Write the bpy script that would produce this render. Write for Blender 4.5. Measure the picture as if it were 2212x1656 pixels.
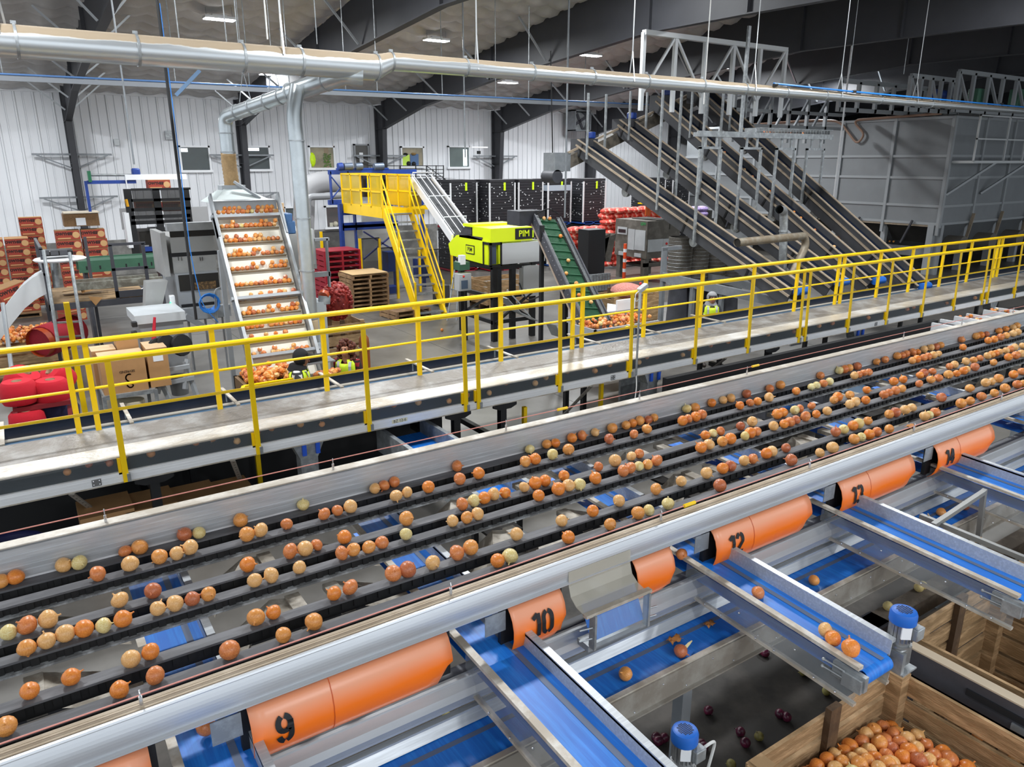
import bpy, math, random
from mathutils import Vector, Matrix, Euler
rnd = random.Random(7)
scn = bpy.context.scene
C = scn.collection
for o in list(bpy.data.objects): bpy.data.objects.remove(o)

# ------------------------------------------------------------------ camera, world, exposure
FPX, CX, CY = 1612.0, 1106.0, 828.0           # focal length and centre in pixels of the 2212 x 1656 frame
TH, PH, H = math.radians(56.2), math.atan(480 / 1612.0), 4.5
CAM_R = Vector((math.sin(TH), -math.cos(TH), 0))
CAM_F = Vector((math.cos(TH) * math.cos(PH), math.sin(TH) * math.cos(PH), -math.sin(PH)))
CAM_U = Vector((math.cos(TH) * math.sin(PH), math.sin(TH) * math.sin(PH), math.cos(PH)))
cam = bpy.data.cameras.new('camera'); cam_o = bpy.data.objects.new('camera', cam); C.objects.link(cam_o)
cam_o.matrix_world = Matrix(((CAM_R.x, CAM_U.x, -CAM_F.x, 0), (CAM_R.y, CAM_U.y, -CAM_F.y, 0), (CAM_R.z, CAM_U.z, -CAM_F.z, H), (0, 0, 0, 1)))
cam.sensor_width = 36; cam.lens = 36 * FPX / 2212; cam.clip_start = .05; cam.clip_end = 300
scn.camera = cam_o
world = bpy.data.worlds.new('hall_ambient'); scn.world = world; world.use_nodes = True
world.node_tree.nodes['Background'].inputs[0].default_value = (.86, .93, 1, 1)
world.node_tree.nodes['Background'].inputs[1].default_value = 1.0
scn.view_settings.view_transform = 'Standard'; scn.view_settings.look = 'None'
scn.view_settings.gamma = 1; scn.view_settings.use_curve_mapping = False
scn.view_settings.exposure = .45
LAMP_W = 300          # watts of one high-bay lamp

# ------------------------------------------------------------------ helpers
def ray(u, v):
    return CAM_R * ((u - CX) / FPX) - CAM_U * ((v - CY) / FPX) + CAM_F
def at(u, v, z=None, Y=None, X=None, D=None):
    "where the sight line of a photo pixel meets a height, a depth plane or a distance"
    d = ray(u, v)
    t = (z - H) / d.z if z is not None else Y / d.y if Y is not None else X / d.x if X is not None else D
    return Vector((0, 0, H)) + d * t
def lin(c):
    if isinstance(c, str): c = [int(c[i:i + 2], 16) / 255 for i in (0, 2, 4)]
    return tuple((x / 12.92 if x < .04045 else ((x + .055) / 1.055) ** 2.4) for x in c) + (1,)
MATS = {}
def mat(name, col, rough=.5, metal=0., var=0., scale=8., col2=None, bump=0., bscale=60., emit=0., alpha=1., trans=0., stretch=None, spec=.5, patch=(.45, .65)):
    if name in MATS: return MATS[name]
    m = bpy.data.materials.new(name); m.use_nodes = True; MATS[name] = m
    nt = m.node_tree; N = nt.nodes; L = nt.links; b = N['Principled BSDF']
    b.inputs['Base Color'].default_value = lin(col); b.inputs['Roughness'].default_value = rough
    b.inputs['Metallic'].default_value = metal; b.inputs['Specular IOR Level'].default_value = spec
    if alpha < 1: b.inputs['Alpha'].default_value = alpha
    if trans: b.inputs['Transmission Weight'].default_value = trans
    if emit:
        b.inputs['Emission Color'].default_value = lin(col); b.inputs['Emission Strength'].default_value = emit
    if var or bump or col2:
        tc = N.new('ShaderNodeTexCoord'); mp = N.new('ShaderNodeMapping'); L.new(tc.outputs['Object'], mp.inputs[0])
        if stretch: mp.inputs['Scale'].default_value = stretch
    if col2 or var:
        n = N.new('ShaderNodeTexNoise'); n.inputs['Scale'].default_value = scale; n.inputs['Detail'].default_value = 6; n.inputs['Roughness'].default_value = .62
        L.new(mp.outputs[0], n.inputs[0])
        r = N.new('ShaderNodeValToRGB'); r.color_ramp.elements[0].position = patch[0]; r.color_ramp.elements[1].position = patch[1]
        c1 = lin(col); c2 = lin(col2) if col2 else tuple(x * (1 - var) for x in c1[:3]) + (1,)
        r.color_ramp.elements[0].color = c2; r.color_ramp.elements[1].color = c1
        L.new(n.outputs[0], r.inputs[0]); L.new(r.outputs[0], b.inputs['Base Color'])
    if bump:
        n2 = N.new('ShaderNodeTexNoise'); n2.inputs['Scale'].default_value = bscale; n2.inputs['Detail'].default_value = 3
        L.new(mp.outputs[0], n2.inputs[0])
        bp = N.new('ShaderNodeBump'); bp.inputs['Strength'].default_value = bump; bp.inputs['Distance'].default_value = .02
        L.new(n2.outputs[0], bp.inputs['Height']); L.new(bp.outputs[0], b.inputs['Normal'])
    return m
class MB:
    "collects simple solids; build() links them as one mesh object"
    def __init__(s): s.v = []; s.f = []
    def add(s, vs, fs):
        k = len(s.v); s.v += [tuple(p) for p in vs]; s.f += [tuple(i + k for i in f) for f in fs]; return s
    def box(s, a, b, rot=None, piv=None):
        x0, y0, z0 = (min(a[i], b[i]) for i in range(3)); x1, y1, z1 = (max(a[i], b[i]) for i in range(3))
        vs = [Vector(p) for p in ((x0, y0, z0), (x1, y0, z0), (x1, y1, z0), (x0, y1, z0), (x0, y0, z1), (x1, y0, z1), (x1, y1, z1), (x0, y1, z1))]
        if rot:
            M = Euler(rot).to_matrix(); c = Vector(piv) if piv else (vs[0] + vs[6]) / 2
            vs = [M @ (p - c) + c for p in vs]
        return s.add(vs, [(0, 3, 2, 1), (4, 5, 6, 7), (0, 1, 5, 4), (1, 2, 6, 5), (2, 3, 7, 6), (3, 0, 4, 7)])
    def cbox(s, c, d, rot=None):
        return s.box([c[i] - d[i] / 2 for i in range(3)], [c[i] + d[i] / 2 for i in range(3)], rot)
    def bar(s, p, q, w, h=None, up=(0, 0, 1)):
        "rectangular bar from p to q, w across and h along up"
        p, q = Vector(p), Vector(q); h = h or w; d = (q - p).normalized(); u = Vector(up)
        if abs(d.dot(u)) > .98: u = Vector((0, 1, 0))
        x = d.cross(u).normalized() * w / 2; y = x.cross(d).normalized() * h / 2
        vs = [e + a * x + b * y for e in (p, q) for a, b in ((-1, -1), (1, -1), (1, 1), (-1, 1))]
        return s.add(vs, [(3, 2, 1, 0), (4, 5, 6, 7), (0, 1, 5, 4), (1, 2, 6, 5), (2, 3, 7, 6), (3, 0, 4, 7)])
    def tube(s, pts, r, n=10, cap=True, rr=None):
        "round tube along a polyline; rr gives one radius per point"
        pts = [Vector(p) for p in pts]; k = len(s.v); m = len(pts); prev = None
        for i, p in enumerate(pts):
            d = (pts[min(i + 1, m - 1)] - pts[max(i - 1, 0)]).normalized()
            if prev is None:
                a = d.cross(Vector((0, 0, 1)));
                if a.length < .05: a = d.cross(Vector((1, 0, 0)))
            else: a = prev - d * prev.dot(d)
            a.normalize(); prev = a; b = d.cross(a); R_ = rr[i] if rr else r
            s.v += [tuple(p + (a * math.cos(t) + b * math.sin(t)) * R_) for t in (2 * math.pi * j / n for j in range(n))]
        for i in range(m - 1):
            for j in range(n):
                s.f.append((k + i * n + j, k + i * n + (j + 1) % n, k + (i + 1) * n + (j + 1) % n, k + (i + 1) * n + j))
        if cap: s.f.append(tuple(k + j for j in reversed(range(n)))); s.f.append(tuple(k + (m - 1) * n + j for j in range(n)))
        return s
    def lathe(s, prof, c=(0, 0, 0), n=16, M=None):
        "prof: (radius, height) pairs turned about z"
        k = len(s.v); c = Vector(c)
        for r, z in prof:
            for j in range(n):
                p = Vector((r * math.cos(2 * math.pi * j / n), r * math.sin(2 * math.pi * j / n), z))
                s.v.append(tuple((M @ p if M else p) + c))
        for i in range(len(prof) - 1):
            for j in range(n):
                s.f.append((k + i * n + j, k + i * n + (j + 1) % n, k + (i + 1) * n + (j + 1) % n, k + (i + 1) * n + j))
        if prof[0][0] > 1e-4: s.f.append(tuple(k + j for j in reversed(range(n))))
        if prof[-1][0] > 1e-4: s.f.append(tuple(k + (len(prof) - 1) * n + j for j in range(n)))
        return s
    def extr(s, poly, axis, a, b):
        "closed 2D outline swept along an axis ('x': poly is (y,z); 'y': (x,z); 'z': (x,y)) from a to b"
        n = len(poly); k = len(s.v)
        def P(p, t): return {'x': (t, p[0], p[1]), 'y': (p[0], t, p[1]), 'z': (p[0], p[1], t)}[axis]
        s.v += [P(p, a) for p in poly] + [P(p, b) for p in poly]
        for i in range(n): s.f.append((k + i, k + (i + 1) % n, k + n + (i + 1) % n, k + n + i))
        s.f.append(tuple(k + i for i in reversed(range(n)))); s.f.append(tuple(k + n + i for i in range(n)))
        return s
    def sheet(s, line, axis, a, b, t=.004):
        "open 2D profile given thickness t, swept along an axis"
        L_ = [Vector((p[0], p[1])) for p in line]; off = []
        for i, p in enumerate(L_):
            d = (L_[min(i + 1, len(L_) - 1)] - L_[max(i - 1, 0)]).normalized(); off.append(p + Vector((-d.y, d.x)) * t)
        for i in range(len(L_) - 1):
            s.extr([L_[i], L_[i + 1], off[i + 1], off[i]], axis, a, b)
        return s
    def sph(s, c, r, n=10, m=7, sc=(1, 1, 1), M=None):
        return s.lathe([(max(r * math.sin(math.pi * i / m), 1e-5) * sc[0], -r * math.cos(math.pi * i / m) * sc[2]) for i in range(m + 1)], c, n, M)
    def build(s, name, m=None, parent=None, smooth=True, ang=38, loc=None, rotz=0, bevel=0):
        me = bpy.data.meshes.new(name); me.from_pydata(s.v, [], s.f); me.update()
        if smooth:
            me.polygons.foreach_set('use_smooth', [True] * len(me.polygons)); me.set_sharp_from_angle(angle=math.radians(ang))
        if m: me.materials.append(m)
        o = bpy.data.objects.new(name, me); C.objects.link(o)
        if parent: o.parent = parent
        if loc is not None: o.location = loc
        if rotz: o.rotation_euler.z = rotz
        if bevel:
            b = o.modifiers.new('bevel', 'BEVEL'); b.width = bevel; b.segments = 2; b.limit_method = 'ANGLE'; b.harden_normals = False
        return o
def tag(o, label=None, cat=None, group=None, kind=None):
    if label: o['label'] = label
    if cat: o['category'] = cat
    if group: o['group'] = group
    if kind: o['kind'] = kind
    return o
def thing(name, label, cat, loc=(0, 0, 0), rz=0, group=None):
    o = bpy.data.objects.new(name, None); C.objects.link(o); o.empty_display_size = .1
    o.location = loc; o.rotation_euler.z = rz
    return tag(o, label, cat, group)
def struct(o): o['kind'] = 'structure'; return o
KIDS = {}
def dup(root, loc, rz=None, label=None, group=None, rot=None, sc=None):
    "copy of a thing with its parts and sub-parts"
    r = root.copy(); C.objects.link(r); r.location = loc
    if rz is not None: r.rotation_euler.z = rz
    if rot is not None: r.rotation_euler = rot
    if sc is not None: r.scale = (sc,) * 3
    if label: r['label'] = label
    if group: r['group'] = group
    if root.name not in KIDS: KIDS[root.name] = [(c, list(c.children)) for c in root.children]
    for ch, gs in KIDS[root.name]:
        c = ch.copy(); C.objects.link(c); c.parent = r
        for g in gs:
            d = g.copy(); C.objects.link(d); d.parent = c
    return r
def text_mesh(s, size, ext=.002, bold=0., space=1., sx=1.):
    "flat lettering as (verts, faces), x right, y up, centred"
    cu = bpy.data.curves.new('lettering', 'FONT'); cu.body = s; cu.size = size; cu.extrude = ext; cu.offset = bold; cu.space_character = space
    cu.align_x = 'CENTER'; cu.align_y = 'CENTER'; cu.resolution_u = 2
    o = bpy.data.objects.new('lettering', cu); C.objects.link(o); bpy.context.view_layer.update()
    me = bpy.data.meshes.new_from_object(o.evaluated_get(bpy.context.evaluated_depsgraph_get()))
    vs = [(v.co.x * sx, v.co.y, v.co.z) for v in me.vertices]; fs = [tuple(p.vertices) for p in me.polygons]
    bpy.data.objects.remove(o); bpy.data.curves.remove(cu); bpy.data.meshes.remove(me)
    return vs, fs
def stroke(line, w, t=.002):
    "a broad pen stroke along a 2D polyline as (verts, faces) lying in x-y"
    L_ = [Vector(p) for p in line]; vs = []; fs = []
    for i, p in enumerate(L_):
        d = (L_[min(i + 1, len(L_) - 1)] - L_[max(i - 1, 0)]).normalized(); nrm = Vector((-d.y, d.x)) * w / 2
        vs += [(p.x + nrm.x, p.y + nrm.y, t), (p.x - nrm.x, p.y - nrm.y, t)]
    for i in range(len(L_) - 1): fs.append((2 * i, 2 * i + 1, 2 * i + 3, 2 * i + 2))
    return vs, fs
def arc(cx, cy, rx, ry, a0, a1, n=8):
    return [(cx + rx * math.cos(math.radians(a0 + (a1 - a0) * i / n)), cy + ry * math.sin(math.radians(a0 + (a1 - a0) * i / n))) for i in range(n + 1)]
def bend(pts, r=.15, n=5):
    "rounds the corners of a polyline"
    pts = [Vector(p) for p in pts]; out = [pts[0]]
    for i in range(1, len(pts) - 1):
        a, b, c = pts[i - 1], pts[i], pts[i + 1]; k = min(r, (a - b).length * .48, (c - b).length * .48)
        p0 = b + (a - b).normalized() * k; p1 = b + (c - b).normalized() * k
        out += [p0 * (1 - t) ** 2 + b * 2 * t * (1 - t) + p1 * t * t for t in (j / n for j in range(n + 1))]
    return out + [pts[-1]]
def hang(p, q, sag=.1, n=10):
    p, q = Vector(p), Vector(q)
    return [p.lerp(q, i / n) - Vector((0, 0, sag * 4 * (i / n) * (1 - i / n))) for i in range(n + 1)]

# ------------------------------------------------------------------ materials
ALU = mat('brushed aluminium', 'cfd3d7', .38, .4, var=.2, scale=3, stretch=(1, 20, 20))
ALUD = mat('dusty aluminium', 'd0cac0', .5, .15, col2='ada394', scale=5)
GALV = mat('galvanised steel', 'b0b5b8', .42, .45, var=.35, scale=9)
DUCT = mat('spiral duct steel', 'b4bbc0', .27, .95, var=.12, scale=2)
STEEL = mat('grey painted steel', '8c9196', .45, .2, var=.2, scale=4)
DSTEEL = mat('charcoal painted steel', '4a4b52', .5, .1, var=.25, scale=3)
BLACK = mat('black steel', '1c1d20', .5, .1, var=.3, scale=6)
RUBBER = mat('black rubber', '1a1a1b', .7, 0, var=.2, scale=30)
BELT = mat('dusty black sizing belt', '77777a', .75, 0, col2='5c5c5f', scale=14, stretch=(.15, 1, 1))
BLUE = mat('blue belt', '2585e2', .42, 0, col2='1a6fd0', scale=6, stretch=(8, .4, 1))
BLUEP = mat('blue painted steel', '21459b', .42, .05, var=.2, scale=3)
YEL = mat('yellow safety paint', 'ffd200', .32, 0, var=.05, scale=3)
ORNG = mat('orange vinyl sheet', 'ff7d2c', .3, 0, var=.06, scale=2)
INK = mat('black stencil ink', '15161a', .6)
WOOD = mat('weathered bin timber', 'bd9c74', .75, 0, col2='8f7350', scale=4, stretch=(1, 1, 6), bump=.3, bscale=20)
WOODP = mat('bright pallet timber', 'b08d66', .75, 0, col2='7d6145', scale=3, bump=.2, bscale=15)
WHITEP = mat('white paint', 'e9ebee', .4)
GREYP = mat('light grey cabinet paint', 'c3c8cb', .45, 0, var=.1, scale=2)
PLEXI = mat('clear plastic panel', 'c9d6de', .08, 0, alpha=.14, spec=.8)
BOLT = mat('bright bolt', 'd8dade', .25, .9)
CABLE = mat('black cable', '1b1b1d', .5)
WHITEC = mat('white cable', 'd9d9d6', .5)
# ------------------------------------------------------------------ room shell
YW = 34.7
FLOORM = mat('polished concrete', '726f6a', .36, 0, col2='55524e', scale=.7, bump=.05, bscale=3, patch=(.35, .7))
nt = FLOORM.node_tree
b = MB()
b.box((-14, -12, -.3), (75, YW + .3, 0))
struct(b.build('floor', FLOORM, smooth=False))
JOINT = mat('saw cut joint', '3f3e3c', .8)
b = MB()
for x in range(-12, 60, 4): b.box((x + .7, -6, .0005), (x + .712, YW, .002))
for y in range(-4, 34, 4): b.box((-13, y + 1.2, .0005), (60, y + 1.212, .002))
struct(b.build('trim_1', JOINT, smooth=False))
WALLM = mat('white ribbed wall panel', 'e6e8ec', .4, 0, var=.06, scale=1.2, stretch=(1, 1, .2))
prof = []
x = -13.
while x < 75:
    prof += [(x, YW), (x + .03, YW - .035), (x + .07, YW - .035), (x + .10, YW), (x + .31, YW), (x + .32, YW - .012), (x + .35, YW - .012), (x + .36, YW)]; x += .61
b = MB(); b.sheet(prof, 'z', 1.4, 7.12, .05)
struct(b.build('wall_back', WALLM, smooth=False))
b = MB(); x = -13.
while x < 75:
    b.box((x + .0, YW - .012, 1.42), (x + .012, YW + .0, 7.0)).box((x + .30, YW - .008, 1.42), (x + .306, YW + .0, 7.0)); x += .61
struct(b.build('trim_20', mat('panel seam with painted rib shade', '9a9da3', .7), smooth=False))  # dusty panel gaps; shade of the rib sides is painted in too
CONC = mat('raw concrete stem wall', '8f8e8a', .8, 0, col2='6d6c69', scale=1.5)
struct(MB().box((-13, YW - .06, 0), (75, YW + .25, 1.42)).build('baseboard_back', CONC, smooth=False))
struct(MB().box((-13, YW - .08, 6.98), (75, YW + .1, 7.2)).build('trim_2', WALLM, smooth=False))
DARKW = mat('dark far wall', '3a3a3d', .7)
struct(MB().box((66, -12, 0), (66.3, YW, 12)).build('wall_right', DARKW, smooth=False))
# quilted roof insulation, rising from the eave towards the ridge
CEILM = mat('quilted roof insulation', 'c9c7c6', .6, 0, var=.12, scale=2.5, bump=.2, bscale=9)
YR = 13.
def ceil_z(Y): return 7.12 + .13 * (YW - max(Y, 2 * YR - Y))
vs = []; fs = []
nx, ny, k = 78, 48, 3
dx, dy = .95, .76
W_ = nx * k + 1
for j in range(ny * k + 1):
    for i in range(W_):
        u, v = i / k, j / k; X = -10 + u * dx; Y = YW - v * dy
        sag = (abs(math.sin(math.pi * u)) ** .5) * .11 + (abs(math.sin(math.pi * v)) ** .5) * .15
        vs.append((X, Y, ceil_z(Y) + .12 - sag + rnd.uniform(-.012, .012)))
for j in range(ny * k):
    for i in range(nx * k):
        a = j * W_ + i; fs.append((a, a + 1, a + W_ + 1, a + W_))
struct(MB().add(vs, fs).build('ceiling', CEILM))
# steel building frames: tapered column, rafter, flange braces
FRAME = mat('dark grey frame paint', '34353a', .55, 0, var=.12, scale=1.5)
BRACE = mat('galvanised brace', 'a9adb0', .4, .6)
def frame(n, X, arms):
    r = thing('trim_%d' % n, None, None, (X, 0, 0)); r['kind'] = 'structure'
    b = MB(); w = .012; fl = .11
    b.extr([(YW - .09, 0), (YW - .5, 0), (YW - .95, 5.95), (YW - .95, 7.0), (YW - .09, 7.0)], 'x', -w, w)
    b.bar((0, YW - .5, 0), (0, YW - .95, 5.95), fl * 2, .03, (0, 1, 0)); b.bar((0, YW - .1, 0), (0, YW - .1, 7.0), fl * 2, .03, (0, 1, 0))
    for z in (2.2, 4.4, 5.95): b.box((-fl, YW - .5 - .45 * z / 5.95, z - .01), (fl, YW - .1, z + .01))
    b.build('column', FRAME, r, smooth=False)
    low = [(YW - .95, 5.95), (29.7, 6.72), (24.3, 7.28), (16.3, 7.86), (13, 7.84), (7, 7.75), (0, 7.2), (-8, 6.2)]
    b = MB()
    up = [(y, ceil_z(y) - .02) for y, z in low]
    for i in range(len(low) - 1):
        b.extr([low[i], low[i + 1], up[i + 1], up[i]], 'x', -w, w)
        b.bar((0, low[i][0], low[i][1]), (0, low[i + 1][0], low[i + 1][1]), fl * 2, .03, (0, 0, 1))
        y = low[i][0]; b.box((-fl, y - .012, low[i][1]), (fl, y + .012, up[i][1]))
    b.build('rafter', FRAME, r, smooth=False)
    for y, zz in ((33.2, 6.3), (31.2, 6.6), (28.2, 7.0), (24.5, 7.35), (21, 7.6)):
        for s in (-1, 1):
            MB().bar((s * .1, y, zz), (s * 1.15, y, ceil_z(y) - .1), .06, .05).build('flange_brace', BRACE, r, smooth=False)
    for z in arms:
        b = MB()
        b.bar((-1.35, YW - .3, z), (1.35, YW - .3, z), .07, .07)
        for s in (-1, 1): b.bar((s * .1, YW - .3, z - .5), (s * 1.2, YW - .3, z - .03), .05, .05)
        b.build('bracket_arm', STEEL, r, smooth=False)
for i, X in enumerate((-3.75, 2.66, 9.05, 15.46, 22.0, 28.3, 34.8, 41.2, 47.6)):
    frame(3 + i, X, (4.75, 3.15) if i in (1, 2) else (4.75,) if i in (3, 4) else ())
# windows and door of the offices behind the back wall
FRW = mat('white window frame', 'eef0f3', .35)
DARKI = mat('dark office interior', '20282a', .4, 0, col2='101516', scale=1.2)
TEALI = mat('dim office interior', '5c6a66', .4, 0, col2='414c49', scale=.8)
WARMI = mat('lit beige office interior', 'b3a27e', .4, 0, col2='80714f', scale=1)
VEST = mat('lime high-vis fabric', 'd9ff1f', .55, 0, var=.12, scale=12)
GLASS = mat('window glass', 'c5d4d6', .04, 0, alpha=.07, spec=.6)
GLOW = mat('lit strip seen through glass', 'eaf6ff', .4, emit=1.6)
LEAF = mat('office plant leaf', '5e7a35', .6)
def window(n, x0, y0, x1, y1, inner, extra=None):
    p = at(x0, y0, Y=YW - .1); q = at(x1, y1, Y=YW - .1)
    r = thing('window_%d' % n, None, None, (p.x, YW, q.z)); r['kind'] = 'structure'
    w, h = q.x - p.x, p.z - q.z; f = .07
    MB().box((0, -.06, 0), (w, -.055, h)).build('backdrop', inner, r, smooth=False)
    b = MB()
    for a, c in (((-f, -.14, -f), (0, -.0, h + f)), ((w, -.14, -f), (w + f, 0, h + f)), ((-f, -.14, h), (w + f, 0, h + f)), ((-f - .05, -.16, -f - .03), (w + f + .05, 0, 0))): b.box(a, c)
    b.build('window_frame', FRW, r, smooth=False)
    MB().box((0, -.105, 0), (w, -.10, h)).build('pane', GLASS, r, smooth=False)
    if extra: extra(r, w, h)
def ex_strip(r, w, h): MB().box((w * .02, -.08, h * .8), (w * .26, -.075, h * .96)).build('bright_gap', GLOW, r, smooth=False)
def ex_strip2(r, w, h): MB().box((w * .1, -.08, h * .84), (w * .6, -.075, h * .98)).build('bright_gap', GLOW, r, smooth=False)
def ex_office(r, w, h):
    MB().sph((w * .08, -.075, h * .4), .16, 8, 6, (1, .15, 2)).build('hanging_vest', VEST, r)
    b = MB()
    for i in range(60): b.sph((w * rnd.uniform(.58, .88), -.075, h * rnd.uniform(.05, .7)), .05, 5, 4, (1, .3, .6))
    b.build('office_plant', LEAF, r)
    MB().box((w * .62, -.07, 0), (w * .8, -.06, h)).build('door_leaf', mat('tan door', '8b6f48', .5), r, smooth=False)
def ex_vest(r, w, h):
    MB().box((w * .02, -.08, 0), (w * .36, -.06, h * .62)).build('hanging_vest', VEST, r)
    MB().box((w * .4, -.08, 0), (w * .8, -.06, h * .66)).build('blue_jacket', mat('blue jacket cloth', '2f5c96', .8), r)
    MB().sph((w * .55, -.075, h * .66), .14, 10, 6, (1, .2, .5)).build('straw_hat', mat('straw', '9a7b4c', .8), r)
    MB().sph((w * .17, -.075, h * .64), .13, 10, 6, (1, .2, .55)).sph((w * .3, -.08, h * .12), .12, 10, 6, (1, .2, 1)).sph((w * .55, -.08, h * .1), .12, 10, 6, (1, .2, 1)).build('dark_caps', RUBBER, r)
def ex_bright(r, w, h): MB().box((w * .72, -.08, h * .05), (w * .92, -.075, h * .9)).build('bright_gap', GLOW, r, smooth=False)
def ex_lower(r, w, h): MB().sph((w * .6, -.08, h * .15), .12, 10, 6, (1, .2, 1)).box((w * .2, -.08, .02), (w * .42, -.06, .2)).build('sill_clutter', mat('cream plastic', 'c9c3ae', .6), r)
window(1, 389, 318, 454, 367, DARKI, ex_strip); window(2, 530, 318, 583, 365, DARKI, ex_strip2); window(3, 669, 318, 722, 362, WARMI, ex_office)
window(4, 868, 319, 914, 358, WARMI, ex_vest); window(5, 970, 318, 1013, 360, TEALI, ex_bright)
window(6, 704, 448, 738, 489, mat('dark red store room', '2c1f1e', .4, 0, col2='4a2a26', scale=2), ex_lower); window(7, 616, 450, 662, 495, DARKI)
p = at(767, 314, Y=YW - .1); q = at(796, 366, Y=YW - .1)
dr = thing('door_1', None, None, (p.x, YW, q.z - .9)); dr['kind'] = 'structure'
dh = p.z - q.z + .9; dw = q.x - p.x
MB().box((0, -.10, 0), (dw, -.02, dh)).build('door_leaf', mat('dark grey door', '4b4947', .5), dr, smooth=False)
MB().box((-.07, -.13, 0), (0, 0, dh + .07)).box((dw, -.13, 0), (dw + .07, 0, dh + .07)).box((-.07, -.13, dh), (dw + .07, 0, dh + .07)).build('door_frame', mat('grey door frame', '8e9195', .5), dr, smooth=False)
MB().box((dw * .3, -.115, dh * .62), (dw * .6, -.10, dh * .84)).build('door_notice', WHITEP, dr, smooth=False)
# high-bay lamps, one per bay and row
LAMPM = mat('lamp diffuser', 'f4f9ff', .4, emit=26)
ll = bpy.data.lights.new('high_bay_light', 'AREA'); ll.shape = 'RECTANGLE'; ll.size = 1.1; ll.size_y = .5; ll.energy = LAMP_W; ll.color = (.95, .98, 1)
lamp0 = None
LAMPS = [('left', 5.8), ('second', 12.6), ('third', 19.4), ('fourth', 26.1), ('right', 33.2)]
def lamp(X, Y, label, grp):
    global lamp0
    loc = (X, Y, ceil_z(Y) - .32)
    if lamp0 is None:
        r = lamp0 = thing('high_bay_lamp', label, 'lamp', loc, 0, grp)
        b = MB(); b.box((-.42, -.18, 0), (.42, .18, .07)); b.box((-.2, -.08, .07), (.2, .08, .12))
        b.build('housing', WHITEP, r, bevel=.01)
        MB().box((-.4, -.165, -.015), (.4, .165, 0)).build('diffuser', LAMPM, r, smooth=False)
        b = MB()
        for s in (-.35, .35): b.tube([(s, 0, .07), (s, 0, .34)], .006, 6)
        b.build('hanger_wire', GALV, r)
        lo = bpy.data.objects.new('lamp_light', ll); C.objects.link(lo); lo.parent = r; lo.location = (0, 0, -.05)
        return r
    return dup(lamp0, loc, label=label, group=grp)
for i, X in enumerate((5.9, 12.7, 19.2, 26.2, 33.4)):
    lamp(X, 23.4, 'lit high-bay lamp under the sloping roof, %s of the row of five' % ('leftmost', 'second from the left', 'third from the left', 'fourth from the left', 'rightmost')[i], 'lamps in the far row')
lamp(18.6, 28.1, 'small lit high-bay lamp just below the long silver duct', 'lamps near the back wall')
for X in (-.5, 5.9, 12.7, 19.2, 26.2):
    for Y in (15.5, 8.5):
        if X > 26 or (X > 19 and Y > 15): continue
        lamp(X, Y, 'high-bay lamp over the sorting lines above the picture', 'lamps above the frame')
for X in (-4, 3, 10, 17): lamp(X, -6.5, 'high-bay lamp over the aisle behind the picture', 'lamps behind the viewer')
for X in (-.5, 9, 24.5, 31): lamp(X, 29.2, 'high-bay lamp near the back wall hidden by pipes', 'lamps hidden behind pipes')
# ------------------------------------------------------------------ onion sizer: three twin-belt lanes between a far wall and a near rail
X0, X1 = -1.2, 16.
ZB = 2.25
LANES = [(4.525, 4.61), (4.33, 4.41), (3.955, 4.035), (3.775, 3.85), (3.40, 3.475), (3.20, 3.268)]    # near and far edge of each belt
sizer = thing('onion_sizer', 'long onion sizing machine with three twin-belt lanes, silver side rail and orange numbered flaps', 'sizing machine', (X0, 3.0, 0))
SZ = Matrix.Translation((-X0, -3.0, 0))
def kid(b, name, m, parent=None, **k):
    o = b.build(name, m, parent or sizer, **k)
    if parent is None: o.location = (-X0, -3.0, 0)
    return o
for i, (y0, y1) in enumerate(LANES):
    b = MB(); lift = .006
    b.box((X0, y0, ZB - .012), (X1, y1, ZB))
    kid(b, 'sizing_belt', BELT, smooth=False)
    b = MB(); b.box((X0, y0 + .006, ZB - .075), (X1, y0 + .03, ZB - .012))
    x = X0
    while x < X1: b.box((x, y0 - .004, ZB - .05), (x + .035, y0 + .006, ZB - .012)); x += .07
    b.box((X0, y1 - .03, ZB - .06), (X1, y1 - .006, ZB - .012))
    kid(b, 'toothed_belt_edge', RUBBER, smooth=False)
for y in (4.325, 3.77):
    b = MB(); b.box((X0, y - .022, 2.19), (X1, y + .02, 2.2))
    kid(b, 'lane_rail', mat('worn lane rail', 'c3c7ca', .45, .2, col2='7d7f80', scale=14), smooth=False)
b = MB()
b.sheet([(4.60, 2.2), (4.615, 2.26), (4.615, 2.44), (4.66, 2.452), (4.70, 2.44), (4.70, 2.1)], 'x', X0, X1, .006)
for z in (2.30, 2.33, 2.37, 2.40): b.box((X0, 4.607, z), (X1, 4.612, z + .0025))
kid(b, 'far_wall', ALU, smooth=False)
b = MB(); b.box((X0, 4.61, 2.452), (X1, 4.70, 2.458)); kid(b, 'far_wall_ledge', ALUD, smooth=False)
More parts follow.
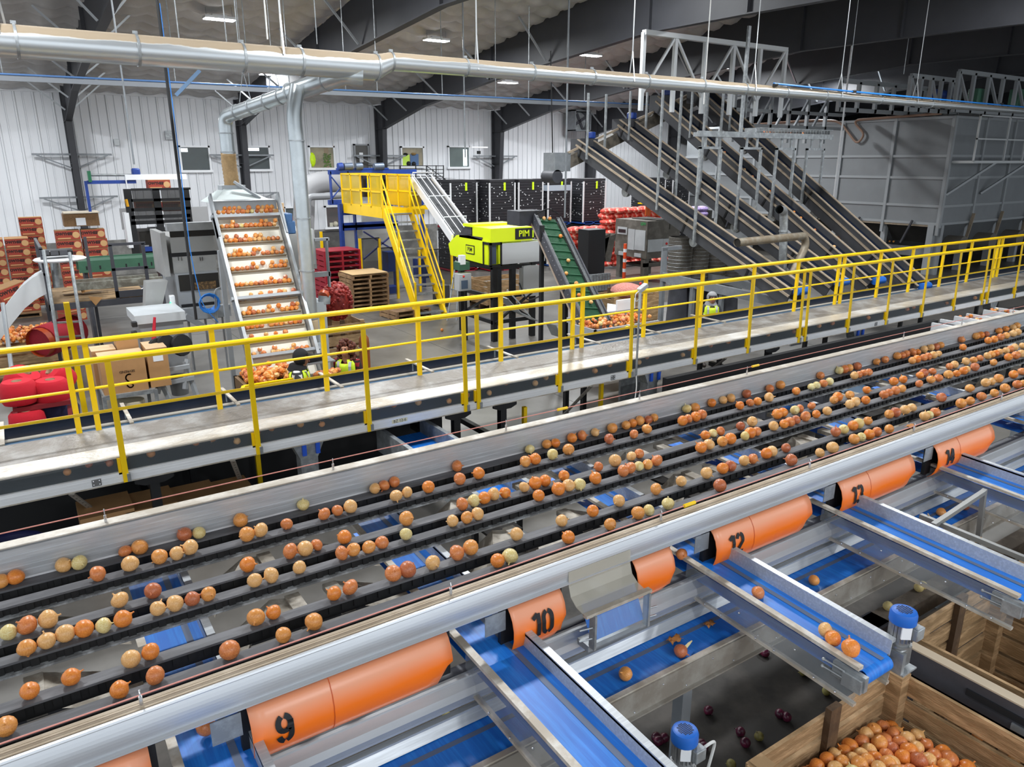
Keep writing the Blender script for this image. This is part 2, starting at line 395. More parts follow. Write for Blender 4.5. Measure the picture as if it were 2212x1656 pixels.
# near rail: flat dusty top, bright nose, slightly bowed face
b = MB(); b.sheet([(3.068, 2.27), (3.068, 2.322), (2.985, 2.322)], 'x', X0, X1, .006)
for y in (3.005, 3.035): b.box((X0, y, 2.328), (X1, y + .004, 2.332))
kid(b, 'rail_top', mat('beige dust on rail', 'c4b5a0', .7, 0, col2='b09f88', scale=5), smooth=False)
RAILM = mat('satin aluminium rail', 'd2d5d9', .38, .55, var=.1, scale=2, stretch=(.6, 8, 8))
b = MB(); b.sheet([(2.99, 2.326), (2.98, 2.332), (2.97, 2.33), (2.966, 2.322)] + [(2.966 - .012 * t - .010 * math.sin(math.pi * t), 2.318 - .115 * t) for t in (0, .12, .25, .38, .5, .62, .75, .88, 1)] + [(2.945, 2.195), (2.938, 2.19), (2.938, 2.184), (2.96, 2.178), (3.0, 2.178)], 'x', X0, X1, .006)
kid(b, 'near_rail', RAILM, ang=60)
b = MB(); b.sheet([(2.985, 1.855), (2.945, 1.85), (2.90, 1.82), (2.89, 1.78), (2.91, 1.735), (2.945, 1.715), (2.985, 1.71)], 'x', X0, X1, .006)
b.box((X0, 2.93, 1.70), (X1, 2.95, 1.715)); b.box((X0, 2.94, 1.85), (X1, 2.96, 1.862))
kid(b, 'lower_rail', RAILM, ang=60)
b = MB(); b.box((X0, 2.99, 1.72), (X1, 3.05, 1.86)); kid(b, 'side_beam', DSTEEL, smooth=False)
# trip wires on pins along both edges
PINK = mat('pink coated trip wire', 'd98c7e', .5)
for y, z0, z1 in ((3.035, 2.325, 2.375), (4.655, 2.455, 2.54)):
    MB_ = MB().tube([(X0, y, z1 - .01), (X1, y, z1 - .01)], .0035, 6); kid(MB_, 'trip_wire', PINK)
for px_, y, z0, z1 in [(u, 3.02, 2.325, 2.40) for u in (306, 974, 1427, 1748, 1973, 2162)] + [(u, 4.655, 2.455, 2.54) for u in (229, 720, 1093, 1381, 1613, 1951, 2077, 2188)]:
    x = (y * CAM_R.y - (px_ - CX) / FPX * (y * CAM_F.y + (z0 - H) * CAM_F.z)) / ((px_ - CX) / FPX * CAM_F.x - CAM_R.x)
    b = MB().tube([(x, y, z0), (x, y, z0 + .045)], .008, 8).tube([(x, y, z0 + .04), (x, y, z1)], .004, 6); b.tube([(x - .0, y - .006, z1 - .012), (x, y, z1), (x, y + .006, z1 - .012)], .003, 5)
    kid(b, 'wire_pin', BOLT)
for x, y, z in ((3.42, 3.035, 2.365), (6.06, 4.655, 2.53), (3.62, 4.655, 2.53)):
    kid(MB().tube([(x - .05, y, z), (x + .05, y, z)], .012, 8), 'wire_tensioner', YEL)
# chutes between the lanes above each cross belt
CHUTE = mat('dusty chute sheet', 'c9c2b6', .55, .1, col2='8d8578', scale=6)
CROSS = [(.24, .60), (1.70, 2.06), (3.39, 3.73), (4.85, 5.19), (6.36, 6.74), (8.2, 8.56), (10.1, 10.45), (12.2, 12.55)]
for a, c in CROSS:
    for ya, yb in ((3.46, 3.76), (4.02, 4.315)):
        b = MB().add([(a - .42, ya, 2.16), (a - .42, yb, 2.16), (a - .02, yb, 2.0), (a - .02, ya, 2.0)], [(0, 1, 2, 3)]); kid(b, 'drop_chute', CHUTE, smooth=False)
        kid(MB().box((a - .50, ya, 2.13), (a - .42, yb, 2.165)), 'chute_beam', CHUTE, smooth=False)
        b = MB(); v = [(c + .05, ya, 2.0), (c + .05, yb, 2.02), (c + .30, yb, 2.17), (c + .12, ya, 2.17), (c + .38, yb, 2.15), (c + .38, ya, 2.15)]
        b.add(v, [(0, 1, 2, 3), (3, 2, 4, 5)]); kid(b, 'drop_chute', CHUTE, smooth=False)
        kid(MB().box((c + .38, ya, 2.12), (c + .46, yb, 2.165)), 'chute_beam', CHUTE, smooth=False)
for i in range(len(CROSS) - 1):
    xa, xb = CROSS[i][1] + .46, CROSS[i + 1][0] - .50
    for ya, yb in ((3.46, 3.76), (4.02, 4.315)):
        m_ = xa + (xb - xa) * .72
        if xb - xa > .15: kid(MB().box((xa, ya, 1.93), (m_, yb, 1.95)), 'slot_floor', mat('black slot floor', '2a2623', .8), smooth=False); kid(MB().box((xa, ya, 2.02), (m_, ya + .05, 2.10)), 'slot_beam', CHUTE, smooth=False)
for x in (-.9, 2.9, 7.5, 12):
    for y in (3.2, 4.5): kid(MB().box((x, y - .06, 0), (x + .12, y + .06, 1.75)), 'leg', STEEL, smooth=False)
    kid(MB().box((x + .02, 3.2, 1.62), (x + .1, 4.5, 1.74)), 'cross_member', STEEL, smooth=False)
for y in (3.55, 4.08): kid(MB().box((X0, y, 1.70), (X1, y + .04, 1.78)), 'inner_beam', DSTEEL, smooth=False)
# orange flaps with stencilled lane numbers
FP = [(2.95, 2.178), (2.925, 2.155), (2.90, 2.115), (2.885, 2.06), (2.885, 2.0), (2.90, 1.945), (2.925, 1.905), (2.955, 1.88)]
def dusty(name, base, dust, lo, hi, rough=.3, metal=0.):
    "base paint with dust lying on whatever faces upwards"
    m = bpy.data.materials.new(name); m.use_nodes = True; nt = m.node_tree; N = nt.nodes; L = nt.links; b = N['Principled BSDF']
    ge = N.new('ShaderNodeNewGeometry'); sp = N.new('ShaderNodeSeparateXYZ'); L.new(ge.outputs['Normal'], sp.inputs[0])
    tc = N.new('ShaderNodeTexCoord'); no = N.new('ShaderNodeTexNoise'); no.inputs['Scale'].default_value = 3; no.inputs['Detail'].default_value = 6; L.new(tc.outputs['Object'], no.inputs[0])
    ma = N.new('ShaderNodeMath'); ma.operation = 'MULTIPLY_ADD'; ma.inputs[1].default_value = .3; L.new(no.outputs[0], ma.inputs[0]); L.new(sp.outputs['Z'], ma.inputs[2])
    rp = N.new('ShaderNodeValToRGB'); rp.color_ramp.elements[0].position = lo; rp.color_ramp.elements[1].position = hi; rp.color_ramp.elements[0].color = lin(base); rp.color_ramp.elements[1].color = lin(dust)
    L.new(ma.outputs[0], rp.inputs[0]); L.new(rp.outputs[0], b.inputs['Base Color']); b.inputs['Roughness'].default_value = rough; b.inputs['Metallic'].default_value = metal
    return m
FLAPM = dusty('orange vinyl flap', 'ff7a1c', 'eb9a72', .12, .62)
def flap_pt(s):
    "point on the flap profile at arc length s from its top"
    for i in range(len(FP) - 1):
        p, q = Vector(FP[i]), Vector(FP[i + 1]); l = (q - p).length
        if s <= l or i == len(FP) - 2: return p + (q - p) * (s / l), Vector((-(q - p).y, (q - p).x)).normalized()
        s -= l
DIG = {'1': [[(-.28, .32), (.02, .48)], [(.05, .5), (.05, -.5)]],
       '9': [arc(0, .2, .24, .26, 80, -60), arc(0, .2, .24, .26, 110, 300, 10), [(.25, .28), (.25, -.1)] + arc(0, -.14, .25, .32, 0, -80, 6), arc(0, -.14, .25, .32, -100, -165, 5)],
       '0': [arc(0, .2, .24, .27, 80, 0, 6) + arc(0, -.2, .24, .27, 0, -80, 6), arc(0, .2, .24, .27, 100, 180, 6) + arc(0, -.2, .24, .27, 180, 260, 6)],
       '2': [arc(0, .2, .24, .27, 165, 95, 5), arc(0, .2, .24, .27, 75, -30, 8) + [(-.24, -.42)], [(-.1, -.44), (.3, -.44)]],
       '3': [arc(0, .22, .23, .25, 160, 95, 5), arc(0, .22, .23, .25, 75, -75, 8), arc(0, -.22, .25, .26, 75, -75, 8), arc(0, -.22, .25, .26, -100, -165, 5)],
       '4': [[(.12, .5), (-.28, -.1), (-.28, -.16), (.02, -.16)], [(.14, .42), (.14, -.5)], [(.2, -.16), (.32, -.16)]],
       '5': [[(.26, .45), (-.2, .45), (-.2, .08)], arc(-.0, -.16, .26, .3, 110, -80, 10), arc(0, -.16, .26, .3, -105, -165, 5)],
       '8': [arc(0, .22, .22, .24, 80, -80, 8), arc(0, .22, .22, .24, 100, 260, 8), arc(0, -.22, .26, .26, 80, -80, 8), arc(0, -.22, .26, .26, 100, 260, 8)]}
def flap(num, xa, xb, clip=None):
    b = MB(); N_ = 14
    k = len(b.v); n = len(FP); vs = []; fs = []
    xs = [xa + (xb - xa) * i / N_ for i in range(N_ + 1)]
    for x in xs:
        e = max(0, 1 - (xb - x) / .12) if x > xb - .12 else 0                    # rounded lower right corner
        for j, (y, z) in enumerate(FP):
            top = FP[0][1]; lim = FP[-1][1] + (.16 * (1 - math.sqrt(max(0, 1 - e * e))) if e else 0)
            vs.append((x, y, max(z, lim)))
    for i in range(N_):
        for j in range(n - 1): fs.append((i * n + j, i * n + j + 1, (i + 1) * n + j + 1, (i + 1) * n + j))
    b.add(vs, fs); o = kid(b, 'number_flap', FLAPM, ang=70)
    sm = o.modifiers.new('thickness', 'SOLIDIFY'); sm.thickness = .004
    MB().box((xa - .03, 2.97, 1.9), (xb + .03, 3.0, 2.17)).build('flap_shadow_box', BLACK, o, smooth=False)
    MB().add([(xa + .012 + .36 * min(1, xb - xa), p[0] - .003, p[1]) for p in FP] + [(xa + .016 + .36 * min(1, xb - xa), p[0] - .003, p[1]) for p in FP], [(i, i + 1, n + i + 1, n + i) for i in range(n - 1)]).build('seam', mat('flap seam', 'c64f10', .5), o, smooth=False) if xb - xa > .6 else None
    if not num: return
    h = .14; w_ = .085; b = MB(); x_ = xa + (.14 if len(num) == 1 else .19)
    for q, ch in enumerate(num):
        xc = x_ + (q - (len(num) - 1) / 2) * (w_ * (.78 if num[0] == '1' else 1))
        for line in DIG[ch]:
            fine = []
            for i in range(len(line) - 1):
                m = max(1, int(math.dist(line[i], line[i + 1]) / .08))
                fine += [(line[i][0] + (line[i + 1][0] - line[i][0]) * t / m, line[i][1] + (line[i + 1][1] - line[i][1]) * t / m) for t in range(m)]
            fine.append(line[-1])
            v2, f2 = stroke([(px_ * w_ * 1.35, py_ * h) for px_, py_ in fine], .026)
            P3 = []
            for vx, vy, _ in v2:
                p, nn = flap_pt(.15 - vy); P3.append((xc + vx, p.x - abs(nn.x) * .006 - .003, p.y + nn.y * 0))
            b.add(P3, [f[::-1] for f in f2])
    b.build('stencilled_number', INK, o, smooth=False)
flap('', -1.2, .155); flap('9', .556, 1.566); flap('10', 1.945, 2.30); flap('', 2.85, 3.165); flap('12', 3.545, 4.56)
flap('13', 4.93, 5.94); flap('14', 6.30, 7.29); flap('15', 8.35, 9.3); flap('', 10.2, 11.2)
for xa in (.5, 1.9, 3.5, 4.88, 6.28, 8.3):
    kid(MB().box((xa - .1, 2.945, 2.05), (xa + .03, 2.95, 2.17)), 'side_plate', GALV, smooth=False)
# ejector gate between flap 10 and the plain flap
b = MB(); b.sheet([(2.945, 2.26), (2.94, 2.17), (2.92, 2.11), (2.87, 2.075), (2.80, 2.06)], 'x', 2.36, 2.83, .004)
kid(b, 'gate_hood', mat('scuffed clear hood', 'c9c3b4', .25, 0, alpha=.5), ang=60)
b = MB().box((2.36, 2.775, 2.045), (2.86, 2.81, 2.065)); kid(b, 'gate_bar', ALUD, smooth=False)
b = MB().box((2.42, 2.768, 1.84), (2.83, 2.772, 2.045)); kid(b, 'gate_window', PLEXI, smooth=False)
b = MB().box((2.40, 2.80, 1.80), (2.85, 2.90, 1.84)).box((2.41, 2.76, 1.83), (2.425, 2.81, 2.05)).box((2.825, 2.76, 1.83), (2.84, 2.81, 2.05))
for z in (1.9, 1.97): b.tube([(2.33, 2.80, z), (2.42, 2.78, z)], .006, 6)
for z in (1.88, 1.94): b.tube([(2.84, 2.78, z), (2.90, 2.77, z)], .006, 6)
kid(b, 'gate_frame', GALV, smooth=False)
kid(MB().add([(2.42, 2.80, 1.86), (2.83, 2.80, 1.86), (2.83, 2.90, 2.06), (2.42, 2.90, 2.06)], [(0, 1, 2, 3)]), 'gate_belt', BLUE, smooth=False)

# ------------------------------------------------------------------ cross belts that carry each grade to its bin
PLEXS = mat('clear side panel', 'b9c2c8', .1, 0, alpha=.16, spec=.7)
def motor(parent, x, y, z, s=1., capm=None):
    capm = capm or mat('blue motor cap', '1d66c4', .4)
    M = Matrix.Translation((x, y, z))
    grp = MB().lathe([(.062 * s, 0), (.062 * s, .012 * s), (.05 * s, .012 * s), (.05 * s, .03 * s)] , (x, y, z), 20)
    grp.lathe([(.052 * s, .03 * s), (.052 * s, .14 * s)], (x, y, z), 20)
    for i in range(18):
        a = 2 * math.pi * i / 18; grp.bar((x + .055 * s * math.cos(a), y + .055 * s * math.sin(a), z + .035 * s), (x + .055 * s * math.cos(a), y + .055 * s * math.sin(a), z + .138 * s), .005 * s, .014 * s)
    o = grp.build('motor_body', mat('silver motor casting', 'a9abac', .4, .7, var=.3, scale=20), parent, smooth=True)
    MB().lathe([(.066 * s, .135 * s), (.068 * s, .14 * s), (.068 * s, .185 * s), (.062 * s, .2 * s), (.05 * s, .205 * s), (0, .205 * s)], (x, y, z), 24).build('fan_cap', capm, o)
    b = MB()
    for i in range(-4, 5):
        for j in range(-4, 5):
            if i * i + j * j < 19: b.lathe([(.0042 * s, 0), (0, .0008)], (x + i * .009 * s, y + j * .009 * s, z + .2055 * s), 6)
    b.build('fan_grille', INK, o, smooth=False)
    MB().cbox((x + .03 * s, y - .065 * s, z + .09 * s), (.07 * s, .05 * s, .07 * s)).build('terminal_box', GALV, o, bevel=.006)
    MB().cbox((x - .035 * s, y - .045 * s, z + .1 * s), (.05 * s, .012 * s, .07 * s), (0, 0, -.65)).build('rating_plate', WHITEP, o, smooth=False)
    MB().cbox((x, y, z - .06 * s), (.11 * s, .10 * s, .12 * s)).build('gearbox', mat('silver motor casting', 'a9abac'), o, bevel=.012)
    return o
RAILD = mat('worn belt rail', 'd6d2ca', .5, .1, col2='b5aa9b', scale=7)
BOLTM = MB().sph((0, 0, 0), .007, 6, 4).build('bolt', BOLT).data; bpy.data.objects.remove(bpy.data.objects['bolt'])
def bolt(p, par):
    o = bpy.data.objects.new('bolt', BOLTM); C.objects.link(o); o.parent = par; o.location = p; return o
def cross_belt(a, c, yend, label, drive=True, yst=4.66, z0=1.97, slope=.045):
    "a, c: left and right outer X"
    def Z(y): return z0 - slope * (3.1 - y)
    r = thing('cross_belt_conveyor', label, 'conveyor', (a, yend, 0), 0, 'blue cross belts'); o = (-a, -yend, 0)
    def K(b, n, m, **k):
        q = b.build(n, m, r, **k); q.location = o; return q
    w = .042
    b = MB(); b.add([(a + w, yst, Z(yst) - .02), (c - w, yst, Z(yst) - .02), (c - w, yend + .03, Z(yend) - .02), (a + w, yend + .03, Z(yend) - .02)], [(0, 3, 2, 1)])
    pr = [(Z(yend) - .02 - .045 + .045 * math.cos(t), yend + .03 - .045 * math.sin(t)) for t in [math.pi * i / 8 for i in range(9)]]
    k = [(a + w + .01, y, z) for z, y in pr] + [(c - w - .01, y, z) for z, y in pr]
    b.add(k, [(i, i + 1, 10 + i, 9 + i) for i in range(8)])
    b.add([(a + w, yst, Z(yst) - .11), (c - w, yst, Z(yst) - .11), (c - w, yend + .03, Z(yend) - .11), (a + w, yend + .03, Z(yend) - .11)], [(0, 1, 2, 3)])
    K(b, 'belt', BLUE, ang=60)
    greyb = mat('belt seam strip', '5d6b86', .5)
    b = MB(); b.add([(c - w - .085, yst, Z(yst) - .018), (c - w - .05, yst, Z(yst) - .018), (c - w - .05, yend + .02, Z(yend) - .018), (c - w - .085, yend + .02, Z(yend) - .018)], [(0, 3, 2, 1)])
    K(b, 'seam_strip', greyb, smooth=False)
    for s, x in ((-1, a), (1, c)):
        b = MB(); hh = .0 if s < 0 else .05
        xi = x - s * w
        b.bar((x - s * w / 2, yst, Z(yst) + .012 + hh), (x - s * w / 2, yend + .02, Z(yend) + .012 + hh), w, .022)
        if s > 0: b.bar((xi + .004, yst, Z(yst) + .02), (xi + .004, yend + .02, Z(yend) + .02), .008, .09)
        K(b, 'side_rail', RAILD if s < 0 else ALU, smooth=False)
        b = MB(); b.bar((x - s * .006, 3.0, Z(3.0) - .11), (x - s * .006, yend + .02, Z(yend) - .11), .005, .2); pn = K(b, 'side_panel', PLEXS if s < 0 else ALUD, smooth=False)
        b = MB(); b.bar((x - s * .012, 3.0, Z(3.0) - .215), (x - s * .012, yend + .02, Z(yend) - .215), .03, .018)
        K(b, 'bottom_rail', ALUD, smooth=False)
        for q in range(9):
            y = 2.95 - q * (2.9 - yend) / 8.6; bolt((x + s * .002, y, Z(y) - (.205 if q % 3 else .11)), pn)
    b = MB(); b.box((c - .09, 2.985, 2.02), (c - .035, 2.99, 2.16)); K(b, 'deflector_flap', mat('blue deflector', '1a5bd0', .4), smooth=False)
    if drive:
        b = MB(); b.box((a - .012, yend - .03, Z(yend) - .10), (a + .02, yend + .16, Z(yend) - .01))
        b.box((a - .03, yend - .02, Z(yend) - .11), (a + .0, yend + .09, Z(yend) - .03))
        for z in (-.03, -.075): b.tube([(a - .02, yend + .08, Z(yend) + z), (a - .02, yend + .21, Z(yend) + z)], .005, 6); b.sph((a - .02, yend + .21, Z(yend) + z), .011, 6, 4)
        K(b, 'belt_tensioner', GALV, smooth=False)
        b = MB(); b.box((c - .01, yend - .04, Z(yend) - .13), (c + .02, yend + .12, Z(yend) + .0)).box((c, yend - .05, Z(yend) - .14), (c + .14, yend + .1, Z(yend) - .13))
        K(b, 'drive_bracket', GALV, smooth=False)
        g = motor(r, c + .06, yend + .03, Z(yend) + .01, 1.05); g.location = o
        for ch in g.children: ch.location = (0, 0, 0)
    return r
CROSS_L = [('first', 'wide blue cross belt left of the orange flap numbered 9'), ('', 'blue cross belt between the orange flaps numbered 9 and 10'), ('', 'blue cross belt with three onions at its end, left of the flap numbered 12'),
           ('', 'empty blue cross belt between the orange flaps numbered 12 and 13'), ('', 'blue cross belt between the orange flaps numbered 13 and 14'), ('', 'far blue cross belt at the right edge beyond flap 14')]
ENDS = (1.2, 1.2, 1.745, 1.60, 1.5, 1.5)
for (a, c), e, (_, lab) in zip(CROSS[:6], ENDS, CROSS_L): cross_belt(a, c, e, lab, drive=e > 1.55)
# motor that pokes up at the bottom edge, on the drive end of the second cross belt's neighbour
mz = at(1475, 1640, z=1.48)
mo = thing('drive_motor', 'silver drive motor with blue fan cap alone above the dark floor at the bottom edge', 'motor', (mz.x, mz.y, 1.3))
g = motor(mo, 0, 0, .16, 1.05)
MB().tube(bend([(.06, -.05, .24), (.14, -.07, .28), (.2, -.04, .22), (.18, -.02, .02), (.12, 0, -.2)], .05), .008, 8).build('cable', WHITEC, mo)
MB().box((-.12, -.5, -.06), (.12, .1, .04)).build('mount_arm', GALV, mo, smooth=False)
# long return belt running beneath the cross belts
def long_belt():
    r = thing('return_belt_conveyor', 'long blue return belt with silver rails running beneath the cross belts', 'conveyor', (0, 2.75, 0)); o = (0, -2.75, 0)
    def K(b, n, m, **k):
        q = b.build(n, m, r, **k); q.location = o; return q
    K(MB().box((X0, 2.60, 1.59), (X1, 2.89, 1.60)), 'belt', BLUE, smooth=False)
    K(MB().box((X0, 2.80, 1.60), (X1, 2.83, 1.602)), 'seam_strip', mat('belt seam strip', '5d6b86'), smooth=False)
    b = MB(); b.add([(X0, 2.885, 1.605), (X1, 2.885, 1.605), (X1, 2.925, 1.66), (X0, 2.925, 1.66)], [(0, 1, 2, 3)]); b.box((X0, 2.92, 1.655), (X1, 2.955, 1.668)); b.box((X0, 2.945, 1.5), (X1, 2.955, 1.66))
    K(b, 'far_rail', ALU, smooth=False)
    b = MB(); b.box((X0, 2.575, 1.60), (X1, 2.61, 1.625)); K(b, 'near_rail', ALUD, smooth=False)
    b = MB(); b.box((X0, 2.565, 1.45), (X1, 2.575, 1.615)); b.box((X0, 2.54, 1.45), (X1, 2.575, 1.46)); pn = K(b, 'side_plate', mat('return belt side plate', 'aaa69e', .5, .2, col2='918a80', scale=5), smooth=False); x = -1.
    while x < 9: bolt((x, 2.562, 1.575), pn); bolt((x + .2, 2.562, 1.48), pn); x += .42
    for x in (-1, 3, 6.3, 9.5): K(MB().box((x, 2.6, 0), (x + .08, 2.68, 1.46)), 'leg', STEEL, smooth=False)
long_belt()
# ------------------------------------------------------------------ raised catwalk behind the sizer, yellow guard rails on both sides
CX0, CX1, YF, YB = -2.2, 27., 8.5, 9.49
def XU(u, Y, z):
    "X of the point seen in photo column u on a line of given depth and height"
    a = (u - CX) / FPX
    return (Y * CAM_R.y - a * (Y * CAM_F.y + (z - H) * CAM_F.z)) / (a * CAM_F.x - CAM_R.x)
TREAD = mat('diamond tread plate', 'ebe9e5', .33, .35, col2='c4bbad', scale=1.6, bump=.55, bscale=26, stretch=(.8, 1, 1))
TREADD = mat('tread plate with painted dim sheen', 'a3a19e', .45, .35, col2='7d7770', scale=2, bump=.5, bscale=26)  # greyer copy of the tread plate, its weaker reflection put into the colour
cat_ = thing('catwalk', 'long raised catwalk of silver tread plate with a clear side panel and white edge beam', 'catwalk', (0, YF, 0)); OC = (0, -YF, 0)
def KC(b, n, m, root=None, off=None, **k):
    q = b.build(n, m, root or cat_, **k); q.location = off or OC; return q
KC(MB().box((CX0, YF + .02, 1.452), (CX1, YF + .40, 1.466)), 'deck_plate', TREAD, smooth=False)
b = MB(); b.sheet([(YF + .40, 1.452), (YF + .46, 1.445), (YF + .62, 1.46), (YF + .95, 1.487), (YF + .99, 1.487)], 'x', CX0, CX1, .012); KC(b, 'raised_plate', TREADD, smooth=False)
KC(MB().box((CX0, YB - .012, 1.487), (CX1, YB + .0, 1.495)), 'plate_lip', ALUD, smooth=False)
WHALU = mat('white anodised beam', 'f2f3f4', .4, 0, var=.1, scale=2, stretch=(.5, 6, 6))
b = MB().box((CX0, YF - .02, 1.195), (CX1, YF + .04, 1.30))
for z in (1.235, 1.268): b.box((CX0, YF - .0225, z), (CX1, YF - .0195, z + .004))
KC(b, 'edge_beam', WHALU, smooth=False)
KC(MB().box((CX0, YF - .022, 1.18), (CX1, YF + .06, 1.195)), 'beam_underside', ALUD, smooth=False)
KC(MB().box((CX0, YF, 1.30), (CX1, YF + .004, 1.456)), 'clear_panel', mat('clear catwalk panel', 'a9b3ba', .1, 0, alpha=.1, spec=.8), smooth=False)
for u in (208, 1322, 1890): 
    x = XU(u, YF, 1.25); b = MB().box((x - .045, YF - .03, 1.205), (x + .045, YF - .022, 1.285)); q = KC(b, 'splice_plate', mat('dull splice plate', '8e8f90', .4, .7), bevel=.006)
    for a in (-.028, .028):
        for c in (1.225, 1.265): MB().sph((x + a, YF - .03, c), .008, 6, 4).build('bolt', BOLT, q)
x = XU(862, YF, 1.25)
q = KC(MB().box((x - .11, YF - .024, 1.225), (x + .11, YF - .0225, 1.275)), 'paper_tag', mat('cream paper tag', 'e9e0b8', .7), smooth=False)
vs, fs = text_mesh('BZ 12-6', .055, 0, .0005); MB().add([(x + a, YF - .0255, 1.25 + b_) for a, b_, _ in vs], fs).build('tag_writing', INK, q, smooth=False)
# onion belt running under the deck
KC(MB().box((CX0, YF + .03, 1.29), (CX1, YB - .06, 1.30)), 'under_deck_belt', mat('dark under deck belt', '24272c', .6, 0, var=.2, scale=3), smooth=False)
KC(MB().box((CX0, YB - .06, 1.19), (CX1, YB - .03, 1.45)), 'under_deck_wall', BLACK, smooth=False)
for u, blue in ((665, 1), (1405, 1), (1848, 1), (2140, 0)):
    x = XU(u, YF + .1, 1.0); b = MB().box((x - .11, YF + .05, 0), (x + .11, YF + .22, 1.02)); KC(b, 'silver_leg', GALV, smooth=False)
    b = MB().extr([(x - .11, .98), (x + .11, .98), (x + .2, 1.18), (x - .2, 1.18)], 'y', YF + .04, YF + .23); KC(b, 'leg_gusset', GALV, smooth=False)
    if blue:
        for s in (-.07, .1): KC(MB().box((x + s - .02, YF + .0, 1.03), (x + s + .03, YF + .035, 1.18)), 'blue_clip', mat('blue clip', '2657c9', .4), smooth=False)
for u in (335, 985, 1085, 1660):
    x = XU(u, YF + .1, 1.0); KC(MB().box((x - .05, YF + .06, 0), (x + .05, YF + .16, 1.1)), 'black_leg', BLACK, smooth=False)
    KC(MB().extr([(x - .1, 1.08), (x + .1, 1.08), (x + .2, 1.12), (x + .2, 1.19), (x - .2, 1.19), (x - .2, 1.12)], 'y', YF + .02, YF + .05), 'leg_plate', BLACK, smooth=False)
    KC(MB().bar((x, YF + .1, .55), (x, YB + .5, .55), .08, .08), 'leg_tie', BLACK, smooth=False)
SLOT = mat('slotted angle', 'a6a097', .5, .3)
for u in (155, 500, 1270, 1560):
    x = XU(u, YF + .1, 1.1); b = MB().bar((x, YF + .02, 1.16), (x + .35, YF + 1.2, .25), .055, .02)
    q = KC(b, 'slotted_brace', SLOT, smooth=False)
    b = MB()
    for i in range(12):
        t = .05 + i * .075; b.cbox((x + .35 * t, YF + .02 + 1.18 * t - .012, 1.16 - .91 * t + .012), (.02, .03, .02))
    b.build('slots', INK, q, smooth=False)
def rail(name, label, Y, posts, zlow, joints, clip):
    r = thing(name, label, 'guard rail', (0, Y, 0), 0, 'yellow catwalk guard rails'); off = (0, -Y, 0)
    ZT, ZM = 2.55, 2.0
    for i, (xa, xb) in enumerate(joints):
        KC(MB().tube([(xa, Y, ZT), (xb, Y, ZT)], .034, 14), 'top_rail', YEL, r, off); KC(MB().tube([(xa, Y, ZM), (xb, Y, ZM)], .017, 10), 'mid_rail', YEL, r, off)
    for j in range(len(joints) - 1):
        xm = joints[j][1]
        KC(MB().tube([(xm - .02, Y, ZT), (xm + .03, Y, ZT)], .031, 12), 'rail_joint', RUBBER, r, off); KC(MB().tube([(xm - .02, Y, ZM), (xm + .03, Y, ZM)], .015, 10), 'rail_joint', RUBBER, r, off)
    for x in posts:
        KC(MB().bar((x, Y - (.035 if clip else 0), zlow), (x, Y - (.0 if clip else 0), ZT - .02), .058, .022 if clip else .05, (0, 1, 0)), 'post', YEL, r, off, smooth=False)
        if clip:
            KC(MB().box((x - .06, Y - .02, 1.28), (x - .03, Y + .01, 1.46)), 'post_cleat', YEL, r, off, smooth=False)
            KC(MB().box((x + .01, Y - .06, 1.195), (x + .045, Y - .02, 1.285)), 'post_clip', GALV, r, off, smooth=False)
    return r
fp = [XU(u, YF, 1.19) for u in (273, 558, 797, 1004.5, 1032, 1206.7, 1358, 1497, 1612, 1722, 1735, 1827.5, 1910, 1987, 2056, 2117, 2128, 2187)]
bp = [XU(u, YB, 1.49) for u in (172, 213.8, 476, 707, 907, 1081.9, 1235.7, 1256, 1389, 1510, 1620, 1714, 1802, 1813, 1891, 1960, 2027, 2086, 2144, 2152)]
j1 = (fp[3] + fp[4]) / 2; j2 = (fp[9] + fp[10]) / 2; j3 = (fp[15] + fp[16]) / 2
rail('guard_rail', 'yellow tube guard rail on the near edge of the catwalk', YF, fp, 1.19, [(CX0, j1), (j1, j2), (j2, j3), (j3, CX1)], True)
k1 = (bp[0] + bp[1]) / 2; k2 = (bp[6] + bp[7]) / 2; k3 = (bp[12] + bp[13]) / 2; k4 = (bp[18] + bp[19]) / 2
rail('guard_rail', 'yellow tube guard rail on the far edge of the catwalk', YB, bp, 1.49, [(CX0, k1), (k1, k2), (k2, k3), (k3, k4), (k4, CX1)], False)
# grey spray lance box hooked on the near rail
x = XU(1372, YF, 1.8); r = thing('rail_sensor', 'grey sensor box on a galvanised tube clamped to the near yellow rail', 'sensor', (x, YF - .06, 1.2))
MB().tube([(0, 0, 0), (0, 0, 1.2)], .018, 10).build('stand_tube', GALV, r)
MB().tube([(0, 0, 1.1), (0, 0, 1.36)], .026, 10).build('sleeve', GREYP, r)
MB().cbox((.05, 0, 1.42), (.17, .09, .07), (0, -.5, 0)).build('sensor_box', GREYP, r, bevel=.012)
MB().sph((.0, 0, 1.49), .022, 8, 6).build('red_button', mat('red button', 'd0261e', .4), r)
MB().tube(bend([(0, 0, 1.38), (-.1, 0, 1.34), (-.08, 0, 1.2), (0, 0, 1.26)], .05), .008, 6).build('cable_loop', WHITEC, r)
MB().tube(bend([(0, 0, .05), (-.02, -.05, -.15), (-.1, -.1, -.4), (-.02, -.15, -.55)], .1), .009, 6).build('cable_tail', WHITEC, r)
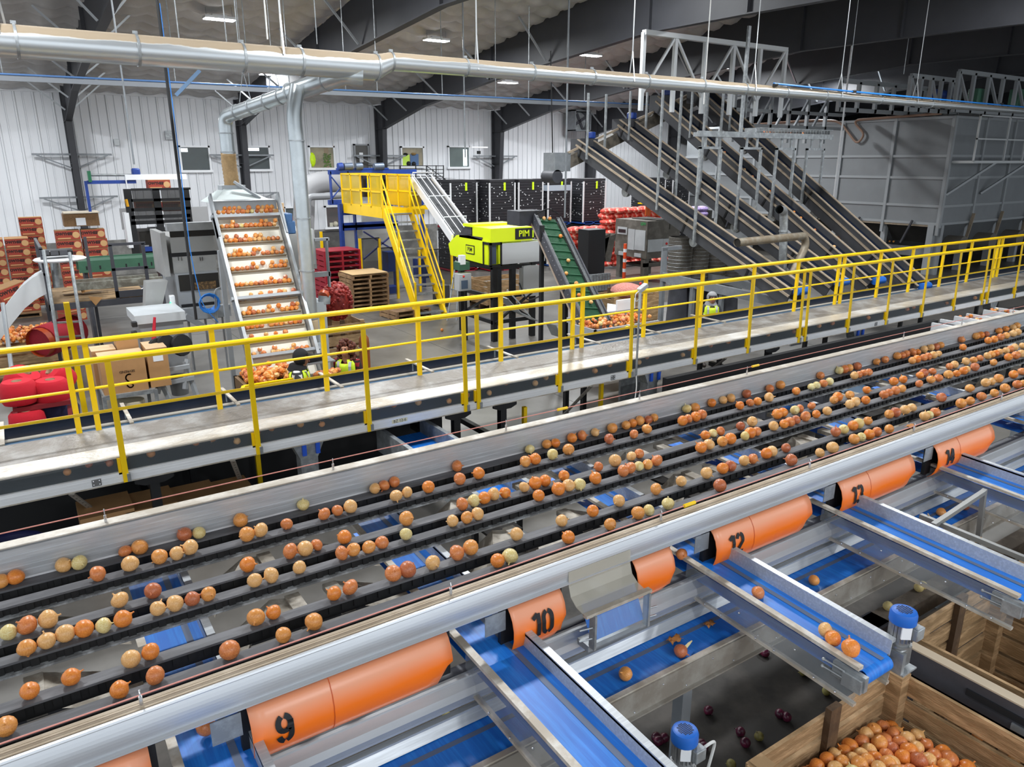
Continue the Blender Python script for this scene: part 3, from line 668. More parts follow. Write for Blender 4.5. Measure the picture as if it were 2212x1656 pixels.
# inspection belt trough behind the catwalk
tr = thing('inspection_belt_conveyor', 'long inspection belt with dark navy side wall behind the catwalk', 'conveyor', (0, 9.9, 0)); OT = (0, -9.9, 0)
NAVY = mat('dark navy steel', '2c3140', .35, .1, var=.25, scale=2)
KC(MB().box((CX0, YB + .02, 1.27), (CX1, 10.3, 1.28)), 'belt', mat('slate blue belt', '41607c', .5, 0, var=.2, scale=3, stretch=(.2, 1, 1)), tr, OT, smooth=False)
b = MB().box((CX0, 10.34, 1.12), (CX1, 10.36, 1.44)); KC(b, 'far_side_wall', NAVY, tr, OT, smooth=False)
KC(MB().box((CX0, 10.33, 1.44), (CX1, 10.40, 1.448)), 'wall_lip', ALUD, tr, OT, smooth=False)
KC(MB().box((CX0, 10.26, 1.285), (CX1, 10.34, 1.30)), 'belt_skirt', mat('pale belt skirt', 'b9b2a6', .6), tr, OT, smooth=False)
KC(MB().box((CX0, 9.5, .95), (CX1, 9.54, 1.27)), 'near_side_wall', NAVY, tr, OT, smooth=False)
for u in (5, 283, 512, 735, 930, 1112, 1290, 1420, 1560):
    x = XU(u, 9.6, 1.5)
    KC(MB().bar((x, 9.52, 1.50), (x, 10.42, 1.50), .045, .02), 'cross_slat', ALUD, tr, OT, smooth=False)
    b = MB().bar((x - .02, 10.2, 1.49), (x + .12, 10.2, 1.49), .02, .02).box((x - .005, 10.19, 1.36), (x + .01, 10.21, 1.5)); KC(b, 'slat_clamp', GALV, tr, OT, smooth=False)
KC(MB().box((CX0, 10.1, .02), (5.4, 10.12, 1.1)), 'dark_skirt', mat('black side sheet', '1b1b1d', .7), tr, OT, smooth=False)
for x in (-1.5, 1.5, 4.8, 8, 11.5, 15, 19, 23): KC(MB().box((x, 9.7, 0), (x + .08, 9.78, 1.2)).box((x, 10.2, 0), (x + .08, 10.28, 1.2)), 'leg_pair', BLACK, tr, OT, smooth=False)
# ------------------------------------------------------------------ onions
ON_C = [('golden onion skin', 'f2b062', 'dc8f48'), ('copper onion skin', 'e89a5c', 'cf7742'), ('red brown onion skin', 'd58356', 'b5633f'), ('tan onion skin', 'f3c68a', 'e0a866'), ('pale peeled onion', 'f0e6b0', 'dcc27a'), ('orange onion skin', 'f5a04a', 'df7e33')]
ON_M = [mat(n, a, .33, 0, col2=b_, scale=22, stretch=(1, 1, .25), spec=.5) for n, a, b_ in ON_C]
NECK = mat('dry onion neck', 'd9b981', .7)
def onion_mesh(m, n=14, squash=.92, neck=True):
    pr = [(.004, -.47), (.10, -.468), (.24, -.42), (.38, -.28), (.475, -.08), (.495, .06), (.46, .22), (.36, .36), (.22, .445), (.11, .49)] + ([(.055, .54), (.035, .62), (.05, .68), (.002, .70)] if neck else [(.002, .5)])
    b = MB().lathe([(r, z * squash) for r, z in pr], n=n)
    b.v = [(x * (1 + .03 * math.sin(5 * z + 3 * x)), y, z) for x, y, z in b.v]
    return b
ON_ME = []
for i, m in enumerate(ON_M):
    o = onion_mesh(m, 14, (.92, .86, .95, .9, .9, .98)[i]).build('onion', m); ON_ME.append(o.data); bpy.data.objects.remove(o)
def onion(p, d, label, group, c=None, rng=rnd, upright=False):
    c = rng.choices(range(6), (5, 4.5, 1.6, 5, .5, 5))[0] if c is None else c
    o = bpy.data.objects.new('onion', ON_ME[c]); C.objects.link(o)
    o.location = p; o.scale = (d, d, d * rng.uniform(.92, 1.06))
    o.rotation_euler = (rng.uniform(-.5, .5), rng.uniform(-.5, .5), rng.uniform(0, 6.3)) if upright else (rng.uniform(0, 6.3), rng.uniform(0, 6.3), rng.uniform(0, 6.3))
    return tag(o, label, 'onion', group)
def pile(name, label, pts, d, n=8):
    "many small far-off onions that cannot be counted: one object"
    b = MB(); me = bpy.data.meshes.new(name); v = []; f = []; mi = []
    for p in pts:
        c = rnd.choices(range(6), (5, 5, 3, 4, .5, 5))[0]; dd = d * rnd.uniform(.85, 1.15); k = len(b.v)
        M = Euler((rnd.uniform(0, 6.3), rnd.uniform(0, 6.3), 0)).to_matrix()
        f0 = len(b.f); b.lathe([(r * dd, z * dd) for r, z in ((.01, -.46), (.3, -.38), (.49, 0), (.38, .32), (.12, .46), (.03, .58))], p, n, M); mi += [c] * (len(b.f) - f0)
    o = b.build(name, None, None)
    for m in ON_M: o.data.materials.append(m)
    o.data.polygons.foreach_set('material_index', mi)
    return tag(o, label, 'onions', None, 'stuff')
LX = [  # photo columns of the onions seen on each belt, far belt first; a * marks a pale one
 [2, 25, 136, -170, 270, 301, 399, 429, 519, -656, 808, 830, 854, 988, -1144, 1182, 1199, 1235, 1256, 1286, 1321, 1351, 1367, 1383, 1398, 1414, -1484, 1500, 1539, 1564, 1578, 1614, 1662, 1687, 1774, -1814, 1824, 1835, 1852, 1894, 1912, 1939, 1948, 1957, 1971, 1981, 1996, 2011, 2021, 2033, 2079, 2110, 2119, 2130, 2157, 2174, 2188, 2198],
 [211, 281, 345, 380, 412, 533, 563, 620, 700, 729, 756, 854, 880, 924, 992, 1034, 1135, 1155, 1193, 1229, 1317, 1367, 1398, 1473, 1487, 1502, 1519, 1598, 1622, 1636, 1661, 1719, 1754, -1766, 1778, 1794, 1845, 1856, 1866, 1875, 1970, 1981, 1995, 2004, 2014, 2028, 2080, 2135, 2146, 2162, 2175, 2189, 2201],
 [17, 59, 103, 259, 331, 534, 627, 657, 686, 744, 878, 998, -1023, 1045, 1067, 1090, 1131, 1155, 1176, 1218, 1291, 1328, 1365, 1383, 1525, 1542, 1557, 1599, 1625, 1681, 1693, -1717, 1728, 1752, 1799, 1811, 1834, 1873, 1933, 1951, 1986, 1996, 2014, 2052, 2062, 2087, 2102, 2117, 2131, 2142, 2151, 2160, 2173, 2182, 2193, 2207],
 [57, 101, 141, 183, -222, 264, 340, 378, 414, 449, 549, 585, 646, 738, 764, 795, 825, -878, 979, 1007, 1032, 1165, 1207, 1230, -1250, 1288, 1345, 1361, -1381, 1398, 1418, 1514, 1533, 1561, 1579, 1607, 1622, 1636, 1673, 1693, 1705, 1721, 1742, 1765, 1788, 1835, 1848, 1868, 1908, 1922, 1935, 1950, 1987, 2013, 2026, 2051, 2066, 2082, 2091, 2107, 2145, 2180, 2193, 2206],
 [64, 153, 282, 326, 554, 592, 722, 757, 849, 878, 932, 988, 1018, 1117, 1212, 1279, 1340, 1418, 1473, 1526, 1559, 1577, 1609, 1625, 1656, 1669, 1698, 1804, 1821, 1843, -1855, 1877, 1922, 1934, 1953, 1968, 2034, 2096, 2131, 2142, 2159, 2188, 2209],
 [12, 257, 337, 497, 612, 680, 1076, -1102, 1227, 1315, 1379, -1401, -1441, 1553, 1712, 1768, 1797, 1846, -1863, 1877, 1896, 1919, 1995, 2006, 2019, 2075, 2095, 2120, 2146, 2171, 2197, 2209]]
LN = ['farthest sizing belt, next to the silver far wall', 'second sizing belt from the far wall', 'third sizing belt from the far wall', 'fourth sizing belt from the far wall', 'fifth sizing belt from the far wall', 'nearest sizing belt, beside the pink trip wire']
for i, us in enumerate(LX):
    yc = (LANES[i][0] + LANES[i][1]) / 2; last = -9
    for u in us:
        d = rnd.uniform(.078, .1); x = XU(abs(u), yc, ZB + d / 2)
        if x - last < .07: x = last + .07
        last = x
        onion((x, yc + rnd.uniform(-.012, .012), ZB + d * .46), d, 'onion rolling along the ' + LN[i], 'onions on the ' + LN[i], 4 if u < 0 else None)
# single onions on the blue belts
def on_belt(u, v, z, d, label, c): p = at(u, v, z=z + d * .45); return onion(p, d, label, None, c)
for u, v, d, lab, c in ((1638, 1279, .085, 'onion with a dry tail halfway down the cross belt left of flap 12', 1), (1782, 1360, .09, 'upper onion of the touching pair on the cross belt end above the front bin', 3), (1800, 1378, .088, 'lower onion of the touching pair on the cross belt end above the front bin', 5), (1838, 1400, .1, 'large lone onion nearest the drum end of the cross belt above the front bin', 5)):
    on_belt(u, v, 1.915, d, lab, c)
on_belt(1472, 1196, 1.965, .08, 'onion just dropping onto the cross belt right of the small plain orange flap', 1)
on_belt(445, 1570, 1.965, .09, 'onion dropping onto the cross belt left of flap 9', 1)
for u, v, d, lab, c in ((1352, 1455, .085, 'lone golden onion on the return belt left of the middle cross belt', 0), (1470, 1405, .085, 'onion with a long pale sprout on the return belt', 2), (1284, 1510, .05, 'tiny onion at the near edge of the return belt', 5), (1758, 1253, .08, 'golden onion on the return belt beside a white peeled onion', 0), (1744, 1276, .055, 'small white peeled onion on the near edge of the return belt', 4),
                         (1915, 1173, .08, 'onion on the return belt seen through the clear cross belt panel after flap 12', 1), (2003, 1122, .08, 'onion on the return belt under the grey tube bracket', 2), (2033, 1105, .08, 'onion on the return belt behind the grey tube bracket', 0), (2085, 1092, .085, 'dark rotten onion on the return belt near the right edge', 2), (2200, 1028, .08, 'onion on the return belt at the right edge of the picture', 5)):
    on_belt(u, v, 1.60, d, lab, c)
p = at(1470, 1405, z=1.65)
tag(MB().tube([p + Vector((.03, .0, .0)), p + Vector((.08, .01, .01)), p + Vector((.13, .03, .0))], .008, 6, rr=[.012, .009, .004]).build('onion_sprout', mat('pale sprout', 'ecd9a0', .6)), 'long pale dry sprout lying beside an onion on the return belt', 'onion sprout')
SK = mat('dry onion skin', 'c08044', .7)
def skin(u, v, z, lab, sc=1.):
    p = at(u, v, z=z); b = MB(); vs = []; n = 7
    for i in range(n):
        for j in range(4): vs.append((p.x + (i - 3) * .016 * sc, p.y + (j - 1.5) * .018 * sc + rnd.uniform(-.006, .006), p.z + .012 + .018 * sc * math.sin(i * .9 + j) ** 2))
    b.add(vs, [(i * 4 + j, i * 4 + j + 1, i * 4 + j + 5, i * 4 + j + 4) for i in range(n - 1) for j in range(3)])
    o = b.build('onion_skin', SK); s_ = o.modifiers.new('thickness', 'SOLIDIFY'); s_.thickness = .002
    tag(o, lab, 'onion skin')
skin(1457, 1386, 1.602, 'crumpled brown onion skin beside the sprouting onion on the return belt'); skin(1533, 1352, 1.602, 'small curled tan onion skin on the return belt under the middle cross belt', .8)
skin(1968, 925, ZB, 'pale flake of onion skin on the nearest sizing belt right of centre', 1.1); skin(200, 1405, 2.17, 'pale scrap of onion skin on a chute at the lower left', .9)
# ------------------------------------------------------------------ timber onion bins in front, their filler frame and sensor bracket
WOODD = mat('dark stained bin timber', '6f5539', .8, 0, col2='4c3927', scale=4, bump=.3, bscale=20)
def wood_bin(x0, x1, y0, y1, z1, label, z0=.2, n=7, posts=True, group=None):
    r = thing('onion_bin', label, 'bin', ((x0 + x1) / 2, (y0 + y1) / 2, 0), 0, group); o = (-(x0 + x1) / 2, -(y0 + y1) / 2, 0)
    def K(b, nme, m): q = b.build(nme, m, r, smooth=False); q.location = o; return q
    hgt = (z1 - z0 - .1) / n; pl = hgt * .78; t = .025
    for s, y in ((0, y0), (1, y1)):
        b = MB()
        for i in range(n):
            z = z0 + .1 + i * hgt; j = rnd.uniform(-.006, .006)
            b.box((x0, y - t / 2 + j, z), (x1, y + t / 2 + j, z + pl))
        K(b, 'plank_side', WOOD)
    for s, x in ((0, x0), (1, x1)):
        b = MB()
        for i in range(n):
            z = z0 + .1 + i * hgt; b.box((x - t / 2, y0, z), (x + t / 2, y1, z + pl))
        K(b, 'plank_side', WOOD)
    w = .05
    for x in (x0 + w, x1 - w):
        for y in (y0 + w, y1 - w): K(MB().box((x - w, y - w, z0), (x + w, y + w, z1 - .01)), 'corner_post', WOOD)
    xm = (x0 + x1) / 2
    for y in (y0 + .03, y1 - .03): K(MB().box((xm - .05, y - .02, z0 + .1), (xm + .05, y + .02, z1 + .03)), 'middle_batten', WOODD)
    b = MB(); q = (y1 - y0) / 7
    for i in range(7): b.box((x0, y0 + i * q + .01, z0 + .06), (x1, y0 + (i + 1) * q - .01, z0 + .085))
    K(b, 'floor_slats', WOOD)
    for y in (y0 + .06, (y0 + y1) / 2, y1 - .06): K(MB().box((x0, y - .05, 0), (x1, y + .05, z0 + .06)), 'skid', WOODD)
    return r
wood_bin(2.85, 4.26, .72, 1.99, 1.45, 'timber slat bin heaped with onions at the bottom edge beside the dark steel frame')
wood_bin(4.70, 6.02, .85, 2.16, 1.45, 'timber slat bin thinly spread with onions, right of the dark steel frame')
wood_bin(6.25, 7.6, .85, 2.16, 1.45, 'timber slat bin at the right edge under the cross belt between flaps 12 and 13')
rb = random.Random(3)
def heap(x0, x1, y0, y1, zf, d, label, group, dens=1., layers=1):
    s = d * .93; j = 0; y = y0
    while y < y1:
        x = x0 + (s / 2 if j % 2 else 0)
        while x < x1:
            if rb.random() < dens:
                px_, py_ = x + rb.uniform(-.012, .012), y + rb.uniform(-.012, .012)
                onion((px_, py_, zf(px_, py_) + rb.uniform(-.012, .02)), d * rb.uniform(.82, 1.12), label, group, None, rb)
            x += s
        y += s * .9; j += 1
def z1_(x, y): return 1.25 - .3 * (x - 3.5) ** 2 - .2 * max(0, y - 1.65) + .02 * math.sin(9 * x + 5 * y)
heap(2.97, 4.14, 1.05, 1.90, z1_, .092, 'onion lying loose in the heaped front timber bin', 'onions in the front bin')
vs = []; fs = []
for i in range(15):
    for j in range(12): x = 2.88 + i * .096; y = .76 + j * .108; vs.append((x, y, z1_(x, y) - .055))
for i in range(14):
    for j in range(11): a = i * 12 + j; fs.append((a, a + 12, a + 13, a + 1))
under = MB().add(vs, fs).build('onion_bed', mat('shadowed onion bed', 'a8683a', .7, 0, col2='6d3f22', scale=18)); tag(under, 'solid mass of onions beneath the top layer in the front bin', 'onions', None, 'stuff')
pts = []
for i in range(110):
    x = rb.uniform(5.05, 5.95); y = rb.uniform(1.05, 1.98)
    if (x - 4.95) * .75 + (2.1 - y) * .55 > rb.uniform(.28, .5) and all(math.dist((x, y), p) > .072 for p in pts): pts.append((x, y))
for x, y in pts: onion((x, y, .33 + .045 + .10 * max(0, x - 5.4) + rb.uniform(0, .02) + .35 * max(0, x - 5.2) * max(0, 2 - y)), rb.uniform(.075, .095), 'onion scattered on the slatted floor of the right-hand bin', 'onions in the right bin', None, rb)
# dark steel frame between the bins
ff = thing('filler_frame', 'dark steel bin-filler beam with a dusty pale top running between the two front bins', 'steel frame', (4.44, 1.4, 0)); o = (-4.44, -1.4, 0)
def KF(b, n, m, **k): q = b.build(n, m, ff, **k); q.location = o; return q
KF(MB().box((4.385, .3, 1.33), (4.40, 2.0, 1.52)).box((4.385, .3, 1.33), (4.50, 2.0, 1.345)), 'channel_beam', DSTEEL, smooth=False)
KF(MB().box((4.385, .3, 1.52), (4.46, 2.0, 1.53)), 'dusty_flange', mat('dust on steel', 'b7a892', .8), smooth=False)
KF(MB().box((4.372, 1.2, 1.42), (4.386, 1.62, 1.46)), 'guide_slot', INK, smooth=False); KF(MB().box((4.372, .5, 1.42), (4.386, .95, 1.46)), 'guide_slot', INK, smooth=False)
KF(MB().box((4.37, 1.18, 1.36), (4.39, 1.36, 1.40)), 'latch_plate', GALV, smooth=False)
for y in (.35, 1.95): KF(MB().box((4.40, y, 0), (4.48, y + .06, 1.33)), 'frame_leg', DSTEEL, smooth=False)
b2 = thing('roller_frame', 'dusty brown machine beam with a dark grey motor behind the right-hand bin', 'machine beam', (5.6, 2.5, 0)); o = (-5.6, -2.5, 0)
def KB(b, n, m, **k): q = b.build(n, m, b2, **k); q.location = o; return q
DUST = mat('brown dust on steel', '8d8173', .8, 0, col2='6a6055', scale=5)
KB(MB().box((4.8, 2.42, 1.12), (7.6, 2.56, 1.25)), 'beam', DUST, smooth=False)
KB(MB().box((4.8, 2.40, .95), (4.98, 2.58, 1.25)), 'end_box', DSTEEL, bevel=.01)
KB(MB().tube([(5.0, 2.30, 1.2), (7.6, 2.30, 1.2)], .035, 12), 'pipe_roller', DUST)
KB(MB().lathe([(.075, 0), (.08, .02), (.08, .16), (.07, .19), (.05, .2), (0, .2)], (4.72, 2.55, 1.10), 18), 'motor', mat('dusty grey motor', '6b6762', .6))
for x in (4.9, 7.4): KB(MB().box((x, 2.45, 0), (x + .08, 2.53, 1.12)), 'leg', DSTEEL, smooth=False)
for u, v, w_ in ((1985, 1268, 'left of the pair of white onions on the dusty machine beam'), (1993, 1263, 'right of the pair of white onions on the dusty machine beam'), (1918, 1308, 'single white onion on the dusty beam beside the blue motor cap')):
    p = at(u, v, z=1.29); onion(p, .075, 'white onion, ' + w_, None, 4)
br = thing('sensor_bracket', 'grey square-tube bracket reaching over the return belt with a looped wire', 'bracket', (6.22, 2.465, 1.9)); o = (-6.22, -2.465, -1.9)
GT = mat('grey square tube', '9b9c9a', .45, .5)
for n_, p, q in (('cross_arm', (5.3, 2.385, 1.95), (6.22, 2.465, 1.95)), ('post', (6.22, 2.465, 1.97), (6.35, 2.47, 1.2)), ('long_arm', (5.42, 2.54, 1.93), (5.37, 1.75, 1.93))):
    q_ = MB().bar(p, q, .035, .035).build(n_, GT, br, smooth=False); q_.location = o
q_ = MB().lathe([(.09, 0), (.09, .03), (.04, .05), (.03, .12)], (6.35, 2.47, 1.16), 14).build('flange', GALV, br); q_.location = o
q_ = MB().tube(bend([(5.44, 2.5, 1.96), (5.46, 2.40, 1.80), (5.5, 2.2, 1.78), (5.4, 2.1, 1.95)], .1), .005, 6).build('wire_loop', mat('tan wire', 'b59a78', .5), br); q_.location = o
MO = at(2205, 1170, z=1.9)
# loose red onions on the dark floor below
RED = mat('red onion skin', '6d2340', .3, 0, col2='43142a', scale=12)
rm = onion_mesh(RED).build('red_onion', RED); rme = rm.data; bpy.data.objects.remove(rm)
GRN = mat('greenish old onion', '9b9352', .5, 0, col2='6d6433', scale=14)
gm = onion_mesh(GRN).build('old_onion', GRN); gme = gm.data; bpy.data.objects.remove(gm)
def floor_on(u, v, me, lab, d=.085, grp=None):
    p = at(u, v, z=.04); o = bpy.data.objects.new('onion', me); C.objects.link(o); o.location = p; o.scale = (d, d, d); o.rotation_euler = (rb.uniform(0, 6), rb.uniform(0, 6), 0)
    return tag(o, lab, 'onion', grp)
for u, v in ((1422, 1600), (1435, 1592), (1513, 1605), (1520, 1612), (1600, 1580), (1610, 1603), (1700, 1548), (1685, 1541), (1645, 1405), (1653, 1410), (1418, 1592), (1530, 1533)): floor_on(u, v, rme, 'dark red onion lying on the dirty floor below the belts', .085, 'red onions on the dark floor')
for u, v in ((1275, 1392), (1358, 1367), (1395, 1342), (1290, 1400), (1420, 1310), (1735, 1450), (1785, 1492), (1640, 1590), (1580, 1650), (965, 1545)): floor_on(u, v, gme, 'old yellowish onion lying on the dirty floor below the belts', .08, 'old onions on the dark floor')
tag(MB().add(*(lambda P: (P, [tuple(range(len(P)))]))([(x_, y_, .004) for x_, y_ in [(-1 + 1.1 * i, 1.0 + .25 * math.sin(i * 2.1)) for i in range(10)] + [(9 - 1.1 * i, 6.6 + .3 * math.sin(i * 1.7)) for i in range(10)]])).build('floor_dirt_shade', mat('trodden dirt with painted shade', '4b4641', .7, 0, col2='2d2a27', scale=1.4), smooth=False), 'dark trodden dirt, onion skin and painted shade on the floor under the sizer', 'dirt', None, 'stuff')  # trodden dirt, its dark colour also painting in the shade below the sizer
# ------------------------------------------------------------------ ducts, pipes and hangers under the roof
YD = 11.5
DUSTT = mat('dusty duct steel', 'b4bbc0', .27, .95)
def duct_mat():
    m = bpy.data.materials.new('duct with dust on top'); m.use_nodes = True; nt = m.node_tree; N = nt.nodes; L = nt.links; b = N['Principled BSDF']
    ge = N.new('ShaderNodeNewGeometry'); sp = N.new('ShaderNodeSeparateXYZ'); L.new(ge.outputs['Normal'], sp.inputs[0])
    tc = N.new('ShaderNodeTexCoord'); no = N.new('ShaderNodeTexNoise'); no.inputs['Scale'].default_value = 2.2; no.inputs['Detail'].default_value = 7; L.new(tc.outputs['Object'], no.inputs[0])
    ma = N.new('ShaderNodeMath'); ma.operation = 'MULTIPLY_ADD'; ma.inputs[1].default_value = .55; L.new(no.outputs[0], ma.inputs[0]); L.new(sp.outputs['Z'], ma.inputs[2])
    rp = N.new('ShaderNodeValToRGB'); rp.color_ramp.elements[0].position = .60; rp.color_ramp.elements[1].position = .70; L.new(ma.outputs[0], rp.inputs[0])
    mx = N.new('ShaderNodeMix'); mx.data_type = 'RGBA'; mx.inputs['A'].default_value = lin('cdd2d5'); mx.inputs['B'].default_value = lin('9d8d77'); L.new(rp.outputs[0], mx.inputs['Factor'])
    L.new(mx.outputs['Result'], b.inputs['Base Color'])
    for k_, lo, hi in (('Metallic', .75, 0.), ('Roughness', .3, .85)):
        q = N.new('ShaderNodeMapRange'); q.inputs['To Min'].default_value = lo; q.inputs['To Max'].default_value = hi; L.new(rp.outputs[0], q.inputs['Value']); L.new(q.outputs[0], b.inputs[k_])
    return m
DM = duct_mat()
def dx(u, z=5.95): return XU(u, YD, z)
md = thing('main_duct', 'long silver air duct hanging across the hall below the roof, dusty on top', 'duct', (0, YD, 5.9)); o = (0, -YD, -5.9)
def KD(b, n, m, **k): q = b.build(n, m, md, **k); q.location = o; return q
xr = [(-3., .19, 5.885), (dx(812), .19, 5.885), (dx(845), .137, 5.985), (dx(1515), .128, 5.985), (dx(1560), .118, 5.985), (dx(1800), .108, 5.98), (dx(1840), .092, 5.975), (32, .085, 5.97)]
KD(MB().tube([(x, YD, z) for x, r, z in xr], .1, 28, rr=[r for x, r, z in xr]), 'duct_pipe', DM, ang=60)
for u in (33, 295, 523, 648, 812, 845, 1005, 1148, 1278, 1395, 1515, 1607, 1695, 1780, 1900, 2010):
    x = dx(u); i = max(k for k in range(len(xr)) if xr[k][0] <= x + .001); a, c = xr[i], xr[min(i + 1, len(xr) - 1)]
    t = 0 if a is c else (x - a[0]) / (c[0] - a[0]); R_ = a[1] + (c[1] - a[1]) * t; z = a[2] + (c[2] - a[2]) * t
    b = MB().tube([(x - .016, YD, z), (x + .016, YD, z)], R_ + .012, 26, cap=True); b.cbox((x, YD, z + R_ + .025), (.06, .03, .035))
    KD(b, 'duct_clamp', GALV, ang=50)
STRAP = mat('perforated strap', 'c5c8c9', .4, .6)
for u in (8, 612, 1030, 1364, 1626, 1812, 1975):
    x = dx(u); b = MB(); zc = ceil_z(YD) - .1; R_ = .2 if u < 800 else .14
    b.bar((x, YD, 6.5), (x, YD, zc), .025, .006, (0, 1, 0)); b.bar((x, YD, 6.5), (x - .05, YD - R_, 5.95), .025, .006, (0, 1, 0)); b.bar((x, YD, 6.5), (x + .05, YD + R_, 5.95), .025, .006, (0, 1, 0))
    KD(b, 'hanging_strap', STRAP, smooth=False)
P0 = at(745, 160, Y=YD + .05); P1 = at(485, 252, Y=14.0)
db = thing('branch_duct', 'silver branch duct sloping back to the hood over the onion elevator', 'duct', P1)
def KD2(b, n, m, r, **k): q = b.build(n, m, r, **k); q.location = -r.location; return q
GD = mat('bright galvanised duct', 'c2c9cc', .28, .7, var=.15, scale=3)
PB = P0 + (P1 - P0) * .42
KD2(MB().tube([P0 + Vector((.25, -.1, -.02)), P0, PB], .14, 24, rr=[.15, .155, .145]), 'wide_section', GD, db, ang=60)
KD2(MB().tube(bend([PB, P1, (P1.x, P1.y, 4.9)], .22, 6), .118, 24), 'pipe_section', GD, db, ang=60)
d_ = (P1 - P0).normalized()
for t in (.14, .42, .5, .62, .75, .88):
    p = P0 + (P1 - P0) * t; KD2(MB().tube([p - d_ * .012, p + d_ * .012], .162 if t < .43 else .13, 22), 'duct_clamp', GALV, db)
for z in (4.95, 4.64): KD2(MB().tube([(P1.x, P1.y, z), (P1.x, P1.y, z + .02)], .128, 22), 'duct_clamp', GALV, db)
KD2(MB().tube([(P1.x, P1.y, 4.92), (P1.x, P1.y, 4.62)], .118, 24), 'straight_drop', GD, db)
HOSE = mat('tan flexible hose', 'a98a5e', .5, 0, var=.2, scale=20)
zs = [4.64 - .031 * i for i in range(22)]
KD2(MB().tube([(P1.x - .0, P1.y + .02 * math.sin(i * .3), z) for i, z in enumerate(zs)], .12, 22, rr=[.12 + .008 * (i % 2) for i in range(len(zs))]), 'flexible_hose', HOSE, db, ang=80)
for p, t in ((.55, 0), (.8, 0)):
    q = P0 + (P1 - P0) * p; KD2(MB().tube([q + Vector((-.1, 0, .1)), q + Vector((0, 0, .6)), q + Vector((0, 0, 2.6))], .006, 5).tube([q + Vector((.1, 0, .1)), q + Vector((0, 0, .6))], .006, 5), 'hanger_wire', GALV, db)
dd = thing('drop_duct', 'straight silver drop duct from the branch duct down to the foot of the elevator', 'duct', (4.07, 12.2, 1.2))
pj = at(632, 190, Y=12.25)
KD2(MB().tube(bend([(4.16, 12.23, 5.62), (4.05, 12.2, 5.2), (4.07, 12.2, 4.75), (4.07, 12.2, 1.95)], .25, 6), .118, 24), 'drop_pipe', GD, dd, ang=60)
for z in (4.8, 3.6, 2.75, 1.95): KD2(MB().tube([(4.07, 12.2, z), (4.07, 12.2, z + .02)], .13, 22), 'duct_clamp', GALV, dd)
zs = [1.95 - .03 * i for i in range(9)]
KD2(MB().tube([(4.07, 12.2, z) for z in zs], .11, 22, rr=[.12 + .008 * (i % 2) for i in range(9)]), 'flexible_hose', mat('pale flexible hose', 'c2ab8a', .5), dd, ang=80)
b = MB().lathe([(.12, 1.7), (.12, 1.55)], (4.07, 12.2, 0), 20)
b.add([(4.07 + a * .1, 12.2 + c * .1, 1.55) for a, c in ((-1, -1), (1, -1), (1, 1), (-1, 1))] + [(4.07 + a * .32, 12.2 + c * .3, 1.1) for a, c in ((-1, -1), (1, -1), (1, 1), (-1, 1))], [(0, 1, 5, 4), (1, 2, 6, 5), (2, 3, 7, 6), (3, 0, 4, 7)])
KD2(b, 'suction_cone', mat('bright sheet steel', 'bcc4c8', .35, .7), dd, ang=30)
# strut and blue air pipe along the hall
ap = thing('air_pipe', 'thin blue air pipe on a dark strut running along the hall near the back wall', 'pipe', (0, 20, 6.2)); o = (0, -20, -6.2)
q = MB().bar((-8, 20, 6.13), (19.5, 20, 6.27), .09, .10).build('strut', mat('dark strut', '85898f', .4, .4), ap, smooth=False); q.location = o
q = MB().tube([(-8, 19.95, 6.21), (19.5, 19.95, 6.35)], .022, 8).build('blue_pipe', mat('blue air line', '5f86bd', .35, .3), ap); q.location = o
for x in (.5, 3.9, 5.6, 6.6, 8.1, 9.0, 11, 12.8, 14, 16.2): q = MB().tube([(x, 20, 6.25), (x, 20, ceil_z(20))], .012, 6).build('hanger_rod', GALV, ap); q.location = o
a2 = thing('compressed_air_line', 'bright blue air line lying along the right half of the silver duct', 'pipe', (20, 11.4, 6.1)); o = Vector((-20, -11.4, -6.1))
q = MB().tube([(dx(1660), 11.38, 6.13), (dx(1830), 11.38, 6.10), (30, 11.38, 6.06)], .02, 8).build('blue_hose', mat('bright blue hose', '2f86e0', .35), a2); q.location = o
for u in (1660, 1830, 2150): q = MB().tube([(dx(u), 11.38, 6.12 - .02), (dx(u) + .12, 11.38, 6.11)], .032, 8).build('coupling', RUBBER, a2); q.location = o
# vertical conduits, rods and cables that hang from the roof
def drop(name, lab, u, v0, v1, Y, r, m, cat, top=None, seg=None):
    p = at(u, v1, Y=Y); t = thing(name, lab, cat, p)
    MB().tube([(0, 0, 0), (0, 0, (top or ceil_z(Y)) - p.z)], r, 8).build(seg or 'line', m, t); return t, p
t, p = drop('conduit', 'dark vertical conduit with blue hose dropping in front of the carton machine', 424, 0, 690, 12.6, .022, CABLE, 'conduit')
MB().tube(bend([(.03, 0, 4.6), (.035, -.02, 3), (.03, -.02, 1.0), (.12, 0, .2), (.35, .1, -.1)], .3), .007, 8).build('blue_hose', mat('bright blue hose', '2f86e0'), t)
MB().bar(at(380, 206, Y=12.6) - p, at(432, 152, Y=12.5) - p, .05, .05).build('swing_arm', mat('steel blue arm', '6c88a8', .4, .4), t)
drop('hanging_rod', 'thin grey rod hanging down to the carton machine left of the silver ducts', 290, 0, 355, 18, .018, STEEL, 'rod')
for u, v, Y, lab in ((1220, 470, 15, 'long pale conduit dropping from the roof in front of the black crate stacks'), (1005, 340, 20, 'thin rod hanging over the white belt conveyor at the top of the stairs')):
    drop('conduit', lab, u, 0, v, Y, .022, STEEL, 'conduit')
for u, v0, v1, Y, lab in ((1520, 0, 225, 12.5, 'white power cable hanging from the roof left of the bright roof truss'), (578, 0, 85, 11.6, 'white cable hanging onto the silver duct'), (1430, 0, 0, 1, '')):
    if lab: drop('power_cable', lab, u, v0, v1, Y, .012, WHITEC, 'cable')
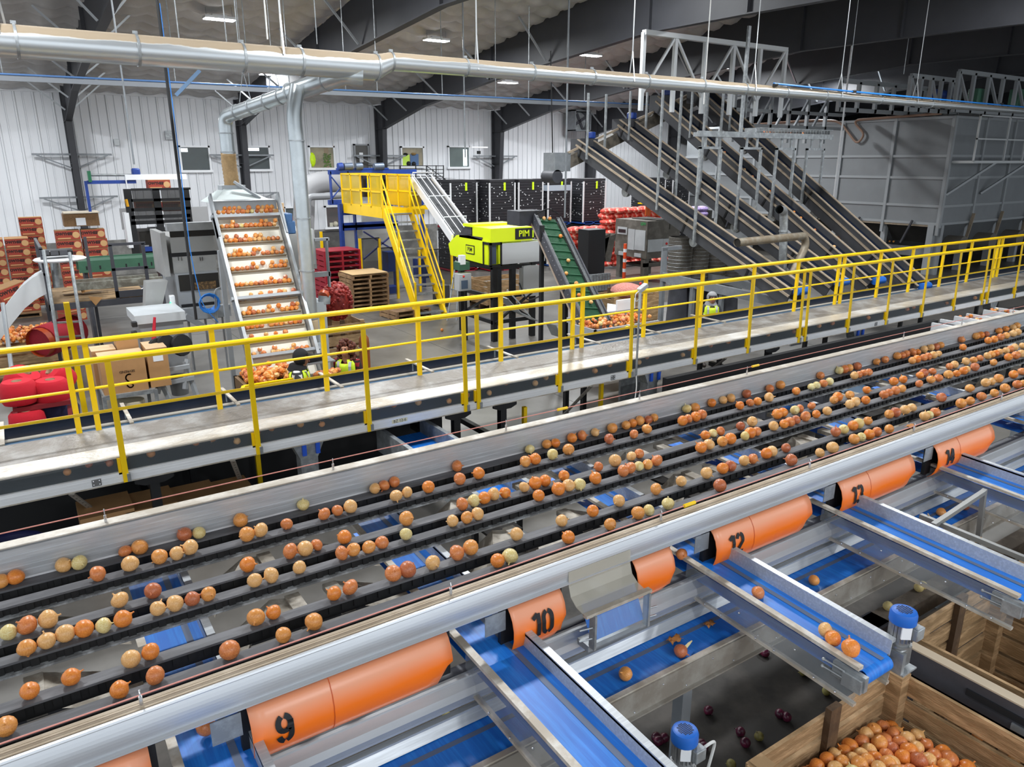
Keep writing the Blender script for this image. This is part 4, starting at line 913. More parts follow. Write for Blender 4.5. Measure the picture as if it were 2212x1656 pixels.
for i, (u, Y) in enumerate(((388, 11.8), (490, 11.8), (515, 11.8), (685, 11.8), (1835, 13), (1952, 13))):
    drop('threaded_rod', 'thin threaded rod hanging from the roof to the duct, %s' % ('leftmost of them', 'left of the lit lamp end', 'just right of the leftmost lamp', 'before the dark rafter', 'above the grey bin bank', 'second above the grey bin bank')[i], u, 0, 95 if u < 800 else 160, Y, .008, GALV, 'rod')
drop('white_conduit', 'long white conduit slanting down in front of the grey bin bank', 1800, 0, 435, 17, .03, WHITEP, 'conduit')
c = thing('hanging_lamp', 'small white tube light hanging over the black crate stacks near the back wall', 'lamp', at(1034, 318, Y=27))
MB().cbox((0, 0, 0), (.75, .2, .05)).build('tube_housing', WHITEP, c, smooth=False); MB().tube([(0, 0, 0), (0, 0, 2.6)], .008, 6).build('hanger', GALV, c); MB().cbox((0, 0, -.2), (.12, .1, .12)).build('camera_box', BLACK, c, smooth=False)
# wall fan and small wall boxes
f = at(1250, 262, Y=33.6); t = thing('wall_fan', 'grey box fan high on the back wall beside the dark column', 'fan', f)
b = MB()
for a in ((-.55, -.4, -.5), (.5, -.4, -.5)): b.box(a, (a[0] + .05, .4, .55))
b.box((-.55, -.4, -.5), (.55, .4, -.45)).box((-.55, -.4, .5), (.55, .4, .55)).box((-.55, .3, -.5), (.55, .4, .5))
b.build('fan_box', STEEL, t, smooth=False)
b = MB()
for k in range(4): b.cbox((.22 * math.cos(k * 1.57 + .5), -.1, .22 * math.sin(k * 1.57 + .5)), (.42, .03, .14), (0, -k * 1.57 - .5, 0))
b.build('fan_blades', DSTEEL, t, smooth=False)
b = MB().lathe([(.45, 0), (.47, .02), (.45, .04)], (0, 0, 0), 20, Euler((math.pi / 2, 0, 0)).to_matrix()); b.build('fan_ring', GALV, t)
p = at(252, 307, Y=YW - .15); t = MB().cbox(p, (.2, .12, .25)).build('wall_speaker', GREYP, bevel=.02); tag(t, 'small grey box high on the white wall left of the windows', 'wall box')
p = at(367, 292, Y=YW - .1); t = MB().cbox(p, (.36, .08, .34)).build('wall_vent', GALV, smooth=False); tag(t, 'square grey vent grille on the white wall above the leftmost window', 'vent')
# ------------------------------------------------------------------ left half: elevator, packing line, cartons, people
def P(b, n, m, r, **k):
    "mesh given in world coordinates, made a part of r"
    q = b.build(n, m, r, **k); w = Vector(r.location); p = r.parent
    while p: w += Vector(p.location); p = p.parent
    q.location = -w; return q
CREAM = mat('cream cleated belt', 'ece6d6', .5, 0, var=.06, scale=5, stretch=(1, .2, .2))
FRM = mat('stainless frame', 'aeb1b3', .4, .5, var=.2, scale=4)
GRY = mat('grey machine paint', 'a3a7ab', .45, 0, var=.12, scale=2)
DKIN = mat('dark machine inside', '26231f', .8)
el = thing('onion_elevator', 'steep cream belt elevator carrying rows of onions up to the hooded packing machine', 'elevator', (3.43, 12.2, 0))
EX0, EX1 = 2.93, 3.93; EB = Vector((0, 11.55, 1.05)); ET = Vector((0, 13.15, 3.62)); ED = (ET - EB).normalized(); EN = Vector((0, -ED.z, ED.y))
def ept(x, t, h=0): p = EB + (ET - EB) * t + EN * h; return Vector((x, p.y, p.z))
b = MB().add([ept(EX0, 0), ept(EX1, 0), ept(EX1, 1), ept(EX0, 1), ept(EX0, 0, -.05), ept(EX1, 0, -.05), ept(EX1, 1, -.05), ept(EX0, 1, -.05)], [(0, 1, 2, 3), (7, 6, 5, 4), (0, 3, 7, 4), (1, 5, 6, 2)])
P(b, 'belt', CREAM, el, smooth=False)
rows = []
for i, v in enumerate((497, 528, 559, 589, 623, 654, 684, 714, 742, 772)):
    q = at(531 + (v - 460) * .24, v, X=3.43); t = min(1, max(0, (q - EB).dot(ED) / (ET - EB).length)); rows.append(t)
    P(MB().bar(ept(EX0 + .02, t, .03), ept(EX1 - .02, t, .03), .012, .08, EN), 'cleat', mat('grubby cleat', '9c917d', .6), el, smooth=False)
for x, s in ((EX0, -1), (EX1, 1)):
    P(MB().bar(ept(x + s * .04, -.05, .06), ept(x + s * .04, 1.0, .06), .05, .2, EN), 'side_frame', FRM, el, smooth=False)
    P(MB().bar(ept(x + s * .05, .86, .1), ept(x + s * .05, 1.1, .16), .03, .16, EN), 'head_bracket', GRY, el, smooth=False)
for t, h in ((.5, .1), (.98, .1), (.17, .09)): P(MB().bar(ept(EX0 - .1, t, h), ept(EX1 + .1, t, h), .05, .09, EN), 'cross_beam', GRY, el, smooth=False)
for x in (EX0 - .05, EX1 + .05):
    P(MB().bar((x, 12.9, 0), (x, 12.9, 3.1), .07, .07), 'leg', GRY, el, smooth=False)
P(MB().box((EX0 - .02, 13.15, 3.72), (EX1 + .02, 13.2, 3.87)).add([(EX0, 13.13, 3.87), (EX1, 13.13, 3.87), (EX1, 13.4, 3.88), (EX0, 13.4, 3.88)], [(0, 1, 2, 3)]), 'head_flap', GRY, el, smooth=False)
P(MB().cbox(at(623, 490, Y=13.1), (.16, .3, .22)).cbox(at(618, 470, Y=13.1), (.14, .3, .16)), 'drive_gearmotor', mat('blue grey gearmotor', '3d6391', .4), el, bevel=.02)
pts = []
for t in rows + [1.0]:
    x = EX0 + .05
    while x < EX1 - .03:
        if rnd.random() < .9: pts.append(ept(x, t, .05) + ED * .055)
        if rnd.random() < .42: pts.append(ept(x + .03, t, .06) + ED * .12)
        x += .078
pile('onions', 'rows of onions riding on the cleats of the cream elevator belt', pts, .085)
# hood on the elevator head
hd = thing('suction_hood', 'pale grey pyramid suction hood over the top of the onion elevator', 'hood', (3.42, 13.6, 3.95))
b = MB(); cx, cy = 3.44, 13.98
b.add([(2.98, 13.4, 3.82), (4.02, 13.4, 3.82), (4.02, 14.4, 3.82), (2.98, 14.4, 3.82), (cx - .16, cy - .13, 4.05), (cx + .16, cy - .13, 4.05), (cx + .16, cy + .13, 4.05), (cx - .16, cy + .13, 4.05)], [(0, 1, 5, 4), (1, 2, 6, 5), (2, 3, 7, 6), (3, 0, 4, 7), (4, 5, 6, 7), (3, 2, 1, 0)])
P(b, 'hood_pyramid', mat('pale hood paint', 'c6cfce', .4), hd, smooth=False)
P(MB().box((cx - .2, cy - .15, 4.0), (cx + .2, cy + .15, 4.1)), 'hood_collar', GRY, hd, smooth=False)
P(MB().bar((cx + .0, cy - .2, 4.16), (cx + .35, cy - .45, 3.88), .05, .04), 'hood_brace', GRY, hd, smooth=False)
# packing machine behind the elevator (grey stainless)
pm = thing('packing_machine', 'bulky grey stainless packing machine left of the onion elevator, on grey legs', 'machine', (2.4, 14.4, 0))
def Q(u, v, Y): return at(u, v, Y=Y)
def face(n, m, u0, v0, u1, v1, Y, d=.6, r=pm, **k):
    "a box whose front face spans these photo corners at depth Y"
    a, c = at(u0, v0, Y=Y), at(u1, v1, Y=Y); return P(MB().box((a.x, Y, c.z), (c.x, Y + d, a.z)), n, m, r, smooth=False, **k)
SS = mat('dull stainless panel', 'b3b4b3', .42, .3, var=.15, scale=2)
face('body_panel', SS, 366, 512, 470, 592, 14.0, 1.2); face('panel_seam', INK, 366, 547, 470, 549, 13.995, .01)
face('dark_slot', DKIN, 366, 494, 468, 508, 13.98, .05); face('top_rail', FRM, 360, 483, 470, 495, 13.95, .2)
face('end_cover', SS, 345, 503, 369, 597, 13.9, 1.0)
face('lower_frame', GRY, 378, 592, 482, 685, 13.9, 1.3); face('frame_opening', DKIN, 385, 595, 475, 622, 13.88, .05)
face('waste_heap', mat('dry skin waste', '8a6b43', .8, 0, col2='4b3a26', scale=30), 420, 610, 468, 622, 13.86, .04)
face('seam_lower', INK, 392, 658, 476, 664, 13.88, .02)
for u in (408, 445, 482): q = face('leg', GRY, u, 680, u + 12, 800, 13.8, .12)
face('base_beam', GRY, 390, 668, 500, 682, 13.7, .15)
P(MB().bar(at(400, 682, Y=13.6), at(440, 705, Y=13.6), .09, .1), 'angle_brace', GRY, pm, smooth=False)
for u in (385, 392, 432, 437): face('bracket_slot', INK, u, 555, u + 1.5, 563, 13.97, .04)
b = MB()
for i, s in enumerate((0, .06)):
    b.tube(bend([at(466 + i * 3, 700, Y=13.4), at(464 + i * 3, 625, Y=13.4), at(478, 620 + i * 4, Y=13.4)], .15), .012, 8)
P(b, 'conduit_loops', FRM, pm)
cp = at(453, 655, Y=13.35); b = MB()
for i in range(7): b.tube([cp + Vector((.17 * math.cos(a * .5 + i) * (1 - i * .04), .02 * i, .17 * math.sin(a * .5 + i) * (1 - i * .05))) for a in range(13)], .011, 6)
P(b, 'coiled_blue_hose', mat('bright blue hose', '2f86e0'), pm)
fn = at(337, 640, Y=13.9)
P(MB().add([fn + Vector(p) for p in ((-.12, 0, .25), (.22, 0, .25), (.22, .3, .25), (-.12, .3, .25), (-.2, 0, -.25), (.05, 0, -.25), (.05, .3, -.25), (-.2, .3, -.25))], [(3, 2, 1, 0), (4, 5, 6, 7), (0, 1, 5, 4), (1, 2, 6, 5), (2, 3, 7, 6), (3, 0, 4, 7)]), 'discharge_funnel', SS, pm, smooth=False)
P(MB().cbox(at(373, 655, Y=13.8), (.08, .1, .28)), 'control_box', WHITEP, pm, bevel=.01)
P(MB().sph(at(368, 653, Y=13.75), .012, 6, 4), 'green_light', mat('green indicator', '2dff7a', .4, emit=3), pm)
# grey bag-winder cabinet in front
cab = thing('winder_cabinet', 'low grey steel cabinet with rollers in front of the packing machine legs', 'cabinet', at(345, 760, Y=12.6))
face('cabinet_body', mat('mid grey cabinet', '8e9194', .5, 0, var=.1, scale=2), 297, 690, 408, 790, 12.9, .8, cab); face('cabinet_lid', GREYP, 290, 683, 402, 690, 12.85, .9, cab)
for v in (700, 720, 745): P(MB().cbox(at(290, v, Y=12.8), (.08, .1, .08)), 'latch', BLACK, cab, bevel=.01)
P(MB().tube([at(334, 685, Y=12.7), at(332, 725, Y=12.7), at(345, 800, Y=12.5)], .05, 10, rr=[.02, .03, .13]), 'red_net_sleeve', mat('red net', 'c81f35', .8, 0, var=.2, scale=40), cab)
for u, v, s in ((358, 742, 1), (340, 750, 1), (392, 745, 1.2)): P(MB().lathe([(.0, -.04), (.14 * s, -.04), (.15 * s, 0), (.14 * s, .04), (0, .04)], at(u, v, Y=12.5), 16, Euler((1.4, 0, .4)).to_matrix()), 'wheel', RUBBER, cab)
for a, c in (((330, 790), (365, 860)), ((400, 780), (425, 855)), ((350, 800), (410, 790)), ((345, 830), (420, 815)), ((355, 770), (340, 850)), ((405, 775), (400, 840))): P(MB().bar(at(*a, Y=12.3), at(*c, Y=12.2), .06, .06), 'stand_leg', GRY, cab, smooth=False)
# carton erector: white portal, dark mesh guard, blue frame
ce = thing('carton_erector', 'carton machine with white portal, dark mesh guard and blue gantry by the white wall', 'machine', (4.5, 24.5, 0))
YC = 24.
face('portal_post', WHITEP, 272, 377, 283, 470, YC + .8, .3, ce); face('portal_post', WHITEP, 393, 380, 403, 470, YC + .8, .3, ce); face('portal_beam', WHITEP, 272, 377, 404, 387, YC + .8, .3, ce)
MESH = mat('dark mesh guard', '2b2826', .6, 0, alpha=.62)
for u0, u1 in ((284, 345), (347, 410)): face('mesh_panel', MESH, u0, 410, u1, 478, YC, .02, ce)
for u in (283, 344, 408): face('guard_post', BLACK, u, 408, u + 5, 560, YC - .02, .08, ce)
for v in (407, 430, 450, 466, 478): face('guard_bar', BLACK, 283, v, 412, v + 2.5, YC - .02, .06, ce)
face('control_cabinet', WHITEP, 268, 460, 289, 535, YC - .1, .4, ce); face('machine_core', DKIN, 300, 500, 405, 575, YC + .3, 1.2, ce)
for i in range(10): u = 295 + rnd.random() * 100; v = 480 + rnd.random() * 60; face('mechanism_part', rnd.choice((GALV, FRM, BLACK, BLUEP)), u, v, u + rnd.uniform(6, 26), v + rnd.uniform(3, 9), YC + .1 + i * .02, .3, ce)
for i in range(3):
    b = MB(); 
    for j in range(9): q = at(335 + j * 8, 482 + i * 5, Y=YC + .05); b.bar(q, q + Vector((.05, 0, .04 if j % 2 else -.04)), .03, .015)
    P(b, 'chain_links', GALV, ce, smooth=False)
face('gantry_post', BLUEP, 188, 391, 196, 480, YC + .9, .15, ce); face('gantry_beam', BLUEP, 188, 390, 295, 396, YC + .9, .15, ce)
P(MB().tube([at(190, 378, Y=YC + .9), at(295, 378, Y=YC + .9)], .035, 8), 'gantry_shaft', GALV, ce); P(MB().cbox(at(293, 371, Y=YC + .9), (.22, .2, .2)), 'gantry_motor', BLUEP, ce, bevel=.04); P(MB().cbox(at(193, 381, Y=YC + .9), (.08, .2, .3)), 'green_plate', mat('green paint', '1f6b48', .5), ce, smooth=False)
P(MB().tube([at(272, 430, Y=YC), at(276, 446, Y=YC)], .045, 8), 'yellow_pendant', mat('yellow pendant', 'e4a515', .5), ce)
face('roll_door', mat('grey shutter slats', '9b9c9e', .5), 258, 450, 285, 495, YC + 3, .1, ce); face('roll_door', mat('grey shutter slats', '9b9c9e', .5), 412, 447, 452, 478, YC + 3, .1, ce)
# brand cartons
CART = mat('kraft carton', 'a47a4a', .75, 0, var=.12, scale=5); CRED = mat('red printed carton face', 'a9402f', .65, 0, var=.1, scale=4); CTAN = mat('onion print tan', 'd2a672', .7); CINK = mat('carton ink', '2a1a17', .7)
tv, tf = text_mesh('OWYHEE', .105, 0, .006, 1., .95)
CARTON = None
def carton(loc, rz, label, grp, sc=1.):
    "printed onion carton .60 x .40 x .265, long face towards -y"
    global CARTON
    if CARTON is None:
        r = CARTON = thing('onion_carton', label, 'carton', loc, rz, grp)
        MB().box((-.3, -.2, 0), (.3, .2, .265)).build('box_body', CART, r, smooth=False)
        f = MB().box((-.295, -.203, .008), (.295, -.2, .25)).box((-.303, -.195, .008), (-.3, .195, .25)).box((.3, -.195, .008), (.303, .195, .25)).build('red_print', CRED, r, smooth=False)
        MB().add([(x - .09, -.205, z + .165) for x, z, _ in tv], tf).build('lettering', CINK, f, smooth=False)
        b = MB(); b.lathe([(.085, 0), (.09, .004), (0, .006)], (.2, -.203, .13), 14, Euler((math.pi / 2, 0, 0)).to_matrix()); b.build('printed_onion', CTAN, f, smooth=False)
        MB().box((-.26, -.205, .03), (.06, -.203, .06)).build('tan_band', CTAN, f, smooth=False)
        return r
    return dup(CARTON, loc, rz, label, grp, sc=sc)
KIDS_FIX = 1
NTH = ('bottom one', 'second up', 'third up', 'fourth up', 'fifth up', 'sixth up', 'seventh up', 'top one')
for (x, y, n, z0, lab) in ((2.13, 25.0, 8, .46, 'right'), (1.48, 25.0, 8, .46, 'left')):
    for k in range(n):
        carton((x + rnd.uniform(-.015, .015), y, z0 + k * .272), rnd.uniform(-.03, .03), 'red printed onion carton, %s column of the tall stack behind the ladder, %s' % (lab, NTH[k]), 'cartons in the stack behind the ladder')
for c_, x in enumerate((-1.0, -.38, .26)):
    for k in range(8):
        for d in range(2 if k == 7 else 1):
            carton((x, 26.9 + d * .42, .14 + k * .272), 0, 'red printed onion carton on the left pallet, %s column, %s%s' % (('edge', 'middle', 'right')[c_], NTH[k], ' of the back row' if d else ''), 'cartons on the left pallet')
for k in range(5, 10):
    carton((.72, 27.8, .14 + k * .272), .0, 'red printed onion carton, taller rear stack at the left, %s' % ('fifth from the top', 'fourth from the top', 'third from the top', 'second from the top', 'topmost')[k - 5], 'cartons in the rear left stack')
carton((.72, 27.8, .14 + .272 * 2), .0, 'red printed onion carton low down in the taller rear stack at the left', 'cartons in the rear left stack', 1.)
for k in (0, 1, 3, 4): carton((.72, 27.8, .14 + k * .272), .0, 'red printed onion carton hidden in the base of the taller rear stack at left', 'cartons in the rear left stack base')
for i in range(3): carton((1.25 + .0 * i, 24.6, .1 + i * .27), .5, 'red printed onion carton stacked on the floor behind the yellow post, %s' % ('bottom', 'middle', 'top')[i], 'cartons behind the yellow post')
o_ = carton(at(25, 640, Y=19.5), .35, 'open topped printed carton sitting on the white curved chute at the left', None); o_.rotation_euler = (.0, -.25, .45)
o_ = carton((4.6, 23.7, 3.45), 0, 'half-folded printed carton held high in the white portal of the carton machine', None); o_.location = at(343, 408, Y=24.7)
for u, lab in ((318, 'left'), (375, 'right')):
    o_ = carton(at(u, 455, Y=24.5), 0, 'folded printed carton seen through the %s mesh panel of the carton machine' % lab, None)
def pallet(loc, lab, grp, m=None, rz=0, w=1.2, d=1.0, nm='pallet'):
    r = thing(nm, lab, 'pallet', loc, rz, grp); m = m or WOODP
    b = MB()
    for i in range(7): b.box((-w / 2, -d / 2 + i * d / 7 + .008, .11), (w / 2, -d / 2 + (i + 1) * d / 7 - .008, .13))
    b.build('deck_boards', m, r, smooth=False)
    for x in (-w / 2 + .03, 0, w / 2 - .03): MB().box((x - .03, -d / 2, .02), (x + .03, d / 2, .11)).build('stringer', m, r, smooth=False)
    b = MB()
    for y in (-d / 2 + .05, 0, d / 2 - .05): b.box((-w / 2, y - .05, 0), (w / 2, y + .05, .02))
    b.build('base_boards', m, r, smooth=False)
    return r
pallet((-.4, 27.0, 0), 'pale timber pallet under the cartons at the left edge', None, None, 0, 1.9, 1.2)
# small white machine box on top of stack, scaffold with ladder, green roller conveyor, chute
t = thing('carton_blank_magazine', 'open brown carton on end with a white label on top of the carton stack', 'carton', at(178, 485, Y=24.9))
P(MB().box(tuple(at(140, 490, Y=24.8)), tuple(at(207, 458, Y=25.4))), 'brown_carton', mat('brown corrugated', '5b422b', .8, 0, col2='8c6b48', scale=20, stretch=(1, 1, 10)), t, smooth=False)
P(MB().box(tuple(at(138, 462, Y=24.75)), tuple(at(208, 454, Y=25.5))), 'cream_flap', mat('cream card', 'd9cdb8', .7), t, smooth=False); P(MB().box(tuple(at(166, 487, Y=24.78)), tuple(at(184, 470, Y=24.8))), 'white_label', WHITEP, t, smooth=False)
sc_ = thing('scaffold_platform', 'dark steel work platform with guard rails cluttered with cardboard in front of the carton stack', 'platform', (2.0, 17.5, 0))
PX0, PX1, PY0, PY1, PZ = at(105, 655, Y=16.5).x, at(330, 640, Y=16.5).x, 16.5, 18.6, at(200, 650, Y=16.5).z
P(MB().box((PX0, PY0, PZ - .12), (PX1, PY1, PZ)), 'deck_frame', DSTEEL, sc_, smooth=False)
P(MB().box((PX0 + .05, PY0 + .05, PZ), (PX1 - .05, PY1 - .05, PZ + .02)), 'cardboard_cover', mat('trampled cardboard', 'a88a64', .85, 0, col2='7c6547', scale=3), sc_, smooth=False)
for x, y in ((PX0, PY0), (PX0, PY1), (PX0 + 1.15, PY0), (PX1 - .08, PY0), ((PX0 + PX1) / 2, PY1)): P(MB().box((x, y, 0 if x != PX0 + 1.15 else PZ), (x + .06, y + .06, PZ + 1.05)), 'rail_post', DSTEEL, sc_, smooth=False)
for z in (.55, 1.03):
    P(MB().box((PX0 + 1.15, PY0, PZ + z), (PX1, PY0 + .05, PZ + z + .05)), 'guard_bar', DSTEEL, sc_, smooth=False); P(MB().box((PX0, PY0, PZ + z), (PX0 + .05, PY1, PZ + z + .05)), 'guard_bar', DSTEEL, sc_, smooth=False)
P(MB().box((PX0 + 1.15, PY0, PZ + .02), (PX1, PY0 + .03, PZ + .15)), 'toe_board', DSTEEL, sc_, smooth=False)
for i, (y, c) in enumerate(((17.0, '9a9d93'), (17.5, '8f948b'))): P(MB().box((PX0 + .5, y, PZ + .15), (PX1 + .3, y + .06, PZ + .3)), 'roller_rail', mat('worn grey rail %d' % i, c, .6, 0, col2='6d6a60', scale=6), sc_, smooth=False)
for i in range(7):
    q = Vector((PX0 + .3 + rnd.random() * 2, PY0 + .3 + rnd.random() * 1.2, PZ + .05)); P(MB().add([q + Vector((a * .2 + rnd.uniform(-.05, .05), c * .15, rnd.uniform(0, .12))) for a, c in ((-1, -1), (1, -1), (1.2, 1), (0, 1.6), (-1, 1))], [(0, 1, 2, 3, 4)]), 'scrap_card', rnd.choice((CART, WHITEP, CART)), sc_, smooth=False)
P(MB().add([at(190, 640, Y=16.45), at(222, 642, Y=16.45), at(207, 660, Y=16.42), at(198, 650, Y=16.42)], [(0, 1, 2, 3)]), 'hanging_card', CART, sc_, smooth=False)
t = thing('access_ladder', 'grey tube ladder leaning on the dark work platform above the yellow post', 'ladder', at(160, 740, Y=15.9))
for a, c in (((94, 540), (125, 738)), ((150, 545), (181, 738))): P(MB().tube([at(*a, Y=16.2), at(*c, Y=15.5)], .03, 8), 'stile', GALV, t)
for v in (697, 728): P(MB().bar(at(121 + (v - 697) * .15, v, Y=15.7), at(175 + (v - 697) * .15, v - 3, Y=15.7), .05, .03), 'rung', GALV, t, smooth=False)
t = thing('crate_of_bottles', 'black plastic crate holding clear tubs on the round white stool top of the platform', 'crate', at(120, 555, Y=16.6))
P(MB().box(tuple(at(88, 555, Y=16.5)), tuple(at(153, 535, Y=16.9))), 'crate_body', mat('glossy black plastic', '141416', .25), t, bevel=.02)
for u in (98, 118, 138): P(MB().box(tuple(at(u - 8, 551, Y=16.48)), tuple(at(u + 7, 540, Y=16.5))), 'crate_window', mat('shiny dark panel', '4c4d52', .2), t, smooth=False)
P(MB().lathe([(0, 0), (.42, 0), (.45, .03), (.42, .05), (0, .05)], at(130, 562, Y=16.7), 20), 'white_top', WHITEP, t)
P(MB().tube([at(118, 565, Y=16.7), at(122, 620, Y=16.7)], .06, 10), 'pedestal', GALV, t)
t = thing('green_roller_conveyor', 'green steel roller conveyor strewn with paper behind the dark work platform', 'conveyor', (2.8, 20.5, 0))
GRN2 = mat('green conveyor paint', '3c6650', .5, 0, var=.15, scale=3)
a, c = at(172, 590, Y=20.2), at(345, 570, Y=20.2)
P(MB().box((a.x, 20.2, a.z), (c.x + .2, 20.26, a.z + .24)), 'side_channel', GRN2, t, smooth=False); P(MB().box((a.x, 20.2, a.z + .24), (c.x + .2, 20.9, a.z + .27)), 'roller_bed', GRN2, t, smooth=False); P(MB().box((a.x, 20.85, a.z), (c.x + .2, 20.9, a.z + .3)), 'rear_channel', GRN2, t, smooth=False)
for i in range(9): P(MB().box((a.x + .15 + i * .28, 20.19, a.z + .07), (a.x + .18 + i * .28, 20.2, a.z + .15)), 'slot', INK, t, smooth=False)
for x in (a.x + .1, c.x): P(MB().box((x, 20.3, 0), (x + .08, 20.8, a.z)), 'leg', DSTEEL, t, smooth=False)
p = at(165, 720, Y=15.2); t = thing('yellow_post', 'yellow square safety post standing below the dark work platform', 'post', (p.x, 15.2, 0))
q = at(148, 660, Y=15.2); P(MB().box((q.x - .07, 15.2, 0), (q.x + .02, 15.32, q.z + .05)), 'post_tube', YEL, t, smooth=False)
t = thing('white_chute', 'broad white curved slide coming down at the left edge', 'chute', at(60, 630, Y=17))
b = MB(); L_ = [(100, 585), (70, 600), (45, 620), (20, 650), (-10, 690)]
vs = []
for u, v in L_:
    for y in (16.6, 17.3): q = at(u, v, Y=16.6); vs += [Vector((q.x + (y - 16.6) * .1, y, q.z)), Vector((q.x + (y - 16.6) * .1, y, q.z - .4))]
b.add(vs, [f for i in range(4) for f in ((4 * i, 4 * i + 1, 4 * i + 5, 4 * i + 4), (4 * i, 4 * i + 4, 4 * i + 6, 4 * i + 2), (4 * i + 2, 4 * i + 6, 4 * i + 7, 4 * i + 3))]); P(b, 'slide', mat('white slide plastic', 'd8dbdc', .4, 0, var=.05, scale=3), t)
P(MB().tube([at(6, 655, Y=16), at(28, 820, Y=15)], .035, 8), 'support_pole', GRY, t)
# bin of onions and red net rolls at the left
zb = at(60, 738, Y=18.4).z
bl = wood_bin(-2.2, .78, 18.4, 19.9, zb, 'weathered timber bin of onions at the left edge beyond the catwalk', .05, 3)
pile('onions', 'heap of onions in the timber bin at the left edge', [(rnd.uniform(-2.1, .68), rnd.uniform(18.5, 19.8), zb - .03 + rnd.uniform(0, .14)) for i in range(620)], .085, 7)
t = thing('net_roll', 'fat roll of dark red netting with an orange core on the left floor', 'roll', at(150, 725, Y=16.6))
P(MB().tube([at(92, 738, Y=16.3), at(160, 712, Y=17.0)], .3, 20), 'red_netting', mat('red netting', 'a31327', .75, 0, var=.2, scale=50), t); P(MB().tube([at(82, 741, Y=16.22), at(112, 731, Y=16.45)], .27, 18, False), 'orange_core', mat('orange tube', 'a8431c', .4), t)
# rack with red twine spools near the rail
SPM = mat('red twine', 'cb1129', .85, 0, var=.12, scale=60, bump=.3, bscale=120, stretch=(1, 1, 6)); SPB = mat('navy twine', '27264f', .85, 0, var=.2, scale=60); CORE = mat('cardboard core', 'c4a88c', .8)
rk = thing('spool_rack', 'dark red slotted angle rack holding twine spools beside the catwalk at the left', 'rack', (.1, 11.6, 0))
for u in (32, 150): P(MB().bar(at(u, 875, Y=11.4), at(u + 8, 960, Y=11.2), .05, .03), 'rack_leg', mat('dark red rack paint', '7c1f26', .5), rk, smooth=False); P(MB().bar(at(u, 870, Y=12.1), at(u + 8, 945, Y=12.0), .05, .03), 'rack_leg', mat('dark red rack paint', '7c1f26', .5), rk, smooth=False)
a, c = at(28, 885, Y=11.4), at(152, 868, Y=11.4); P(MB().box((a.x, 11.35, a.z - .03), (c.x, 12.2, a.z + .03)), 'rack_shelf', mat('dark red rack paint', '7c1f26'), rk, smooth=False); P(MB().box((a.x, 11.35, a.z - .55), (c.x, 12.2, a.z - .5)), 'rack_shelf', mat('dark red rack paint', '7c1f26'), rk, smooth=False)
SPOOL = None
def spool(u, v, Y, lab, rot=(0, 0, 0), m=None, s=1.):
    r = thing('twine_spool', lab, 'spool', at(u, v, Y=Y), 0, None); r.rotation_euler = rot
    MB().lathe([(.07 * s, -.15 * s), (.19 * s, -.15 * s), (.21 * s, -.11 * s), (.215 * s, 0), (.205 * s, .11 * s), (.17 * s, .15 * s), (.06 * s, .15 * s), (.055 * s, .05 * s)], (0, 0, 0), 26).build('twine', m or SPM, r)
    MB().tube([(0, 0, -.15 * s), (0, 0, .155 * s)], .06 * s, 16, False).tube([(0, 0, -.15 * s), (0, 0, .155 * s)], .045 * s, 16, False).build('core', CORE, r); return r
spool(40, 846, 11.5, 'front left red twine spool standing upright on the red rack'); spool(112, 842, 11.55, 'front right red twine spool standing upright on the red rack')
spool(48, 822, 11.9, 'red twine spool tilted to the right behind the front left spool', (.3, .5, 0)); spool(124, 815, 11.95, 'red twine spool tilted to the left behind the front right spool', (.3, -.6, 0))
spool(60, 910, 11.4, 'single red twine spool lying on the lower shelf of the red rack'); spool(105, 893, 11.7, 'navy twine spool on the lower shelf of the red rack', (0, .2, 0), SPB); spool(135, 890, 11.75, 'second navy twine spool at the right end of the lower rack shelf', (0, .2, 0), SPB)
# cardboard boxes on a slotted rack
r2 = thing('box_rack', 'grey slotted angle rack carrying four plain cardboard boxes beside the catwalk', 'rack', (1.25, 12.3, 0))
a, c = at(222, 853, Y=12.1), at(332, 832, Y=12.1)
P(MB().box((a.x, 12.0, a.z - .06), (c.x, 12.9, a.z)), 'rack_shelf', GALV, r2, smooth=False)
for x in (a.x, c.x):
    for y in (12.0, 12.88): q = P(MB().box((x - .02, y - .02, 0), (x + .03, y + .02, a.z)), 'rack_leg', GALV, r2, smooth=False); b = MB(); [b.box((x - .005, y - .024, .15 + i * .07), (x + .015, y - .02, .18 + i * .07)) for i in range(9)]; b.build('slots', INK, q, smooth=False)
P(MB().sph(at(255, 878, Y=12.4), .2, 10, 7, (1, 1, .8)), 'cream_sack', mat('cream sack', 'cfc6ac', .9), r2); P(MB().lathe([(.17, 0), (.18, .02), (.17, .14), (0, .15)], at(288, 882, Y=12.2), 18), 'cream_twine_ball', mat('cream sack', 'cfc6ac'), r2)
KR = mat('plain kraft card', 'b5895a', .75, 0, var=.08, scale=4); KRT = mat('pale kraft top', 'd3b48d', .75, 0, var=.06, scale=6)
def kbox(x0, y0, z0, x1, y1, z1, lab, extra=None):
    t = thing('cardboard_box', lab, 'box', ((x0 + x1) / 2, (y0 + y1) / 2, z0))
    P(MB().box((x0, y0, z0), (x1, y1, z1)), 'box_sides', KR, t, smooth=False); P(MB().box((x0, y0, z1), (x1, (y0 + y1) / 2 - .004, z1 + .006)), 'top_flap', KRT, t, smooth=False); P(MB().box((x0, (y0 + y1) / 2 + .004, z1), (x1, y1, z1 + .006)), 'top_flap', KRT, t, smooth=False)
    return t
sz = a.z
t = kbox(a.x + .02, 12.05, sz, a.x + .62, 12.5, sz + .55, 'front cardboard box with an upside-down printed swirl on the grey rack')
